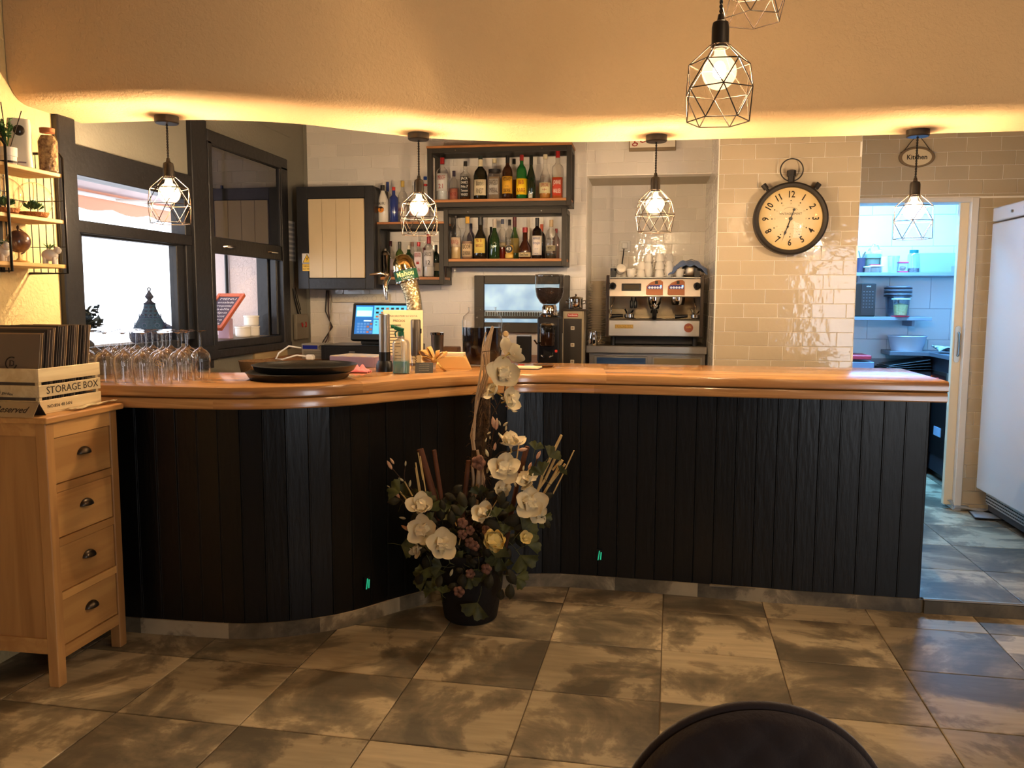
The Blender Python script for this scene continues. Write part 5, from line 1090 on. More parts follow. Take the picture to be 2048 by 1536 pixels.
# acrylic menu holder
p = onbar(822, 733); mh = thing('menu_holder', 'clear holder with a printed price sheet behind the spray bottle', 'menu holder', (-1.345, 4.44, CT))
M().box(-.115, .12, .002, .004, .0, .312).obj('acrylic', thin_glass('acrylic', (.97, .97, .97), .01, 1.1, .03), mh); M().box(-.112, .117, -.001, .001, .01, .305).obj('sheet', pm('cream_sheet', (228, 206, 162), .6), mh)
rr_ = random.Random(5)
text('GRACIAS POR SU VISITA', .012, INK, mh, T_((0, -.0012, .272)), .17); text('PRECIOS', .018, INK, mh, T_((-.02, -.0012, .245)))
m = M()
for i in range(12):
    z_ = .22-i*.017; m.box(-.09, -.09+rr_.uniform(.05, .1), -.0018, -.001, z_, z_+.004).box(.05, .05+rr_.uniform(.02, .05), -.0018, -.001, z_, z_+.004)
m.obj('printed_line', INK, mh)
M().box(-.12, .12, -.03, .03, 0, .006).obj('foot', thin_glass('acrylic', (1, 1, 1)), mh, bevel=.001)
# beer tap
tpx = thing('beer_tap', 'bent hammered chrome beer tower with green brand band', 'beer tap', (-1.325, 4.62, CT))
HAM = pm('hammered_chrome', (216, 196, 150), .14, 1.0, bump=.8, bscale=70)
def tw(z): return -.105*max(0, (z-.30)/.33)**1.5 if z > .30 else 0
m = M(); zs = [i*.03 for i in range(17)]; m.tube([(tw(z), 0, z) for z in zs], .05, 28, rs=[.040+.012*max(0, (z-.2)/.3) for z in zs]); m.obj('column', HAM, tpx, 60)
hm = T_((tw(.50), 0, .50)) @ Ry(R(-14))
M().lathe([(.056, -.035), (.066, -.03), (.066, .035), (.064, .06), (.058, .085), (.044, .108), (.022, .122), (1e-6, .126)], 32, (0, 0, 0), hm).obj('head', pm('gold_chrome', (220, 196, 140), .1, 1.), tpx, 50)
M().lathe([(.0675, -.028), (.0675, .028)], 40, (0, 0, 0), hm, closed=True).obj('brand_band', pm('band_green', (16, 74, 52), .4), tpx, 60)
text('Mahou', .042, pm('pale_gold_print', (226, 214, 150), .4, emis=.12), tpx, hm @ T_((.0, 0, .006)) @ Rz(R(12)), .105, .068, bold=True); text('CLASICA', .014, INKW, tpx, hm @ T_((0, 0, -.018)) @ Rz(R(16)), .065, .068)
for s_ in (-1, 1): M().lathe([(.069, s_*.033-.004), (.070, s_*.033), (.069, s_*.033+.004)], 40, (0, 0, 0), hm, closed=True).obj('band_ring', CHROME, tpx, 60)
M().tube([(-.15, -.02, .50), (-.19, -.05, .512), (-.245, -.07, .503)], .009, 8, rs=[.012, .009, .006]).obj('tap_lever', CHROME, tpx, 60)
M().tube([(-.15, -.02, .49), (-.155, -.06, .46), (-.15, -.07, .40), (-.145, -.07, .36)], .011, 10, rs=[.016, .016, .011, .006]).obj('spout', CHROME, tpx, 60)
M().lathe([(1e-6, 0), (.065, 0), (.065, .012), (.045, .02), (1e-6, .02)], 28).obj('base', CHROME, tpx, 40)
# steel tumbler & carton behind on the back worktop
p = atY(875, 700, 5.2); tb = thing('steel_tumbler', 'stack of two steel beakers behind the kraft bow', 'beaker', (p.x, 5.2, 1.086)); M().lathe([(1e-6, 0), (.035, 0), (.042, .175), (.044, .18), (.041, .18), (1e-6, .01)], 24).obj('beaker', STEEL, tb, 60); M().lathe([(.0445, .18), (.046, .195), (.043, .195)], 24, closed=True).obj('rim', CHROME, tb, 60)
p = atY(900, 700, 5.25); tag(M().box(-.055, .055, -.05, .05, 0, .10).obj('wooden_caddy', wood('dark_caddy', (110, 74, 42), (70, 44, 26), 'x', 1, .6), bevel=.004, loc=(p.x, 5.28, 1.086)), 'dark wooden caddy between steel beakers and the sangria jar', 'caddy')
# kraft parcel, bow and card
p = onbar(910, 738); kp = thing('gift_box', 'cream gift box with kraft paper front beside the sangria jar', 'gift box', (p.x-.01, p.y+.05, CT), R(6))
KR = pm('kraft_paper', (214, 164, 96), .7)
M().add([(-.10, -.05, 0), (.095, -.05, 0), (.075, .05, 0), (-.10, .05, 0), (-.09, -.045, .065), (.055, -.045, .065), (.045, .05, .08), (-.09, .05, .08)], [(0,3,2,1),(4,5,6,7),(0,1,5,4),(1,2,6,5),(2,3,7,6),(3,0,4,7)]).obj('box', KR, kp, bevel=.002); M().box(-.085, .05, -.04, .05, .066, .084).obj('lid', pm('cream_card', (226, 210, 176), .6), kp, bevel=.002)
p = onbar(862, 742); bw = thing('kraft_bow', 'gold kraft paper bow tied with raffia in front of the price sheet', 'bow', (p.x+.01, p.y+.04, CT))
def loop(a, L, w, z0):
    def fn(u, v):
        t_ = u*pi; x = L*sin(t_)*cos(a)*.9; z = z0+L*sin(t_)*sin(a)+w*.3*sin(t_*2); y = -.01+w*(v-.5)*(1+sin(t_))+.012*sin(t_*2+a)
        return (x, y, z)
    return fn
GOLDP = pm('gold_paper', (224, 176, 92), .55, sheen=.2)
for a, L, w in ((R(150), .085, .05), (R(115), .07, .045), (R(28), .075, .045), (R(62), .05, .04), (R(172), .06, .05)): M().grid(loop(a, L, w, .055), 16, 4).obj('loop', GOLDP, bw, 60, solid=.0015)
M().grid(lambda u, v: (.01+.05*u+.01*sin(v*6), -.045+.012*sin(u*8), .055-.055*u*1.0+.02*(v-.5)+.006), 10, 4).obj('tail', GOLDP, bw, 60, solid=.0015); M().sphere((0, -.02, .055), .016).obj('knot', KR, bw, 60)
p = onbar(858, 746); bc = thing('black_card', 'small black card with white print leaning under the bow', 'card', (p.x-.02, p.y-.005, CT+.001), R(10)); bm_ = Rx(R(-35))
M().box(-.05, .04, -.001, .001, 0, .058, bm_).obj('card', pm('card_black', (20, 17, 15), .5), bc)
for i in range(4): text('serranda bodega', .005, pm('dull_print', (150, 140, 124), .7), bc, bm_ @ T_((-.005, -.001, .048-.012*i)), .05)
# big sangria jar
p = onbar(958, 733); jr = thing('glass_jar', 'large lidless glass jar two thirds full of dark sangria', 'jar', (p.x, p.y+.09, CT)); RJ = .112
jp = [(1e-6, .004), (RJ*.80, .002), (RJ*.88, .01), (RJ*.98, .08), (RJ, .14), (RJ, .245), (RJ*.95, .27), (RJ*.74, .292), (RJ*.68, .298), (RJ*.70, .322), (RJ*.72, .324)]
M().lathe(jp, 36).obj('glass', GLASS, jr, 60); jr.children[0].data.polygons[-1]
lp = [(1e-6, .008), (RJ*.78, .008), (RJ*.86, .014), (RJ*.955, .08), (RJ*.975, .14), (RJ*.975, .212), (1e-6, .212)]
M().lathe(lp, 36).obj('sangria', pm('sangria', (12, 6, 7), .12), jr, 60)
# leaflets, pen and book on bar at right of jar
p = onbar(1058, 738); nb = thing('notebook', 'open cream notebook lying on the bar below the grinder', 'notebook', (p.x-.01, p.y, CT), R(-6)); M().box(-.075, .07, -.05, .07, 0, .004).obj('cover', pm('notebook_cover', (70, 40, 40), .5), nb); M().box(-.072, .066, -.046, .068, .004, .012).obj('pages', pm('page_cream', (232, 214, 176), .7), nb, bevel=.001)
pn = tag(M().tube([(-.07, 0, 0), (-.035, 0, 0)], .006, 8).obj('pen', RED, smooth=40, loc=(nb.location.x+.0, nb.location.y+.14, CT+.007)), 'pen with red end lying behind the notebook', 'pen')
tag(M().lathe([(1e-6, 0), (.045, .0), (.06, .012), (.058, .014), (1e-6, .004)], 20).obj('coin_dish', pm('dish_brown', (96, 70, 44), .4), smooth=60, loc=(nb.location.x+.07, nb.location.y+.15, CT+.001)), 'small brown dish behind the notebook', 'dish')
tag(M().box(-.04, .03, -.03, .03, 0, .02).obj('brick_red_box', pm('brick_red', (160, 84, 60), .6), loc=tuple(onbar(990, 731)+Vector((0, .02, 0)))), 'small brick red box behind the flowers on the bar', 'box')
# key tags on ring (grey and red discs) hanging at the jar
kt = thing('token_strip', 'curved strip of round tokens with a red one beside the sangria jar', 'token strip', tuple(onbar(1035, 733)+Vector((0, .05, 0))))
pts_ = [(-.075, .175), (-.07, .14), (-.052, .105), (-.028, .075), (-.004, .048)]
for i, (x_, z_) in enumerate(pts_):
    q = M().lathe([(.012, .004), (.017, .003), (.018, 0), (.017, -.003), (.012, -.004)], 20, (x_, 0, z_), Rx(pi/2), closed=True).obj('ring', pm('token_rim', (170, 150, 120), .4), kt, 60)
    M().lathe([(1e-6, .002), (.0125, .002), (.0125, -.002), (1e-6, -.002)], 16, (x_, 0, z_), Rx(pi/2)).obj('disc', pm('token_red', (200, 50, 34), .4, emis=.3) if i == 4 else pm('token_%d' % (i % 2), ((186, 160, 110), (70, 56, 44))[min(1, i//2)], .4), kt, 40)
M().tube([(-.075, 0, .19), (-.085, 0, .215), (-.06, 0, .235), (-.045, 0, .215)], .0015, 5).tube([(-.004, .002, .03), (-.004, .002, .0)], .0012, 5).obj('string', pm('string_brown', (70, 50, 36), .8), kt)
# ------------------------------------------------ wine glasses, upside down
wg = thing('wine_glass', 'x', 'wine glass', (0, 0, 0)); R0 = .042
# upside down: rim on the bar, foot on top
bo = [(.036, 0), (.039, .03), (.0425, .07), (.043, .09), (.039, .112), (.028, .128), (.012, .138), (.0045, .146)]
M().lathe(smooth_prof(bo, 2), 24, closed=True).obj('bowl', WGLASS, wg, 60)
M().lathe([(.0045, .146), (.0037, .155), (.0037, .205), (.005, .213)], 10, closed=True).obj('stem', WGLASS, wg, 60)
M().lathe([(.005, .213), (.014, .218), (.036, .2195), (.037, .2205), (1e-6, .2215)], 24).obj('foot', WGLASS, wg, 60)
k = 0; rg = random.Random(11)
for j in range(5):
    for i in range(7):
        x = -2.045-.0895*i+(.02 if j % 2 else 0); y = 3.232+.0895*j
        if x < -2.56 or (j == 4 and i < 1): continue
        o = wg if k == 0 else dup(wg, (0, 0, 0)); k += 1
        o.location = (x+rg.uniform(-.004, .004), y+rg.uniform(-.004, .004), CT+.0005); o.rotation_euler = (0, 0, rg.uniform(0, 6))
        o['label'] = 'upside-down wine glass on the bar end, %s row from the front, %s from the right' % (nth(j), nth(i)); o['group'] = 'wine glasses upside down on the bar'
for nm in ('wine_glass', 'wine_glass.007'):
    o = bpy.data.objects.get(nm)
    if o is None: continue
    o.rotation_euler = (0, 0, 0)
    q = M().tube([(.011*cos(2*pi*i/24), .011*sin(2*pi*i/24), 0) for i in range(24)], .0008, 4, True); mt = Rz(R(25)) @ T_((0, -.0425, .085)) @ Rx(pi/2); q.v = [tuple(mt @ Vector(v)) for v in q.v]
    q.obj('emblem', GOLD, o); text('A', .016, GOLD, o, Rz(R(25)) @ T_((0, -.0425, .085)))
bpy.data.objects['wine_glass']['label'] = 'upside-down wine glass at the right front corner of the block, with a round emblem'
# ================================================================== WINDOW LEDGE THINGS
ln_ = thing('lantern', 'pierced dark metal lantern with pointed top on the first window ledge', 'lantern', (-2.76, 4.26, 1.236))
M().lathe([(1e-6, 0), (.07, 0), (.105, .02), (.112, .045), (.10, .075), (.07, .13), (.045, .175), (.033, .205), (.03, .225), (.034, .23), (.02, .238), (.010, .25), (.024, .268), (.010, .29), (.006, .30)], 24).obj('body', pm('lantern_metal', (34, 36, 52), .75, bump=.8, bscale=60), ln_, 60)
M().tube([(.009*cos(2*pi*i/14), 0, .309+.009*sin(2*pi*i/14)) for i in range(14)], .003, 6, True).obj('ring', BLACKM, ln_)
m = M()
for k in range(8):
    for zz, rr in ((.06, .108), (.11, .085), (.16, .056)):
        a = 2*pi*k/8+zz*9; c = Vector((rr*cos(a), rr*sin(a), zz)); m.tube([c+Vector((-sin(a)*.012*cos(q), cos(a)*.012*cos(q), .012*sin(q))) for q in [2*pi*i/10 for i in range(10)]], .0022, 4, True)
m.obj('filigree', pm('lantern_light', (70, 72, 96), .7), ln_)
dm = thing('grey_bowl', 'grey domed bowl turned over on the window ledge beside the lantern', 'bowl', (-2.80, 4.44, 1.236)); M().lathe([(.085, 0), (.083, .05), (.065, .09), (.03, .11), (1e-6, .113)], 24).obj('bowl', pm('grey_glaze', (84, 84, 96), .4), dm, 60)
def leafy(name, lab, loc, n, h, spread, col, seed, pot=None, cat='plant', ll=.03):
    t = thing(name, lab, cat, loc); rg = random.Random(seed); m = M(); st = M()
    for i in range(n):
        a = rg.uniform(0, 2*pi); e = rg.uniform(.3, 1); d = Vector((cos(a)*spread*e, sin(a)*spread*e, h*rg.uniform(.5, 1))); b = Vector((0, 0, 0)) if not pot else Vector((0, 0, pot[1]))
        mid = b+d*.5+Vector((0, 0, h*.12)); st.tube([b, mid, b+d], .0015, 4)
        for f in (.35, .5, .65, .8, 1.):
            p = b.lerp(mid, f*2) if f < .5 else mid.lerp(b+d, f*2-1)
            for s_ in (-1, 1):
                q = Vector((rg.uniform(-1, 1), rg.uniform(-1, 1), rg.uniform(-.1, .9))).normalized()*ll*rg.uniform(.7, 1.2); w = q.cross(Vector((rg.uniform(-1, 1), rg.uniform(-1, 1), 1))).normalized()*ll*.28
                m.add([p, p+q*.5+w, p+q, p+q*.5-w], [(0, 1, 2, 3)])
    o = m.obj('foliage', col, t); o['kind'] = 'stuff'; st.obj('stem', col, t)
    if pot: M().lathe([(1e-6, 0), (pot[0]*.7, 0), (pot[0], pot[1]*.3), (pot[0]*1.0, pot[1]*.65), (pot[0]*.7, pot[1]), (pot[0]*.6, pot[1]), (1e-6, pot[1]*.9)], 24).obj('pot', pot[2], t, 60)
    return t
leafy('window_plant', 'dark small-leaved plant on the first window ledge above the menus', (-2.78, 3.72, 1.236), 24, .16, .12, pm('plant_dark', (38, 44, 40), .7), 2, (.05, .05, pm('pot_dark', (50, 50, 54), .6)), ll=.045)
leafy('ledge_plant', 'small green plant in a round grey stone pot left of the chalk menu board', (-2.79, 4.76, 1.236), 16, .15, .085, pm('leaf_grey_green', (74, 92, 58), .7), 5, (.055, .10, pm('stone_pot', (150, 140, 122), .7, bump=.3)), ll=.022)
mb = thing('menu_board', 'terracotta framed chalk menu board reclining on a pale stand, on the second window ledge', 'menu board', (-2.735, 4.99, 1.236))
bm_ = T_((0, 0, .175)) @ Rx(R(-56)) @ Matrix.Diagonal((.86, 1, 1.22, 1))   # reclining, top edge away from the viewer
FRM = pm('terracotta_frame', (206, 104, 70), .5)
for b in ((-.11, -.085, -.16, .16), (.085, .11, -.16, .16), (-.085, .085, -.16, -.135), (-.085, .085, .135, .16)): M().box(b[0], b[1], -.012, .012, b[2], b[3], bm_).obj('frame_bar', FRM, mb, bevel=.002)
M().box(-.085, .085, -.004, .004, -.135, .135, bm_).obj('slate', pm('slate_purple', (84, 70, 84), .7), mb)
for i, tx in enumerate(('MENU', 'ensalada', 'croquetas', 'paella', 'pulpo', 'entrecot', 'postre', 'cafe')): text(tx, .026, pm('chalk', (226, 216, 216), .9), mb, bm_ @ T_((0, -.0045, .112-i*.032)), .13)
M().box(-.02, .06, .0, .05, 0, .13).obj('stand', pm('pale_block', (214, 180, 206), .6), mb, bevel=.003)
rm = thing('ramekin', 'cream ramekin on the window ledge, bottom row nearest the menu board', 'ramekin', (-2.72, 5.26, 1.236), 0, None)
M().lathe([(1e-6, 0), (.044, 0), (.05, .006), (.05, .058), (.054, .06), (.054, .070), (.047, .070), (.046, .01), (1e-6, .008)], 28).obj('bowl', WHITE, rm, 40); M().lathe([(.0508, .010), (.0512, .052)], 28, closed=True).obj('rib', WHITE, rm, 60)
dup(rm, (-2.72, 5.39, 1.236), label='cream ramekin on the window ledge, bottom row by the jamb'); dup(rm, (-2.72, 5.385, 1.308), label='cream ramekin stacked on top of the others on the window ledge')
# ================================================================== LEFT WALL RACK
rk = thing('wall_rack', 'black wire wall rack with three pale wooden shelves on the stucco wall', 'rack', (-2.6, 2.9, 1.62))
Y0r, Y1r, D = -.75, .262, .178
for z in (.0, .185, .375):
    M().box(.01, D, Y0r, Y1r, z, z+.016).obj('shelf_board', WOODL, rk, bevel=.002)
for yy in (Y1r, -.05-.0): M().tube([(.0, yy, -.02), (D+.004, yy, -.02), (D+.004, yy, .455), (D-.01, yy+.0, .475), (.02, yy+.0, .478), (0, yy, .478)], .0055, 8).obj('frame_rod', BLACKM, rk, 60)
M().tube([(D+.004, -.70, -.02), (D+.004, -.70, .455), (0, -.70, .478)], .0055, 8).obj('frame_rod', BLACKM, rk, 60)
for i in range(5): M().tube([(.02+.034*i, Y1r+.002, -.02), (.02+.034*i, Y1r+.002, .478)], .002, 5).obj('side_wire', BLACKM, rk)
for z in (.09, .28): M().tube([(.01, Y1r+.002, z), (D, Y1r+.002, z)], .002, 5).tube([(.006, Y0r, z), (.006, Y1r, z)], .002, 5).tube([(D, -.05, z), (D, Y0r, z)], .002, 5).obj('cross_wire', BLACKM, rk)
for yy in (.06, .14, -.12, -.2): M().tube([(.006, yy, -.02), (.006, yy, .375)], .003, 5).obj('back_wire', BLACKM, rk)
M().box(.0, .008, -.03, -.005, -.02, .375).box(.0, .008, .10, .118, -.02, .375).obj('wall_batten', BLACKM, rk)
def rackpos(px, py, x): p = atX(px, py, x); return p
zt1, zt2, zt3 = 1.62+.391, 1.62+.201, 1.62+.016
af = thing('air_freshener', 'white automatic air freshener with round dark lens on the top rack shelf', 'air freshener', (-2.515, 3.045, zt1+.001), R(38))
M().lathe([(1e-6, 0), (.044, 0), (.046, .01), (.042, .08), (.044, .17), (.040, .198), (1e-6, .202)], 24, sq=4, sy=.85).obj('case', pm('warm_white_plastic', (226, 216, 196), .35), af, 50)
M().lathe([(1e-6, .006), (.018, .006), (.021, .003), (.021, 0), (1e-6, 0)], 24, (0, 0, 0), T_((0, -.037, .15)) @ Rx(pi/2)).obj('lens', pm('lens_dark', (60, 52, 44), .1), af, 50)
for i in range(3): M().lathe([(1e-6, .001), (.002, .001), (.002, 0), (1e-6, 0)], 8, (0, 0, 0), T_((0, -.037, .09-.014*i)) @ Rx(pi/2)).obj('led', PLASTW, af)
M().box(-.01, .02, -.0385, -.0375, .022, .028).box(-.02, -.008, -.0385, -.0375, .014, .026).obj('printed_mark', pm('faint_print', (130, 110, 110), .6), af)
pj = thing('glass_jar', 'cork-lidded glass jar of shells at the right end of the top rack shelf', 'jar', (-2.455, 3.128, zt1+.001))
M().lathe([(1e-6, 0), (.036, 0), (.038, .01), (.038, .13), (.028, .152), (.026, .165)], 24).obj('glass', GLASS, pj, 50); M().lathe([(1e-6, .003), (.035, .004), (.036, .125), (.025, .148), (1e-6, .15)], 20).obj('shells', pm('shell_fill', (206, 166, 110), .7, col2=(120, 84, 50), vscale=60, bump=1., bscale=60), pj, 60)
M().lathe([(.028, .160), (.029, .178), (1e-6, .18)], 20).obj('cork', pm('cork', (170, 104, 60), .8), pj, 40)
tw_ = leafy('potted_plant', 'small green artificial plant in a white pot with sticks on the top rack shelf', (-2.49, atX(14, 285, -2.49).y, zt1+.001), 20, .11, .05, pm('leaf_green', (58, 98, 38), .6), 9, None, ll=.016)
for c in tw_.children: c.location = (0, 0, .07)
M().lathe([(1e-6, 0), (.030, 0), (.031, .035), (.0335, .036), (.034, .07), (.031, .07), (1e-6, .066)], 24).obj('pot', WHITE, tw_, 40); M().lathe([(.0318, .01), (.0318, .018)], 24, closed=True).obj('print_band', INK, tw_)
M().tube([(.0, .01, .06), (.03, .05, .22)], .002, 5).tube([(0, 0, .06), (.0, -.02, .24)], .002, 5).tube([(0, 0, .06), (-.02, -.05, .22)], .002, 5).obj('scent_stick', pm('dark_stick', (50, 34, 26), .7), tw_)
def terr(lab, y, seed, x=-2.49):
    t = thing('glass_terrarium', lab, 'terrarium', (x, y, zt2+.001)); r = .072
    M().lathe([(.03, 0)]+[(r*sin(a), r-r*cos(a)) for a in [pi*(.15+.8*k/14) for k in range(15)]]+[(.006, 2*r), (.008, 2*r+.012), (.002, 2*r+.02)], 28, closed=True).obj('glass', GLASS, t, 60)
    M().lathe([(1e-6, .004), (.05, .006), (.058, .022), (1e-6, .026)], 20).obj('sand', pm('terr_sand', (170, 110, 60), .9, bump=1, bscale=90), t, 60)
    rg = random.Random(seed); m = M()
    for i in range(46):
        a = rg.uniform(0, 2*pi); e = rg.uniform(.1, 1); b = Vector((0, 0, .022)); p = b+Vector((cos(a)*.045*e, sin(a)*.05*e, .012+.035*(1-e*.6))); w = Vector((-sin(a), cos(a), .2))*.009; m.add([b*.6+p*.4, p*.9+w+b*.1, p+Vector((0, 0, .008)), p*.9-w+b*.1], [(0, 1, 2, 3)])
    o = m.obj('succulent', pm('succulent_green', (70, 104, 58), .6), t); o['kind'] = 'stuff'
    M().tube([(0, 0, .05), (0, .004, .10), (.004, .0, .13), (0, .0, .142)], .0015, 5).obj('string_loop', pm('twine', (170, 130, 84), .8), t); return t
terr('glass globe terrarium with succulent on the middle rack shelf', atX(66, 395, -2.49).y, 4); terr('glass globe cut by the left picture edge on the middle rack shelf', atX(6, 395, -2.49).y, 8)
gb = thing('desk_globe', 'small antique brown globe on the bottom rack shelf', 'globe', (-2.50, atX(38, 500, -2.5).y, zt3+.001))
M().sphere((0, 0, .085), .045, 24, 16).obj('ball', pm('globe_brown', (120, 76, 44), .25, col2=(56, 50, 56), vscale=16, coat=.6), gb, 60); M().lathe([(1e-6, 0), (.036, 0), (.038, .006), (.012, .012), (.005, .02), (.005, .042)], 20).obj('base', WOODL, gb, 60)
M().tube([(0, .05*sin(a), .085+.05*cos(a)) for a in [pi*k/14 for k in range(15)]], .0028, 6).lathe([(.003, .13), (.006, .142), (1e-6, .15)], 8).obj('meridian', pm('dark_brass', (70, 50, 34), .3, .7), gb, 60)
def cow(lab, y, s_):
    t = thing('animal_pot', lab, 'ornament', (-2.48, y, zt3+.001), R(s_)); m = M(); m.sphere((0, 0, .038), .028, 14, 10, 1.2, .85, .9).sphere((.030, 0, .058), .016, 12, 8).obj('body', WHITE, t, 60); m = M()
    for a in (-1, 1):
        for b in (-1, 1): m.lathe([(.008, 0), (.007, .03), (1e-6, .03)], 10, (a*.018, b*.012, 0))
    m.obj('leg', WHITE, t, 40); m = M()
    for k in range(9): a = k*.7; m.add([(0, 0, .06), (cos(a)*.014, sin(a)*.014, .078), (cos(a+.3)*.026, sin(a+.3)*.026, .086), (cos(a+.6)*.014, sin(a+.6)*.014, .078)], [(0, 1, 2, 3)])
    m.obj('succulent', pm('succulent_green', (70, 104, 58)), t); return t
cow('white animal planter with succulent at the right end of the bottom rack shelf', atX(104, 512, -2.48).y-.012, 20); cow('white animal planter left of the globe on the bottom rack shelf', atX(8, 510, -2.48).y, -30)
# ================================================================== CHEST OF DRAWERS WITH CRATE
cb = thing('drawer_chest', 'narrow pine chest with four drawers and cup handles', 'chest of drawers', (-2.40, 2.935, 0))
yA, yB, xF = -.212, .208, .19      # local
for (x, y) in ((-.19, yA), (-.19, yB-.045), (xF-.045, yA), (xF-.045, yB-.045)): M().box(x, x+.045, y, y+.045, 0, 1.03).obj('leg', WOODCZ, cb, bevel=.003)
M().box(-.205, xF+.022, yA-.02, yB+.02, 1.03, 1.055).obj('top', WOODC, cb, bevel=.005, seg=2)
M().box(-.15, xF-.04, yA+.012, yA+.024, .13, 1.03).obj('side_panel', WOODCZ, cb); M().box(-.15, xF-.04, yB-.024, yB-.012, .13, 1.03).obj('side_panel', WOODC, cb)
M().box(-.15, xF-.045, yA+.004, yA+.018, .98, 1.03).obj('side_rail', WOODC, cb); M().box(-.15, xF-.045, yA+.004, yA+.018, .13, .19).obj('side_rail', WOODC, cb)
ZD = [.155, .36, .565, .77]; rails = [(.115, .150), (.345, .360), (.55, .565), (.755, .77), (.965, 1.03)]
for a, b in ((.105, .150), (.333, .363), (.546, .576), (.757, .787), (.968, 1.03)): M().box(xF-.035, xF-.002, yA+.045, yB-.045, a, b).obj('rail', WOODC, cb)
for a, b in ((.153, .330), (.366, .543), (.579, .754), (.790, .965)):
    dwr = M().box(xF-.03, xF-.006, yA+.0475, yB-.0475, a, b).obj('drawer', WOODC, cb, bevel=.002)
    zc = (a+b)/2+.01; m = M(); prs = []
    def cupf(u, v): 
        th = pi*u; rr = .036; y = -rr*cos(th); z = .026*sin(th)*v - .008*(1-v) ; x = .022*sin(pi*v*.5)*(1-.0) * (1 - .25*abs(cos(th))) if v < 1 else .0
        return (xF-.006+.024*sin(th)*cos(v*pi/2), y+(yA+yB)/2-.0, zc+.026*sin(th)*sin(v*pi/2)-.006)
    m.grid(cupf, 14, 8).obj('cup_handle', pm('aged_pewter', (78, 68, 58), .35, .85), dwr, 60, solid=.002)
M().box(-.18, xF-.04, yA+.04, yB-.04, .12, .13).box(-.19, -.18, yA+.02, yB-.02, .12, 1.03).obj('bottom_board', WOODC, cb)
cr_ = thing('storage_crate', 'slatted wooden storage crate of menus on the pine chest', 'crate', (-2.425, 2.945, 1.056))
cx0, cx1, cy0, cy1 = -.16, .162, -.178, .178
for i in range(3):
    z0, z1 = .006+i*.058, .006+i*.058+.046
    if i == 2: z1 += .006
    a = M().box(cx1-.007, cx1, cy0, cy1, z0, z1).obj('slat', CRATEW, cr_, bevel=.0015); M().box(cx0, cx1-.007, cy0, cy0+.007, z0, z1).obj('slat', CRATEW, cr_, bevel=.0015)
    M().box(cx0, cx1-.007, cy1-.007, cy1, z0, z1).obj('slat', CRATEW, cr_); M().box(cx0, cx0+.007, cy0, cy1, z0, z1).obj('slat', CRATEW, cr_)
for (x, y) in ((cx1-.022, cy0+.007), (cx1-.022, cy1-.022), (cx0+.007, cy0+.007), (cx0+.007, cy1-.022)): M().box(x, x+.015, y, y+.015, 0, .172).obj('corner_post', CRATEW, cr_)
M().box(cx0, cx1, cy0, cy1, 0, .006).obj('bottom', CRATEW, cr_)
fx = T_((cx1, 0, 0)) @ Rz(pi/2)
text('STORAGE BOX', .040, INK, cr_, fx @ T_((.01, -.0003, .087)), .30); text('NO.856 48 56N', .018, INK, cr_, fx @ T_((-.07, -.0003, .026)), .135)
text('homeware & garden', .016, INK, cr_, T_((-.02, cy0-.0003, .085)) @ Ry(R(8)), .14, shear=.2)
MC1 = pm('menu_cover_taupe', (112, 98, 84), .7); MC2 = pm('menu_cover_dark', (62, 54, 48), .7); MC3 = pm('menu_cover_tan', (160, 134, 100), .7); MC = [MC1, MC2, MC3, MC1, MC2]
for i in range(22):
    y = 2.79+i*.0138; tl = R(-9); h_ = .325 if i > 5 else .30+.004*i; zt = .018 if i > 9 else 0
    o = tag(M().box(-.142, .118, -.002, .002, 0, h_+random.uniform(-.004, .004)).obj('menu', MC[(i*7) % 5] if i else MC1, bevel=.0006), 'menu card in the crate on the pine chest, %s from the front' % nth(i), 'menu', 'menus in the crate')
    o.location = (-2.42+random.uniform(-.003, .003), y, 1.063); o.rotation_euler = (tl, 0, 0)
    if i == 0:
        o['label'] = 'front taupe menu card with round logo in the crate'
        q = M().tube([(.024*cos(2*pi*k/24), -.0026, .185+.024*sin(2*pi*k/24)) for k in range(4, 24)], .0022, 5).box(-.007, -.003, -.004, -.002, .173, .197).tube([(.0, -.0026, .175), (.010, -.0026, .178), (.010, -.0026, .192), (0, -.0026, .196)], .0018, 5).obj('logo', INK, o); text('menur', .022, INK, o, T_((0, -.0024, .143)), .055)
rs = thing('reserved_sign', 'folded metal reserved sign in front of the crate', 'sign', (-2.335, 2.728, 1.056))
RS = pm('reserved_plate', (150, 134, 112), .35, .4)
M().add([(-.10, -.036, 0), (.10, -.036, 0), (.10, .0, .052), (-.10, 0, .052), (-.10, -.033, 0), (.10, -.033, 0), (.10, .002, .050), (-.10, .002, .050)], [(0,1,2,3), (7,6,5,4), (0,4,5,1), (3,2,6,7), (0,3,7,4), (1,5,6,2)]).obj('front_plate', RS, rs)
M().add([(-.10, .036, 0), (.10, .036, 0), (.10, .0, .052), (-.10, 0, .052), (-.10, .033, 0), (.10, .033, 0), (.10, -.001, .050), (-.10, -.001, .050)], [(3,2,1,0), (4,5,6,7), (0,1,5,4), (3,7,6,2), (0,4,7,3), (1,2,6,5)]).obj('back_plate', pm('reserved_back', (40, 36, 34), .6), rs)
text('Reserved', .038, INK, rs, T_((0.0, -.019, .0255)) @ Rx(R(-35)), .13, shear=.28)
tag(M().grid(lambda u, v: (-.02+.045*u+.004*sin(v*9), -.13+.26*v, .002+.006*abs(sin(u*5+v*8))+.008*v*u), 8, 18).obj('paper_sheets', pm('newsprint', (206, 186, 150), .8, var=.3, vscale=60), smooth=60, solid=.0012, loc=(-2.235, 3.02, 1.057)), 'crumpled printed papers beside the crate on the pine chest', 'papers')
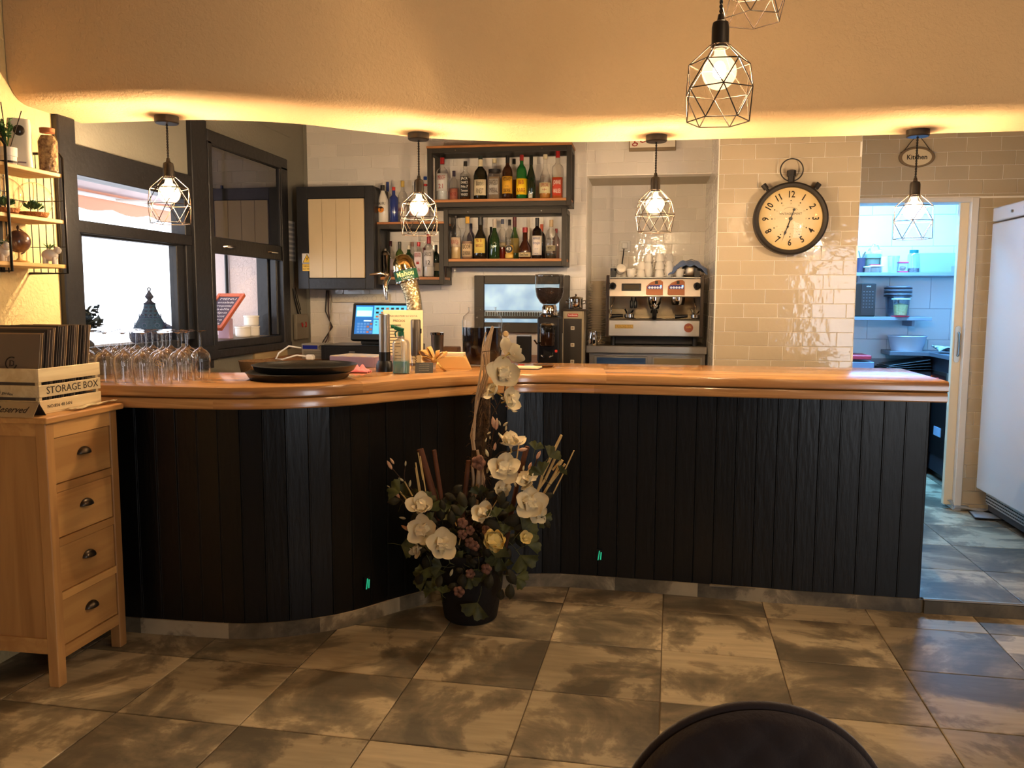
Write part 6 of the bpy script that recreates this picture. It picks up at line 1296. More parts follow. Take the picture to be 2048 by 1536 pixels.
# ================================================================== FLOWER ARRANGEMENT
ar = thing('flower_arrangement', 'tall artificial magnolia arrangement in a dark pot before the bar', 'flower arrangement', (-.80, 3.70, 0))
AO = Vector((-.80, 3.70, 0))
def A(px, py, y=3.62): return atY(px, py, y)-AO
M().lathe([(1e-6, 0), (.115, 0), (.125, .01), (.150, .16), (.160, .30), (.168, .31), (.168, .335), (.152, .335), (.148, .30), (1e-6, .29)], 36).obj('pot', pm('dark_brown_pot', (20, 15, 12), .75, bump=.3), ar, 60)
M().sphere((0, 0, .28), .14, 18, 10, 1, 1, .5).obj('moss', pm('dark_moss', (46, 40, 24), .95, bump=1, bscale=60), ar, 60)
BARK = pm('moss_bark', (92, 70, 46), .95, bump=1., bscale=70, col2=(56, 42, 28), vscale=40); WBR = pm('white_washed_branch', (186, 158, 124), .7, bump=.3, bscale=90)
m = M(); tr = [(955, 1130), (952, 1060), (958, 1000), (955, 940), (958, 890), (965, 840), (968, 795), (972, 780)]; m.tube([A(x, y, 3.66) for x, y in tr], .03, 12, rs=[.055, .05, .036, .030, .034, .037, .030, .02])
o = m.obj('trunk', BARK, ar, 60); rg = random.Random(21); m = M()
for i in range(150):
    t_ = rg.uniform(0, len(tr)-1.01); k = int(t_); c = A(*tr[k], 3.66).lerp(A(*tr[k+1], 3.66), t_-k); a = rg.uniform(0, 2*pi); p = c+Vector((cos(a), sin(a), 0))*.036; q = p+Vector((cos(a)*.02+rg.uniform(-.01, .01), sin(a)*.02, rg.uniform(-.05, .02))); m.tube([p, (p+q)/2+Vector((0, 0, .006)), q], .0011, 3)
q = m.obj('moss_fibre', pm('moss_fibre', (110, 82, 50), .9), ar); q['kind'] = 'stuff'
def br(pts, r, mt, name='branch', y0=3.62, y1=None):
    n = len(pts); P_ = [A(x, y, y0+((y1 or y0)-y0)*i/(n-1)) for i, (x, y) in enumerate(pts)]; return M().tube(P_, r, 7, rs=[r*(1.0-.45*i/(n-1)) for i in range(n)]).obj(name, mt, ar, 60)
for i, pts in enumerate([[(948, 880), (952, 800), (962, 740), (966, 690), (972, 664)], [(955, 800), (968, 750), (965, 710), (973, 680), (985, 652)], [(960, 790), (973, 745), (970, 705), (976, 680), (983, 655)], [(965, 795), (977, 745), (974, 700), (978, 678), (984, 656)], [(968, 790), (978, 740), (978, 700), (983, 672), (987, 653)], [(950, 900), (944, 860), (958, 800), (966, 768)], [(947, 900), (942, 870), (953, 820), (960, 780)]]): br(pts, .0055, WBR, 'white_branch', 3.58+.008*i)
br([(964, 704), (978, 702), (990, 702), (994, 708), (993, 715)], .002, BARK, 'binding_twig', 3.55)
for i, pts in enumerate([[(952, 1010), (956, 960), (958, 920), (955, 900)], [(962, 1000), (962, 950), (966, 925)], [(946, 1010), (948, 960), (944, 930)], [(968, 1000), (968, 960), (962, 935)]]): br(pts, .011, WBR, 'white_root', 3.61+.01*i)
for pts in ([(868, 900), (880, 980), (884, 1010)], [(840, 898), (864, 980), (880, 1040)], [(937, 921), (931, 980), (925, 1040)], [(1052, 897), (1036, 960), (1020, 1040), (1010, 1100)], [(1055, 893), (1047, 920), (1040, 960)]):
    pts = pts[::-1]; P_ = [A(x, y, 3.60) for x, y in pts]; rr = .017 if pts[-1][0] == 840 else .011; M().tube(P_, rr, 8, rs=[rr*.9, rr, rr*.95, rr*.9][:len(P_)]).obj('brown_stick', pm('brown_cane', (96, 56, 32), .7, bump=.3, bscale=50), ar, 60)
YW = pm('pale_bamboo', (206, 176, 116), .6)
for pts, r in (([(1123, 870), (1085, 950), (1075, 985)], .0065), ([(1117, 902), (1090, 960), (1062, 1000)], .006), ([(1125, 920), (1100, 965), (1075, 1010)], .006), ([(1130, 928), (1095, 975), (1060, 1030)], .005), ([(1148, 901), (1125, 950), (1105, 990), (1080, 1015)], .003), ([(1122, 921), (1105, 940)], .005), ([(831, 925), (841, 985)], .0035), ([(831, 935), (839, 990)], .003), ([(840, 912), (854, 1000)], .003), ([(836, 905), (846, 960)], .0025), ([(809, 963), (825, 992)], .0035), ([(796, 979), (822, 1010)], .0035), ([(900, 1018), (913, 1052)], .003), ([(924, 1065), (918, 1090)], .003), ([(1038, 888), (1030, 940)], .003), ([(1020, 960), (985, 1015)], .0025)):
    M().tube([A(x, y, 3.55) for x, y in pts], r, 7).obj('pale_stick', YW, ar, 60)
PET = pm('magnolia_petal', (232, 216, 176), .55, sheen=.3, sss=.15); PETY = pm('rose_petal', (232, 208, 130), .55, sss=.15)
def petal_mesh(L, w, cup, mat, k):
    key = ('petal', round(L, 3), round(w, 3), round(cup, 2), mat.name)
    if key in _FM: return _FM[key]
    m = M()
    def fn(u, v):
        x = (u-.5)*2; wd = w*sin(pi*min(1, v*.86+.10))**.8; y = L*v; return (x*wd, y*cos(cup*v*.9), L*.9*sin(cup*v*.55)*v + .25*w*x*x*(1-.3*v))
    m.grid(fn, 6, 7); o = m.obj('petal', mat, None, 80, solid=0); me = o.data; bpy.data.objects.remove(o); _FM[key] = me; return me
def flower(px, py, s, tilt, az, y=3.52, mat=None, layers=((5, 1.0, .55, .44), (4, .80, 1.5, .46), (3, .55, 2.2, .42)), seed=0):
    """s = half width in px; tilt from straight up, azimuth 0 = towards the viewer"""
    mat = mat or PET; rg = random.Random(seed or px*7+py); L = s*sc(px, y)*1.28; c = A(px, py, y)
    fo = M().sphere((0, 0, L*.10), L*.13, 10, 6, 1, 1, 1.3).tube([(0, 0, L*.05), (.003, .002, -L*.5)], L*.045, 6).obj('flower', pm('flower_heart', (176, 150, 84), .7), ar, 60)
    fo.location = c; fo.rotation_mode = 'XYZ'
    mt = Rz(az) @ Rx(tilt); fo.rotation_euler = mt.to_euler()
    for li, (n, sc_, cup, wd) in enumerate(layers):
        me = petal_mesh(L*sc_, L*sc_*wd, cup, mat, li)
        for i in range(n):
            o = bpy.data.objects.new('petal', me); COL.objects.link(o); o.parent = fo; a = 2*pi*(i+.5*li)/n+rg.uniform(-.2, .2)
            o.rotation_euler = (rg.uniform(-.12, .12)+(.10+.42*li), rg.uniform(-.1, .1), 0); o.rotation_euler = (Rz(a) @ Rx(.10+.42*li+rg.uniform(-.15, .45)) @ Ry(rg.uniform(-.3, .3))).to_euler()
            o.scale = (1, rg.uniform(.9, 1.1), 1)
for (px, py, s, ti, azz, y) in ((1018, 700, 29, 1.0, 2.5, 3.50), (1008, 740, 33, 1.35, .2, 3.50), (992, 778, 24, .9, -1.0, 3.52), (1014, 795, 27, 1.2, 1.0, 3.50), (1022, 882, 30, .35, .3, 3.48), (1008, 932, 32, 1.0, .1, 3.50), (1000, 976, 20, 1.1, .5, 3.54), (1058, 958, 26, .7, -.6, 3.50), (1062, 1000, 32, 1.2, .1, 3.46), (1074, 1022, 20, 1.3, .5, 3.50),
                             (968, 1025, 26, .7, -.2, 3.52), (842, 1008, 28, .9, .3, 3.48), (848, 1054, 30, 1.2, -.2, 3.46), (885, 1080, 31, 1.35, .1, 3.44), (836, 1096, 17, 1.2, -.6, 3.5)):
    flower(px, py+s*.25, s, ti, azz, y)
flower(989, 1083, 29, 1.15, .1, 3.42, PETY, ((6, .95, .9, .55), (5, .8, 1.6, .55), (5, .58, 2.3, .5), (4, .40, 2.8, .45)))
flower(1050, 1075, 15, 1.2, .4, 3.48, PETY)
LEAF = pm('ginkgo_leaf', (96, 96, 46), .6, col2=(56, 60, 32), vscale=18, rnd=.25); LEAFD = pm('dark_leaf', (44, 40, 20), .75, rnd=.3)
def leaf_mesh(kind):
    key = ('leaf', kind)
    if key in _FM: return _FM[key]
    m = M()
    if kind == 'fan':
        n = 12; v = [(0, 0, 0)]
        for i in range(n+1):
            a = R(-62+124*i/n); r = 1-.08*(i % 2)-(.3 if i == n//2 else 0); v.append((r*sin(a), r*cos(a), .12*cos(i*1.3)))
        m.add(v, [(0, i+1, i+2) for i in range(n)]); m.tube([(0, 0, 0), (0, -.5, .05), (.1, -.9, .0)], .02, 4)
    else:
        m.grid(lambda u, v: ((u-.5)*.62*sin(pi*min(1, v*.95+.04))**.7, v, .18*sin(v*pi)-.3*abs(u-.5)), 4, 6); m.tube([(0, 0, 0), (0, -.3, -.02)], .018, 4)
    o = m.obj('leaf', LEAF if kind == 'fan' else LEAFD, None, 60, solid=0); me = o.data; bpy.data.objects.remove(o); _FM[key] = me; return me
def leaf(px, py, s, ang, kind='fan', y=3.5, seed=None):
    rg = random.Random(seed or px*3+py); o = bpy.data.objects.new('leaf', leaf_mesh(kind)); COL.objects.link(o); o.parent = ar; o.location = A(px, py, y); k = s*sc(px, y); o.scale = (k,)*3
    o.rotation_euler = (Ry(R(ang)) @ Rx(pi/2+rg.uniform(-.5, .3)) @ Rz(rg.uniform(-.2, .2))).to_euler()
for (px, py, s, an, kd) in ((878, 1000, 30, 170, 'fan'), (862, 1132, 34, 165, 'fan'), (802, 1090, 32, 100, 'fan'), (955, 1205, 38, 190, 'fan'), (1030, 1155, 30, 120, 'fan'), (1080, 1035, 26, 130, 'fan'), (1045, 1060, 34, 60, 'fan'), (1098, 915, 26, 30, 'fan'), (1085, 950, 30, -40, 'fan'), (1070, 900, 20, 10, 'fan'), (905, 985, 26, 60, 'leaf'), (800, 985, 30, -60, 'fan'), (1010, 1045, 46, 80, 'leaf'), (1030, 1060, 46, 100, 'leaf'), (1000, 1060, 40, -70, 'leaf'), (1040, 1110, 40, 150, 'fan'), (1055, 1090, 30, 60, 'fan'), (860, 1110, 36, 200, 'leaf'), (842, 1150, 30, 200, 'leaf'), (1015, 1140, 36, 160, 'leaf'), (1020, 1170, 34, 185, 'leaf'), (1085, 995, 24, 70, 'leaf'), (930, 1015, 34, -20, 'leaf'), (1000, 1010, 30, 20, 'leaf'), (925, 1150, 34, 180, 'leaf'), (980, 1150, 34, 180, 'leaf'), (800, 1000, 26, -100, 'leaf'), (1120, 945, 16, 40, 'fan'), (905, 1050, 30, 0, 'leaf'), (1090, 1040, 22, 150, 'leaf')):
    leaf(px, py, s, an, kd)
rg = random.Random(77)
for i in range(125):
    px = rg.gauss(935, 58); py = rg.uniform(990, 1188); s = rg.uniform(20, 34)
    if abs(px-935) > 125 or (py > 1120 and abs(px-935) > 92): continue
    leaf(int(px), int(py), s, rg.uniform(-180, 180) if py > 1060 else rg.uniform(-70, 70), rg.choice(('leaf', 'leaf', 'fan')), rg.uniform(3.50, 3.64), i+1)
BUD = pm('pink_bud', (206, 146, 112), .6, col2=(226, 186, 150), vscale=30); BUDP = pm('pale_bud', (206, 192, 150), .6)
def bud(px, py, s, an, mt, y=3.54): M().lathe([(1e-6, -1), (.28, -.6), (.36, -.1), (.26, .5), (1e-6, 1)], 8, (0, 0, 0), T_(A(px, py, y)) @ Ry(R(an)) @ Matrix.Scale(s*sc(px, y), 4)).obj('bud', mt, ar, 60)
for (px, py, s, an) in ((779, 930, 11, -30), (784, 922, 8, -35), (793, 988, 11, -40), (987, 845, 13, -8), (993, 848, 13, 5), (1046, 899, 11, 80), (1077, 910, 10, 25), (811, 1056, 11, -60), (877, 1011, 8, -50), (990, 893, 9, 8), (958, 926, 12, 5), (1060, 932, 9, 20), (816, 1013, 7, -60), (945, 1020, 8, 10), (1016, 812, 6, 80)): bud(px, py, s, an, BUD)
for (px, py, s, an) in ((802, 959, 7, -60), (820, 967, 8, 10), (811, 927, 6, 5), (805, 1036, 8, -80), (777, 973, 4, -60), (999, 846, 6, -20), (1011, 848, 7, 50), (1012, 856, 6, 5), (978, 866, 5, 60), (980, 875, 4, 0), (972, 880, 5, 20), (974, 906, 9, -20), (975, 940, 8, 10), (1020, 906, 6, 60), (1030, 968, 7, -20), (1047, 936, 6, 10), (985, 952, 7, 80), (1094, 1000, 5, 10), (903, 1145, 9, 20), (922, 1022, 8, 60), (900, 1020, 6, 10), (1030, 823, 6, 85)): bud(px, py, s, an, BUDP)
for pts in ([(779, 930), (800, 955), (830, 985), (860, 1030)], [(811, 927), (808, 955), (815, 975)], [(793, 988), (815, 1015), (850, 1050)], [(811, 1056), (840, 1050), (880, 1060)], [(990, 850), (982, 890), (975, 940), (965, 1000)], [(1046, 899), (1000, 905), (975, 930)], [(1077, 910), (1060, 960), (1030, 1020)], [(1016, 850), (985, 900), (970, 950)], [(1018, 720), (1012, 760), (1008, 790), (985, 830), (978, 880), (970, 950)], [(1022, 895), (1005, 950), (985, 1020)], [(1062, 1010), (1030, 1050), (980, 1100)], [(842, 1020), (870, 1060), (920, 1100)], [(802, 1090), (830, 1090), (880, 1110)]): M().tube([A(x, y, 3.57) for x, y in pts], .0028, 5).obj('twig', pm('twig_dark', (58, 40, 28), .8), ar, 60)
for (px, py, s) in ((918, 1183, 14), (941, 1147, 12), (973, 1137, 14), (925, 1045, 13), (925, 1068, 12), (940, 1085, 14), (950, 1092, 12), (957, 925, 18), (940, 1060, 12), (975, 1060, 14)):
    m = M(); c = A(px, py, 3.50); k = s*sc(px, 3.5); rr_ = random.Random(px)
    for i in range(5): a = i*2*pi/5; m.sphere(c+Vector((cos(a)*k*.45, -k*.1, sin(a)*k*.45)), k*rr_.uniform(.38, .5), 8, 6)
    m.obj('cotton_boll' , pm('dried_pink', (140, 100, 80), .9, col2=(96, 62, 46), vscale=50), ar, 60)
# two green reflective slots on the bar front
for px in (728, 1198):
    p = min(range(len(pf)), key=lambda i: abs(1024+F*((Vector((pf[i][0], pf[i][1], .17))-EYE).dot(_r2))/((Vector((pf[i][0], pf[i][1], .17))-EYE).dot(_f))-px)); nn = nrm(pf, p); c = pf[p]+nn*.010
    t = thing('indicator_light', 'tiny green glowing indicator low on the black bar front, %s the flower pot' % ('left of' if px < 900 else 'right of'), 'light', (c[0], c[1], .155), atan2(nn[0], -nn[1]))
    M().box(-.014, .016, -.002, .006, -.004, .058).obj('housing', BLACKP, t); M().box(-.008, -.003, -.004, -.001, .0, .05, Ry(R(8))).box(.004, .010, -.004, -.001, .004, .044, Ry(R(4))).obj('green_light', pm('green_glow', (40, 190, 140), .4, emis=.55), t)
# ================================================================== CHAIR (foreground)
ch = thing('lounge_chair', 'round-backed brown velvet chair with quilted back in the foreground', 'chair', (.195, 1.30, 0), R(3))
VEL = pm('brown_velvet', (40, 24, 17), .85, sheen=.35, bump=.15, bscale=90)
def rim(v, d):      # v 0..1 around the rounded outline, d 0..1 from centre to rim
    a = -.9+(pi+1.8)*v; x = .230*d*cos(a); z = .565+.292*d*sin(a); return x, max(z, .40)
def outer(u, v):
    x, z = rim(v, u); q = .9*(abs(sin((x*1.0+z)*pi/.075))**.5*abs(sin((x*1.0-z)*pi/.075))**.5); e = sqrt(max(0, 1-u**6))
    return (x, -.012-.030*e-.016*q*e+.9*x*x, z)
def inner(u, v):
    x, z = rim(v, u); e = sqrt(max(0, 1-u**6)); return (x*.98, .012+.024*e+.9*x*x, z)
m = M(); m.grid(outer, 40, 110); m.grid(inner, 10, 110); m.obj('backrest', VEL, ch, 70)
M().tube([Vector((rim(i/60, 1)[0], .9*rim(i/60, 1)[0]**2, rim(i/60, 1)[1])) for i in range(61)], .009, 8).obj('piping', VEL, ch, 60)
M().lathe([(1e-6, .40), (.23, .40), (.25, .42), (.25, .47), (.235, .495), (1e-6, .505)], 40, (0, .26, 0)).obj('seat', VEL, ch, 60)
for s_ in (-1, 1):
    for t_ in (-1, 1): M().tube([(s_*.15, .26+t_*.15, .40), (s_*.22, .26+t_*.22, .0)], .013, 10, rs=[.015, .010]).obj('leg', BLACKM, ch, 60)
# ================================================================== FRIDGE
fg = thing('upright_fridge', 'tall white upright fridge turned side on at the right edge', 'fridge', (2.53, 5.50, .062))
FW = pm('fridge_white', (206, 200, 196), .35)
M().box(-.27, .33, -.39, .38, .18, 2.03).obj('body', FW, fg, bevel=.006); M().box(-.33, -.272, -.39, .38, .185, 1.935).obj('door', FW, fg, bevel=.008, seg=2); M().box(-.33, -.272, -.39, .38, 1.945, 2.035).obj('control_panel', FW, fg, bevel=.006)
M().box(-.275, -.268, -.38, .37, 1.933, 1.947).obj('gasket', pm('gasket', (110, 104, 100), .6), fg)
M().lathe([(1e-6, .012), (.008, .012), (.010, 0), (1e-6, 0)], 14, (0, 0, 0), T_((-.33, .08, 1.985)) @ Ry(-pi/2)).obj('lock', STEEL, fg, 40); M().lathe([(1e-6, .02), (.02, .02), (.024, 0), (1e-6, 0)], 18, (0, 0, 0), T_((-.33, -.14, 1.99)) @ Ry(-pi/2)).obj('thermostat_knob', BLACKP, fg, 40)
M().box(-.255, .32, -.37, .36, .04, .18).obj('plinth', pm('fridge_plinth', (60, 58, 58), .6), fg)
vg = M().box(-.268, -.258, -.38, .37, .085, .178).obj('vent_grille', pm('vent_grey', (170, 168, 166), .5), fg); m = M()
for r_ in range(4):
    for c_ in range(30): m.box(-.2705, -.2675, -.365+c_*.0245+(r_ % 2)*.008, -.365+c_*.0245+.014+(r_ % 2)*.008, .096+r_*.02, .104+r_*.02)
m.obj('vent_slot', BLACKP, vg)
for x in (-.2, .27):
    for y in (-.33, .33): M().lathe([(1e-6, 0), (.02, 0), (.015, .04), (1e-6, .04)], 12, (x, y, 0.010)).obj('foot', BLACKP, fg, 40)
RAG = pm('grey_rag', (150, 156, 160), .9, bump=.3, bscale=150)
p = atZ(1950, 1022, .075)
tag(M().grid(lambda u, v: (-.14+.30*u+.012*sin(v*11), -.09+.18*v+.02*sin(u*9), .010+.05*max(0, sin(u*7+v*3))*sin(pi*v)+.012*abs(sin(v*14+u*5))), 26, 16).obj('floor_rag', RAG, smooth=80, solid=.004, loc=(p.x-.01, p.y+.06, .071)), 'crumpled grey floor cloth at the foot of the kitchen door frame', 'cloth')
rg2 = thing('folded_rag', 'flat folded grey cloth with black border on the floor by the fridge', 'cloth', (p.x+.06, p.y-.16, .071), R(-8)); M().grid(lambda u, v: (-.13+.27*u, -.08+.18*v, .008+.004*sin(u*8)), 10, 6).obj('cloth', RAG, rg2, 80, solid=.008)
M().tube([(-.13, -.08, .010), (.14, -.08, .010), (.14, .10, .010), (-.13, .10, .010)], .005, 6, True).obj('border', BLACKP, rg2)
# ================================================================== KITCHEN
KS = pm('blue_grey_shelf', (126, 134, 150), .4)
for (x0, x1, z, lab) in ((1.45, 3.19, 1.695, 'upper steel kitchen shelf with jars and tubs'), (1.45, 2.275, 1.335, 'lower steel kitchen shelf with the microwave')):
    t = thing('kitchen_shelf', lab, 'shelf', ((x0+x1)/2, 7.33, z)); w = (x1-x0)/2; M().box(-w, w, -.16, .165, 0, .028).obj('board', KS, t, bevel=.002)
    for s_ in (-.7, .7): M().box(s_*w-.01, s_*w+.01, -.1, .165, -.05, 0).obj('bracket', KS, t)
ZK1, ZK2 = 1.724, 1.364
def kp_(px, y=7.28): return atY(px, 600, y).x
bk_ = thing('lidded_bucket', 'olive green lidded bucket on the upper kitchen shelf', 'bucket', (kp_(1741), 7.30, ZK1)); M().lathe([(1e-6, 0), (.055, 0), (.066, .125), (.067, .13), (1e-6, .13)], 24).obj('body', pm('olive_bucket', (110, 122, 104), .5), bk_, 50); M().lathe([(.070, .118), (.073, .12), (.073, .150), (.068, .155), (1e-6, .155)], 24).obj('lid', pm('olive_lid', (128, 138, 120), .5), bk_, 40)
bg_ = thing('flour_bag', 'white paper bag with dark bands behind the olive bucket', 'bag', (kp_(1763)+.01, 7.42, ZK1), R(10)); M().box(-.035, .045, -.03, .03, 0, .19, Ry(R(-14))).obj('bag', pm('paper_white', (214, 216, 226), .7), bg_, bevel=.008); M().box(-.037, .047, -.032, .032, .07, .082, Ry(R(-14))).box(-.037, .047, -.032, .032, .115, .125, Ry(R(-14))).obj('printed_band', pm('navy_print', (50, 56, 90), .6), bg_)
M().grid(lambda u, v: (-.10+.10*u-.0, -.02+.03*v, .19+.05*sin(pi*u)+.01*sin(u*20)), 8, 3).obj('torn_top', pm('paper_white', (214, 216, 226)), bg_, 60, solid=.003)
pt = thing('plastic_tub', 'clear plastic tub with red and white lid under the olive bucket', 'tub', (kp_(1743), 7.20, ZK1)); M().box(-.045, .045, -.03, .03, 0, .045).obj('tub', thin_glass('tub_plastic', (.82, .80, .86), .2, .6, .2), pt, bevel=.004); M().box(-.05, .055, -.034, .034, .045, .058).obj('lid', PLASTW, pt, bevel=.003); M().box(-.048, .03, -.03, .034, .058, .066).obj('red_lid', pm('red_lid', (190, 40, 60), .4), pt, bevel=.002)
pt2 = thing('small_tub', 'small white-lidded tub at the left end of the upper kitchen shelf', 'tub', (kp_(1727), 7.20, ZK1)); M().box(-.025, .025, -.025, .025, 0, .04).obj('tub', thin_glass('tub_plastic', (1, 1, 1)), pt2, bevel=.003); M().box(-.028, .028, -.028, .028, .04, .05).obj('lid', PLASTW, pt2, bevel=.002)
dj = thing('utensil_jar', 'dark jar of utensils at the extreme left of the upper kitchen shelf', 'jar', (kp_(1716), 7.25, ZK1)); M().lathe([(1e-6, 0), (.035, 0), (.037, .12), (1e-6, .12)], 20).obj('jar', pm('jar_dark', (60, 50, 70), .4), dj, 50); M().tube([(0, 0, .1), (.03, -.02, .17)], .006, 6).tube([(0, 0, .1), (-.02, 0, .18)], .005, 6).obj('utensil', STEEL, dj)
gl_ = thing('water_glass', 'clear tapered water glass on the upper kitchen shelf', 'glass', (kp_(1779), 7.22, ZK1)); M().lathe([(1e-6, .008), (.034, .006), (.035, 0), (.046, .135), (.0445, .135), (.033, .012)], 24).obj('glass', thin_glass('kitchen_glass', (.90, .92, .95), 0, 1.6, .1), gl_, 50)
wb_ = thing('white_box', 'plain white carton between bucket and glass on the upper kitchen shelf', 'box', (kp_(1765), 7.27, ZK1)); M().box(-.035, .05, -.03, .03, 0, .13).obj('carton', pm('carton_white', (214, 222, 230), .5), wb_, bevel=.003)
j2 = thing('snack_jar', 'clear square jar with pink lid and base on the upper kitchen shelf', 'jar', (kp_(1799), 7.24, ZK1)); M().box(-.036, .036, -.03, .03, .01, .075).obj('jar', thin_glass('tub_plastic', (1, 1, 1)), j2, bevel=.003); M().box(-.038, .038, -.032, .032, .075, .088).box(-.036, .036, -.03, .03, 0, .012).obj('lid', pm('pink_lid', (206, 60, 96), .4), j2, bevel=.002); M().sphere((0, 0, .035), .026, 12, 8, 1, 1, .8).obj('contents', pm('snack', (186, 150, 130), .7, col2=(110, 80, 70), vscale=60), j2, 60)
j3 = thing('spice_jar', 'tall clear jar with dark green lid on the upper kitchen shelf', 'jar', (kp_(1820), 7.24, ZK1)); M().lathe([(1e-6, 0), (.044, 0), (.046, .01), (.046, .14), (.034, .155), (.032, .16)], 24).obj('jar', thin_glass('jar_plastic', (.84, .90, .92), .1, .8, .12), j3, 50); M().lathe([(.034, .158), (.034, .182), (1e-6, .183)], 24).obj('lid', pm('dark_green_lid', (20, 96, 90), .4), j3, 40); M().lathe([(1e-6, .003), (.042, .003), (.043, .035), (1e-6, .04)], 20).obj('nuts', pm('nuts', (130, 116, 120), .8, bump=1, bscale=90), j3, 60)
bn = thing('storage_bin', 'large frosted plastic bin on the upper kitchen shelf', 'bin', ((kp_(1868)), 7.29, ZK1)); M().add([(-.14, -.08, 0), (.14, -.08, 0), (.14, .08, 0), (-.14, .08, 0), (-.155, -.09, .155), (.155, -.09, .155), (.155, .09, .155), (-.155, .09, .155)], [(0,3,2,1),(0,1,5,4),(1,2,6,5),(2,3,7,6),(3,0,4,7),(4,5,6,7)]).obj('bin', thin_glass('frosted_bin', (.72, .80, .92), .4, .5, .35), bn, bevel=.004)
sb_ = thing('jar_lids', 'short stack of brown-banded jar lids at the door end of the upper kitchen shelf', 'lids', (kp_(1907), 7.26, ZK1)); 
for i in range(3): M().lathe([(1e-6, 0), (.035, 0), (.037, .004), (.037, .014), (.035, .017), (1e-6, .017)], 20, (0, 0, i*.018)).obj('lid', pm('banded_lid', (150, 130, 104), .5), sb_, 40)
mw = thing('microwave', 'black microwave with keypad on the lower kitchen shelf', 'microwave', (kp_(1727)-.12, 7.325, ZK2+.001)); M().box(-.30, .188, -.15, .15, 0, .27).obj('case', BLACKP, mw, bevel=.006); M().box(.075, .185, -.153, -.149, .01, .262).obj('keypad', pm('keypad_black', (30, 30, 34), .3), mw, bevel=.001); text('HISENSE', .014, INKW, mw, T_((.13, -.1535, .245)), .035)
for r_ in range(6):
    for c_ in range(4): M().box(.09+c_*.023, .10+c_*.023, -.1545, -.153, .20-r_*.025, .204-r_*.025).obj('key_print', pm('key_grey', (110, 110, 120), .6), mw)
tt = thing('stacked_tubs', 'stack of nested round tubs behind the pasta container', 'tubs', (kp_(1801), 7.36, ZK2)); M().lathe([(1e-6, 0), (.085, 0), (.098, .19), (1e-6, .19)], 28).obj('tub', thin_glass('smoke_tub', (.62, .62, .68), .2, .8, .2), tt, 50)
for i in range(5): M().lathe([(.098, .165+i*.016), (.108, .166+i*.016), (.108, .174+i*.016), (.098, .176+i*.016)], 28, closed=True).obj('rim', pm('rim_%d' % (i % 2), ((60, 50, 60), (150, 160, 180))[i % 2], .5), tt, 60)
M().lathe([(1e-6, .236), (.092, .240), (.09, .252), (1e-6, .256)], 28).obj('top_lid', pm('lid_pale', (186, 206, 226), .5), tt, 50)
pc = thing('pasta_container', 'clear square tub of yellow pasta on a red lid on the lower kitchen shelf', 'container', (kp_(1797), 7.215, ZK2+.012)); M().lathe([(1e-6, 0), (.046, 0), (.058, .13)], 24, sq=5, closed=False).obj('tub', thin_glass('pasta_tub', (.84, .90, .95), .05, .9, .1), pc, 50); M().lathe([(1e-6, .002), (.043, .002), (.050, .085), (1e-6, .10)], 18, sq=5).obj('pasta', pm('pasta_yellow', (196, 184, 120), .6, bump=1, bscale=60), pc, 60); M().lathe([(.060, .128), (.064, .130), (.062, .138), (1e-6, .14)], 24, sq=5).obj('lid', pm('lid_pale', (186, 206, 226)), pc, 50)
tag(M().lathe([(1e-6, 0), (.07, 0), (.072, .008), (1e-6, .011)], 24).obj('red_plate', pm('red_lid', (190, 40, 60)), smooth=40, loc=(kp_(1797), 7.215, ZK2)), 'flat red plate under the pasta container', 'plate')
# worktop in the kitchen (L-shaped), oven, fryer
tag(M().prism([(1.98, 7.499), (1.98, 7.22), (2.27, 7.18), (2.27, 6.58), (3.15, 6.58), (3.15, 7.499)], 1.045, 1.08).obj('kitchen_worktop', pm('dark_grey_worktop', (92, 96, 106), .4), bevel=.003), 'dark grey kitchen worktop with rounded corner', 'worktop')
ov_ = thing('oven', 'black and steel oven with orange light and red knob under the kitchen worktop', 'oven', (2.64, 7.10, .062)); M().box(-.33, .45, -.5, .36, .06, .98).obj('body', pm('oven_dark', (54, 56, 64), .35, .3), ov_, bevel=.004)
M().box(-.345, -.33, -.28, .30, .735, .875).obj('control_panel', STEEL, ov_, bevel=.002); M().box(-.35, -.344, -.25, .27, .760, .850).obj('panel_inset', BLACKP, ov_, bevel=.001)
M().lathe([(1e-6, .014), (.012, .014), (.012, 0), (1e-6, 0)], 14, (0, 0, 0), T_((-.35, .10, .812)) @ Ry(-pi/2)).obj('orange_light', pm('orange_glow', (255, 130, 40), .4, emis=5), ov_); M().lathe([(1e-6, .03), (.022, .03), (.026, 0), (1e-6, 0)], 18, (0, 0, 0), T_((-.35, -.10, .800)) @ Ry(-pi/2)).obj('red_knob', pm('red_knob', (150, 30, 34), .35), ov_, 40)
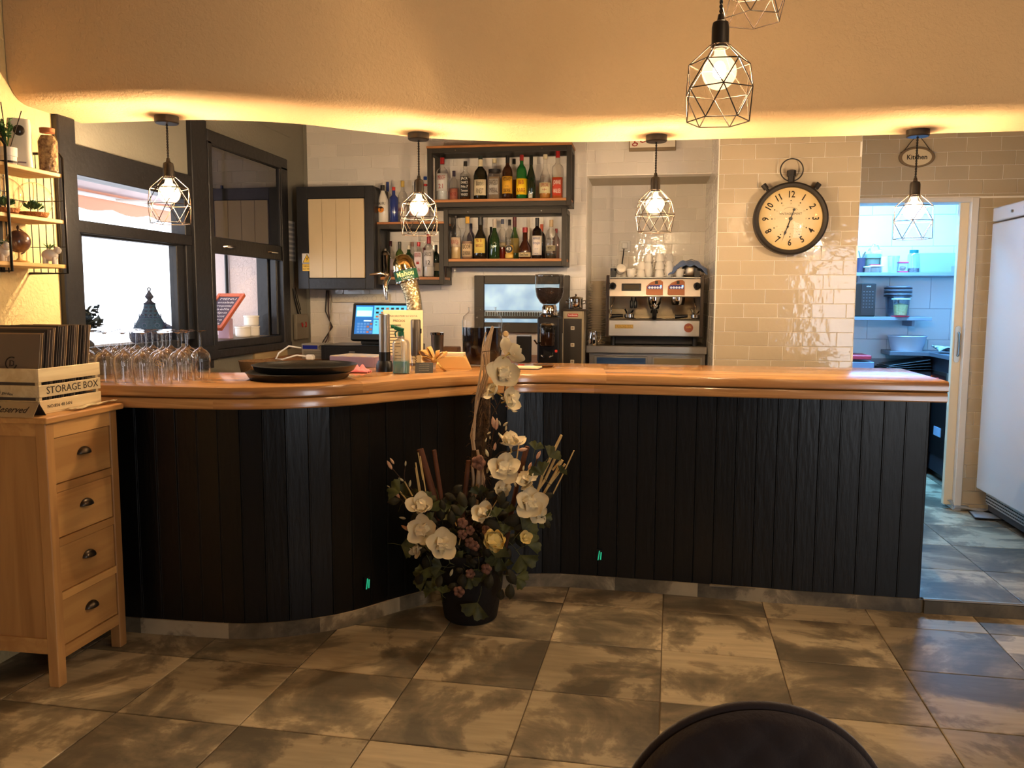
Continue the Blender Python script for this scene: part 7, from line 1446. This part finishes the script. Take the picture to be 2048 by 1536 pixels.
M().box(-.340, -.328, -.45, .30, .20, .66).obj('door', BLACKP, ov_, bevel=.004); M().box(-.346, -.340, -.20, -.05, .36, .43).obj('sticker', pm('oven_sticker', (150, 180, 210), .5), ov_)
M().box(-.30, .36, -.48, .23, 0, .06).obj('plinth', BLACKP, ov_)
ba = thing('wash_basin_bowl', 'large white round plastic basin on the kitchen worktop', 'basin', (kp_(1818, 7.34), 7.335, 1.081)); M().lathe([(1e-6, .004), (.12, 0), (.148, .115), (.158, .12), (.155, .125), (.142, .12), (.115, .01), (1e-6, .01)], 36).obj('bowl', pm('white_basin', (196, 206, 222), .4), ba, 60)
tag(M().grid(lambda u, v: (-.13+.40*u, -.10+.20*v, .012+.035*max(0, sin(u*9+v*2))*(1-u*.5)+.012*sin(v*13+u*4)**2), 26, 14).obj('tea_towel', pm('striped_towel', (190, 200, 210), .9, col2=(70, 90, 110), vscale=18), smooth=80, solid=.004, loc=(2.40, 7.05, 1.081)), 'rumpled white tea towel with dark stripes on the kitchen worktop', 'towel')
tag(M().lathe([(.03, 0), (.055, .14), (.058, .142)], 24, closed=True).obj('red_colander', pm('red_plastic', (200, 50, 44), .4), smooth=60, solid=.002, loc=(2.60, 7.28, 1.081)), 'red plastic beaker beside the sliding door on the kitchen worktop', 'beaker')
fr_ = thing('fryer', 'low steel fryer with flat red lid left in the kitchen', 'fryer', (1.68, 7.30, .062)); M().box(-.2, .165, -.15, .15, 0, .93).obj('body', pm('fryer_blue_steel', (110, 130, 160), .35, .4), fr_, bevel=.004); M().box(-.2, .14, -.155, .15, .95, .985).obj('red_lid', pm('red_lid', (190, 40, 60)), fr_, bevel=.006)
bb_ = thing('black_tray_pile', 'pile of black oven trays and pans under the kitchen worktop edge', 'trays', (2.10, 7.30, .062)); M().box(-.20, .18, -.16, .15, 0, .86).obj('cart', pm('cart_black', (26, 26, 30), .5), bb_); 
for i in range(4): M().box(-.20+.02*i, .18, -.17, .14, .87+i*.018, .876+i*.018, T_((0, 0, .87)) @ Ry(R(-2-2.5*i)) @ T_((0, 0, -.87))).obj('tray', BLACKP, bb_, bevel=.002)
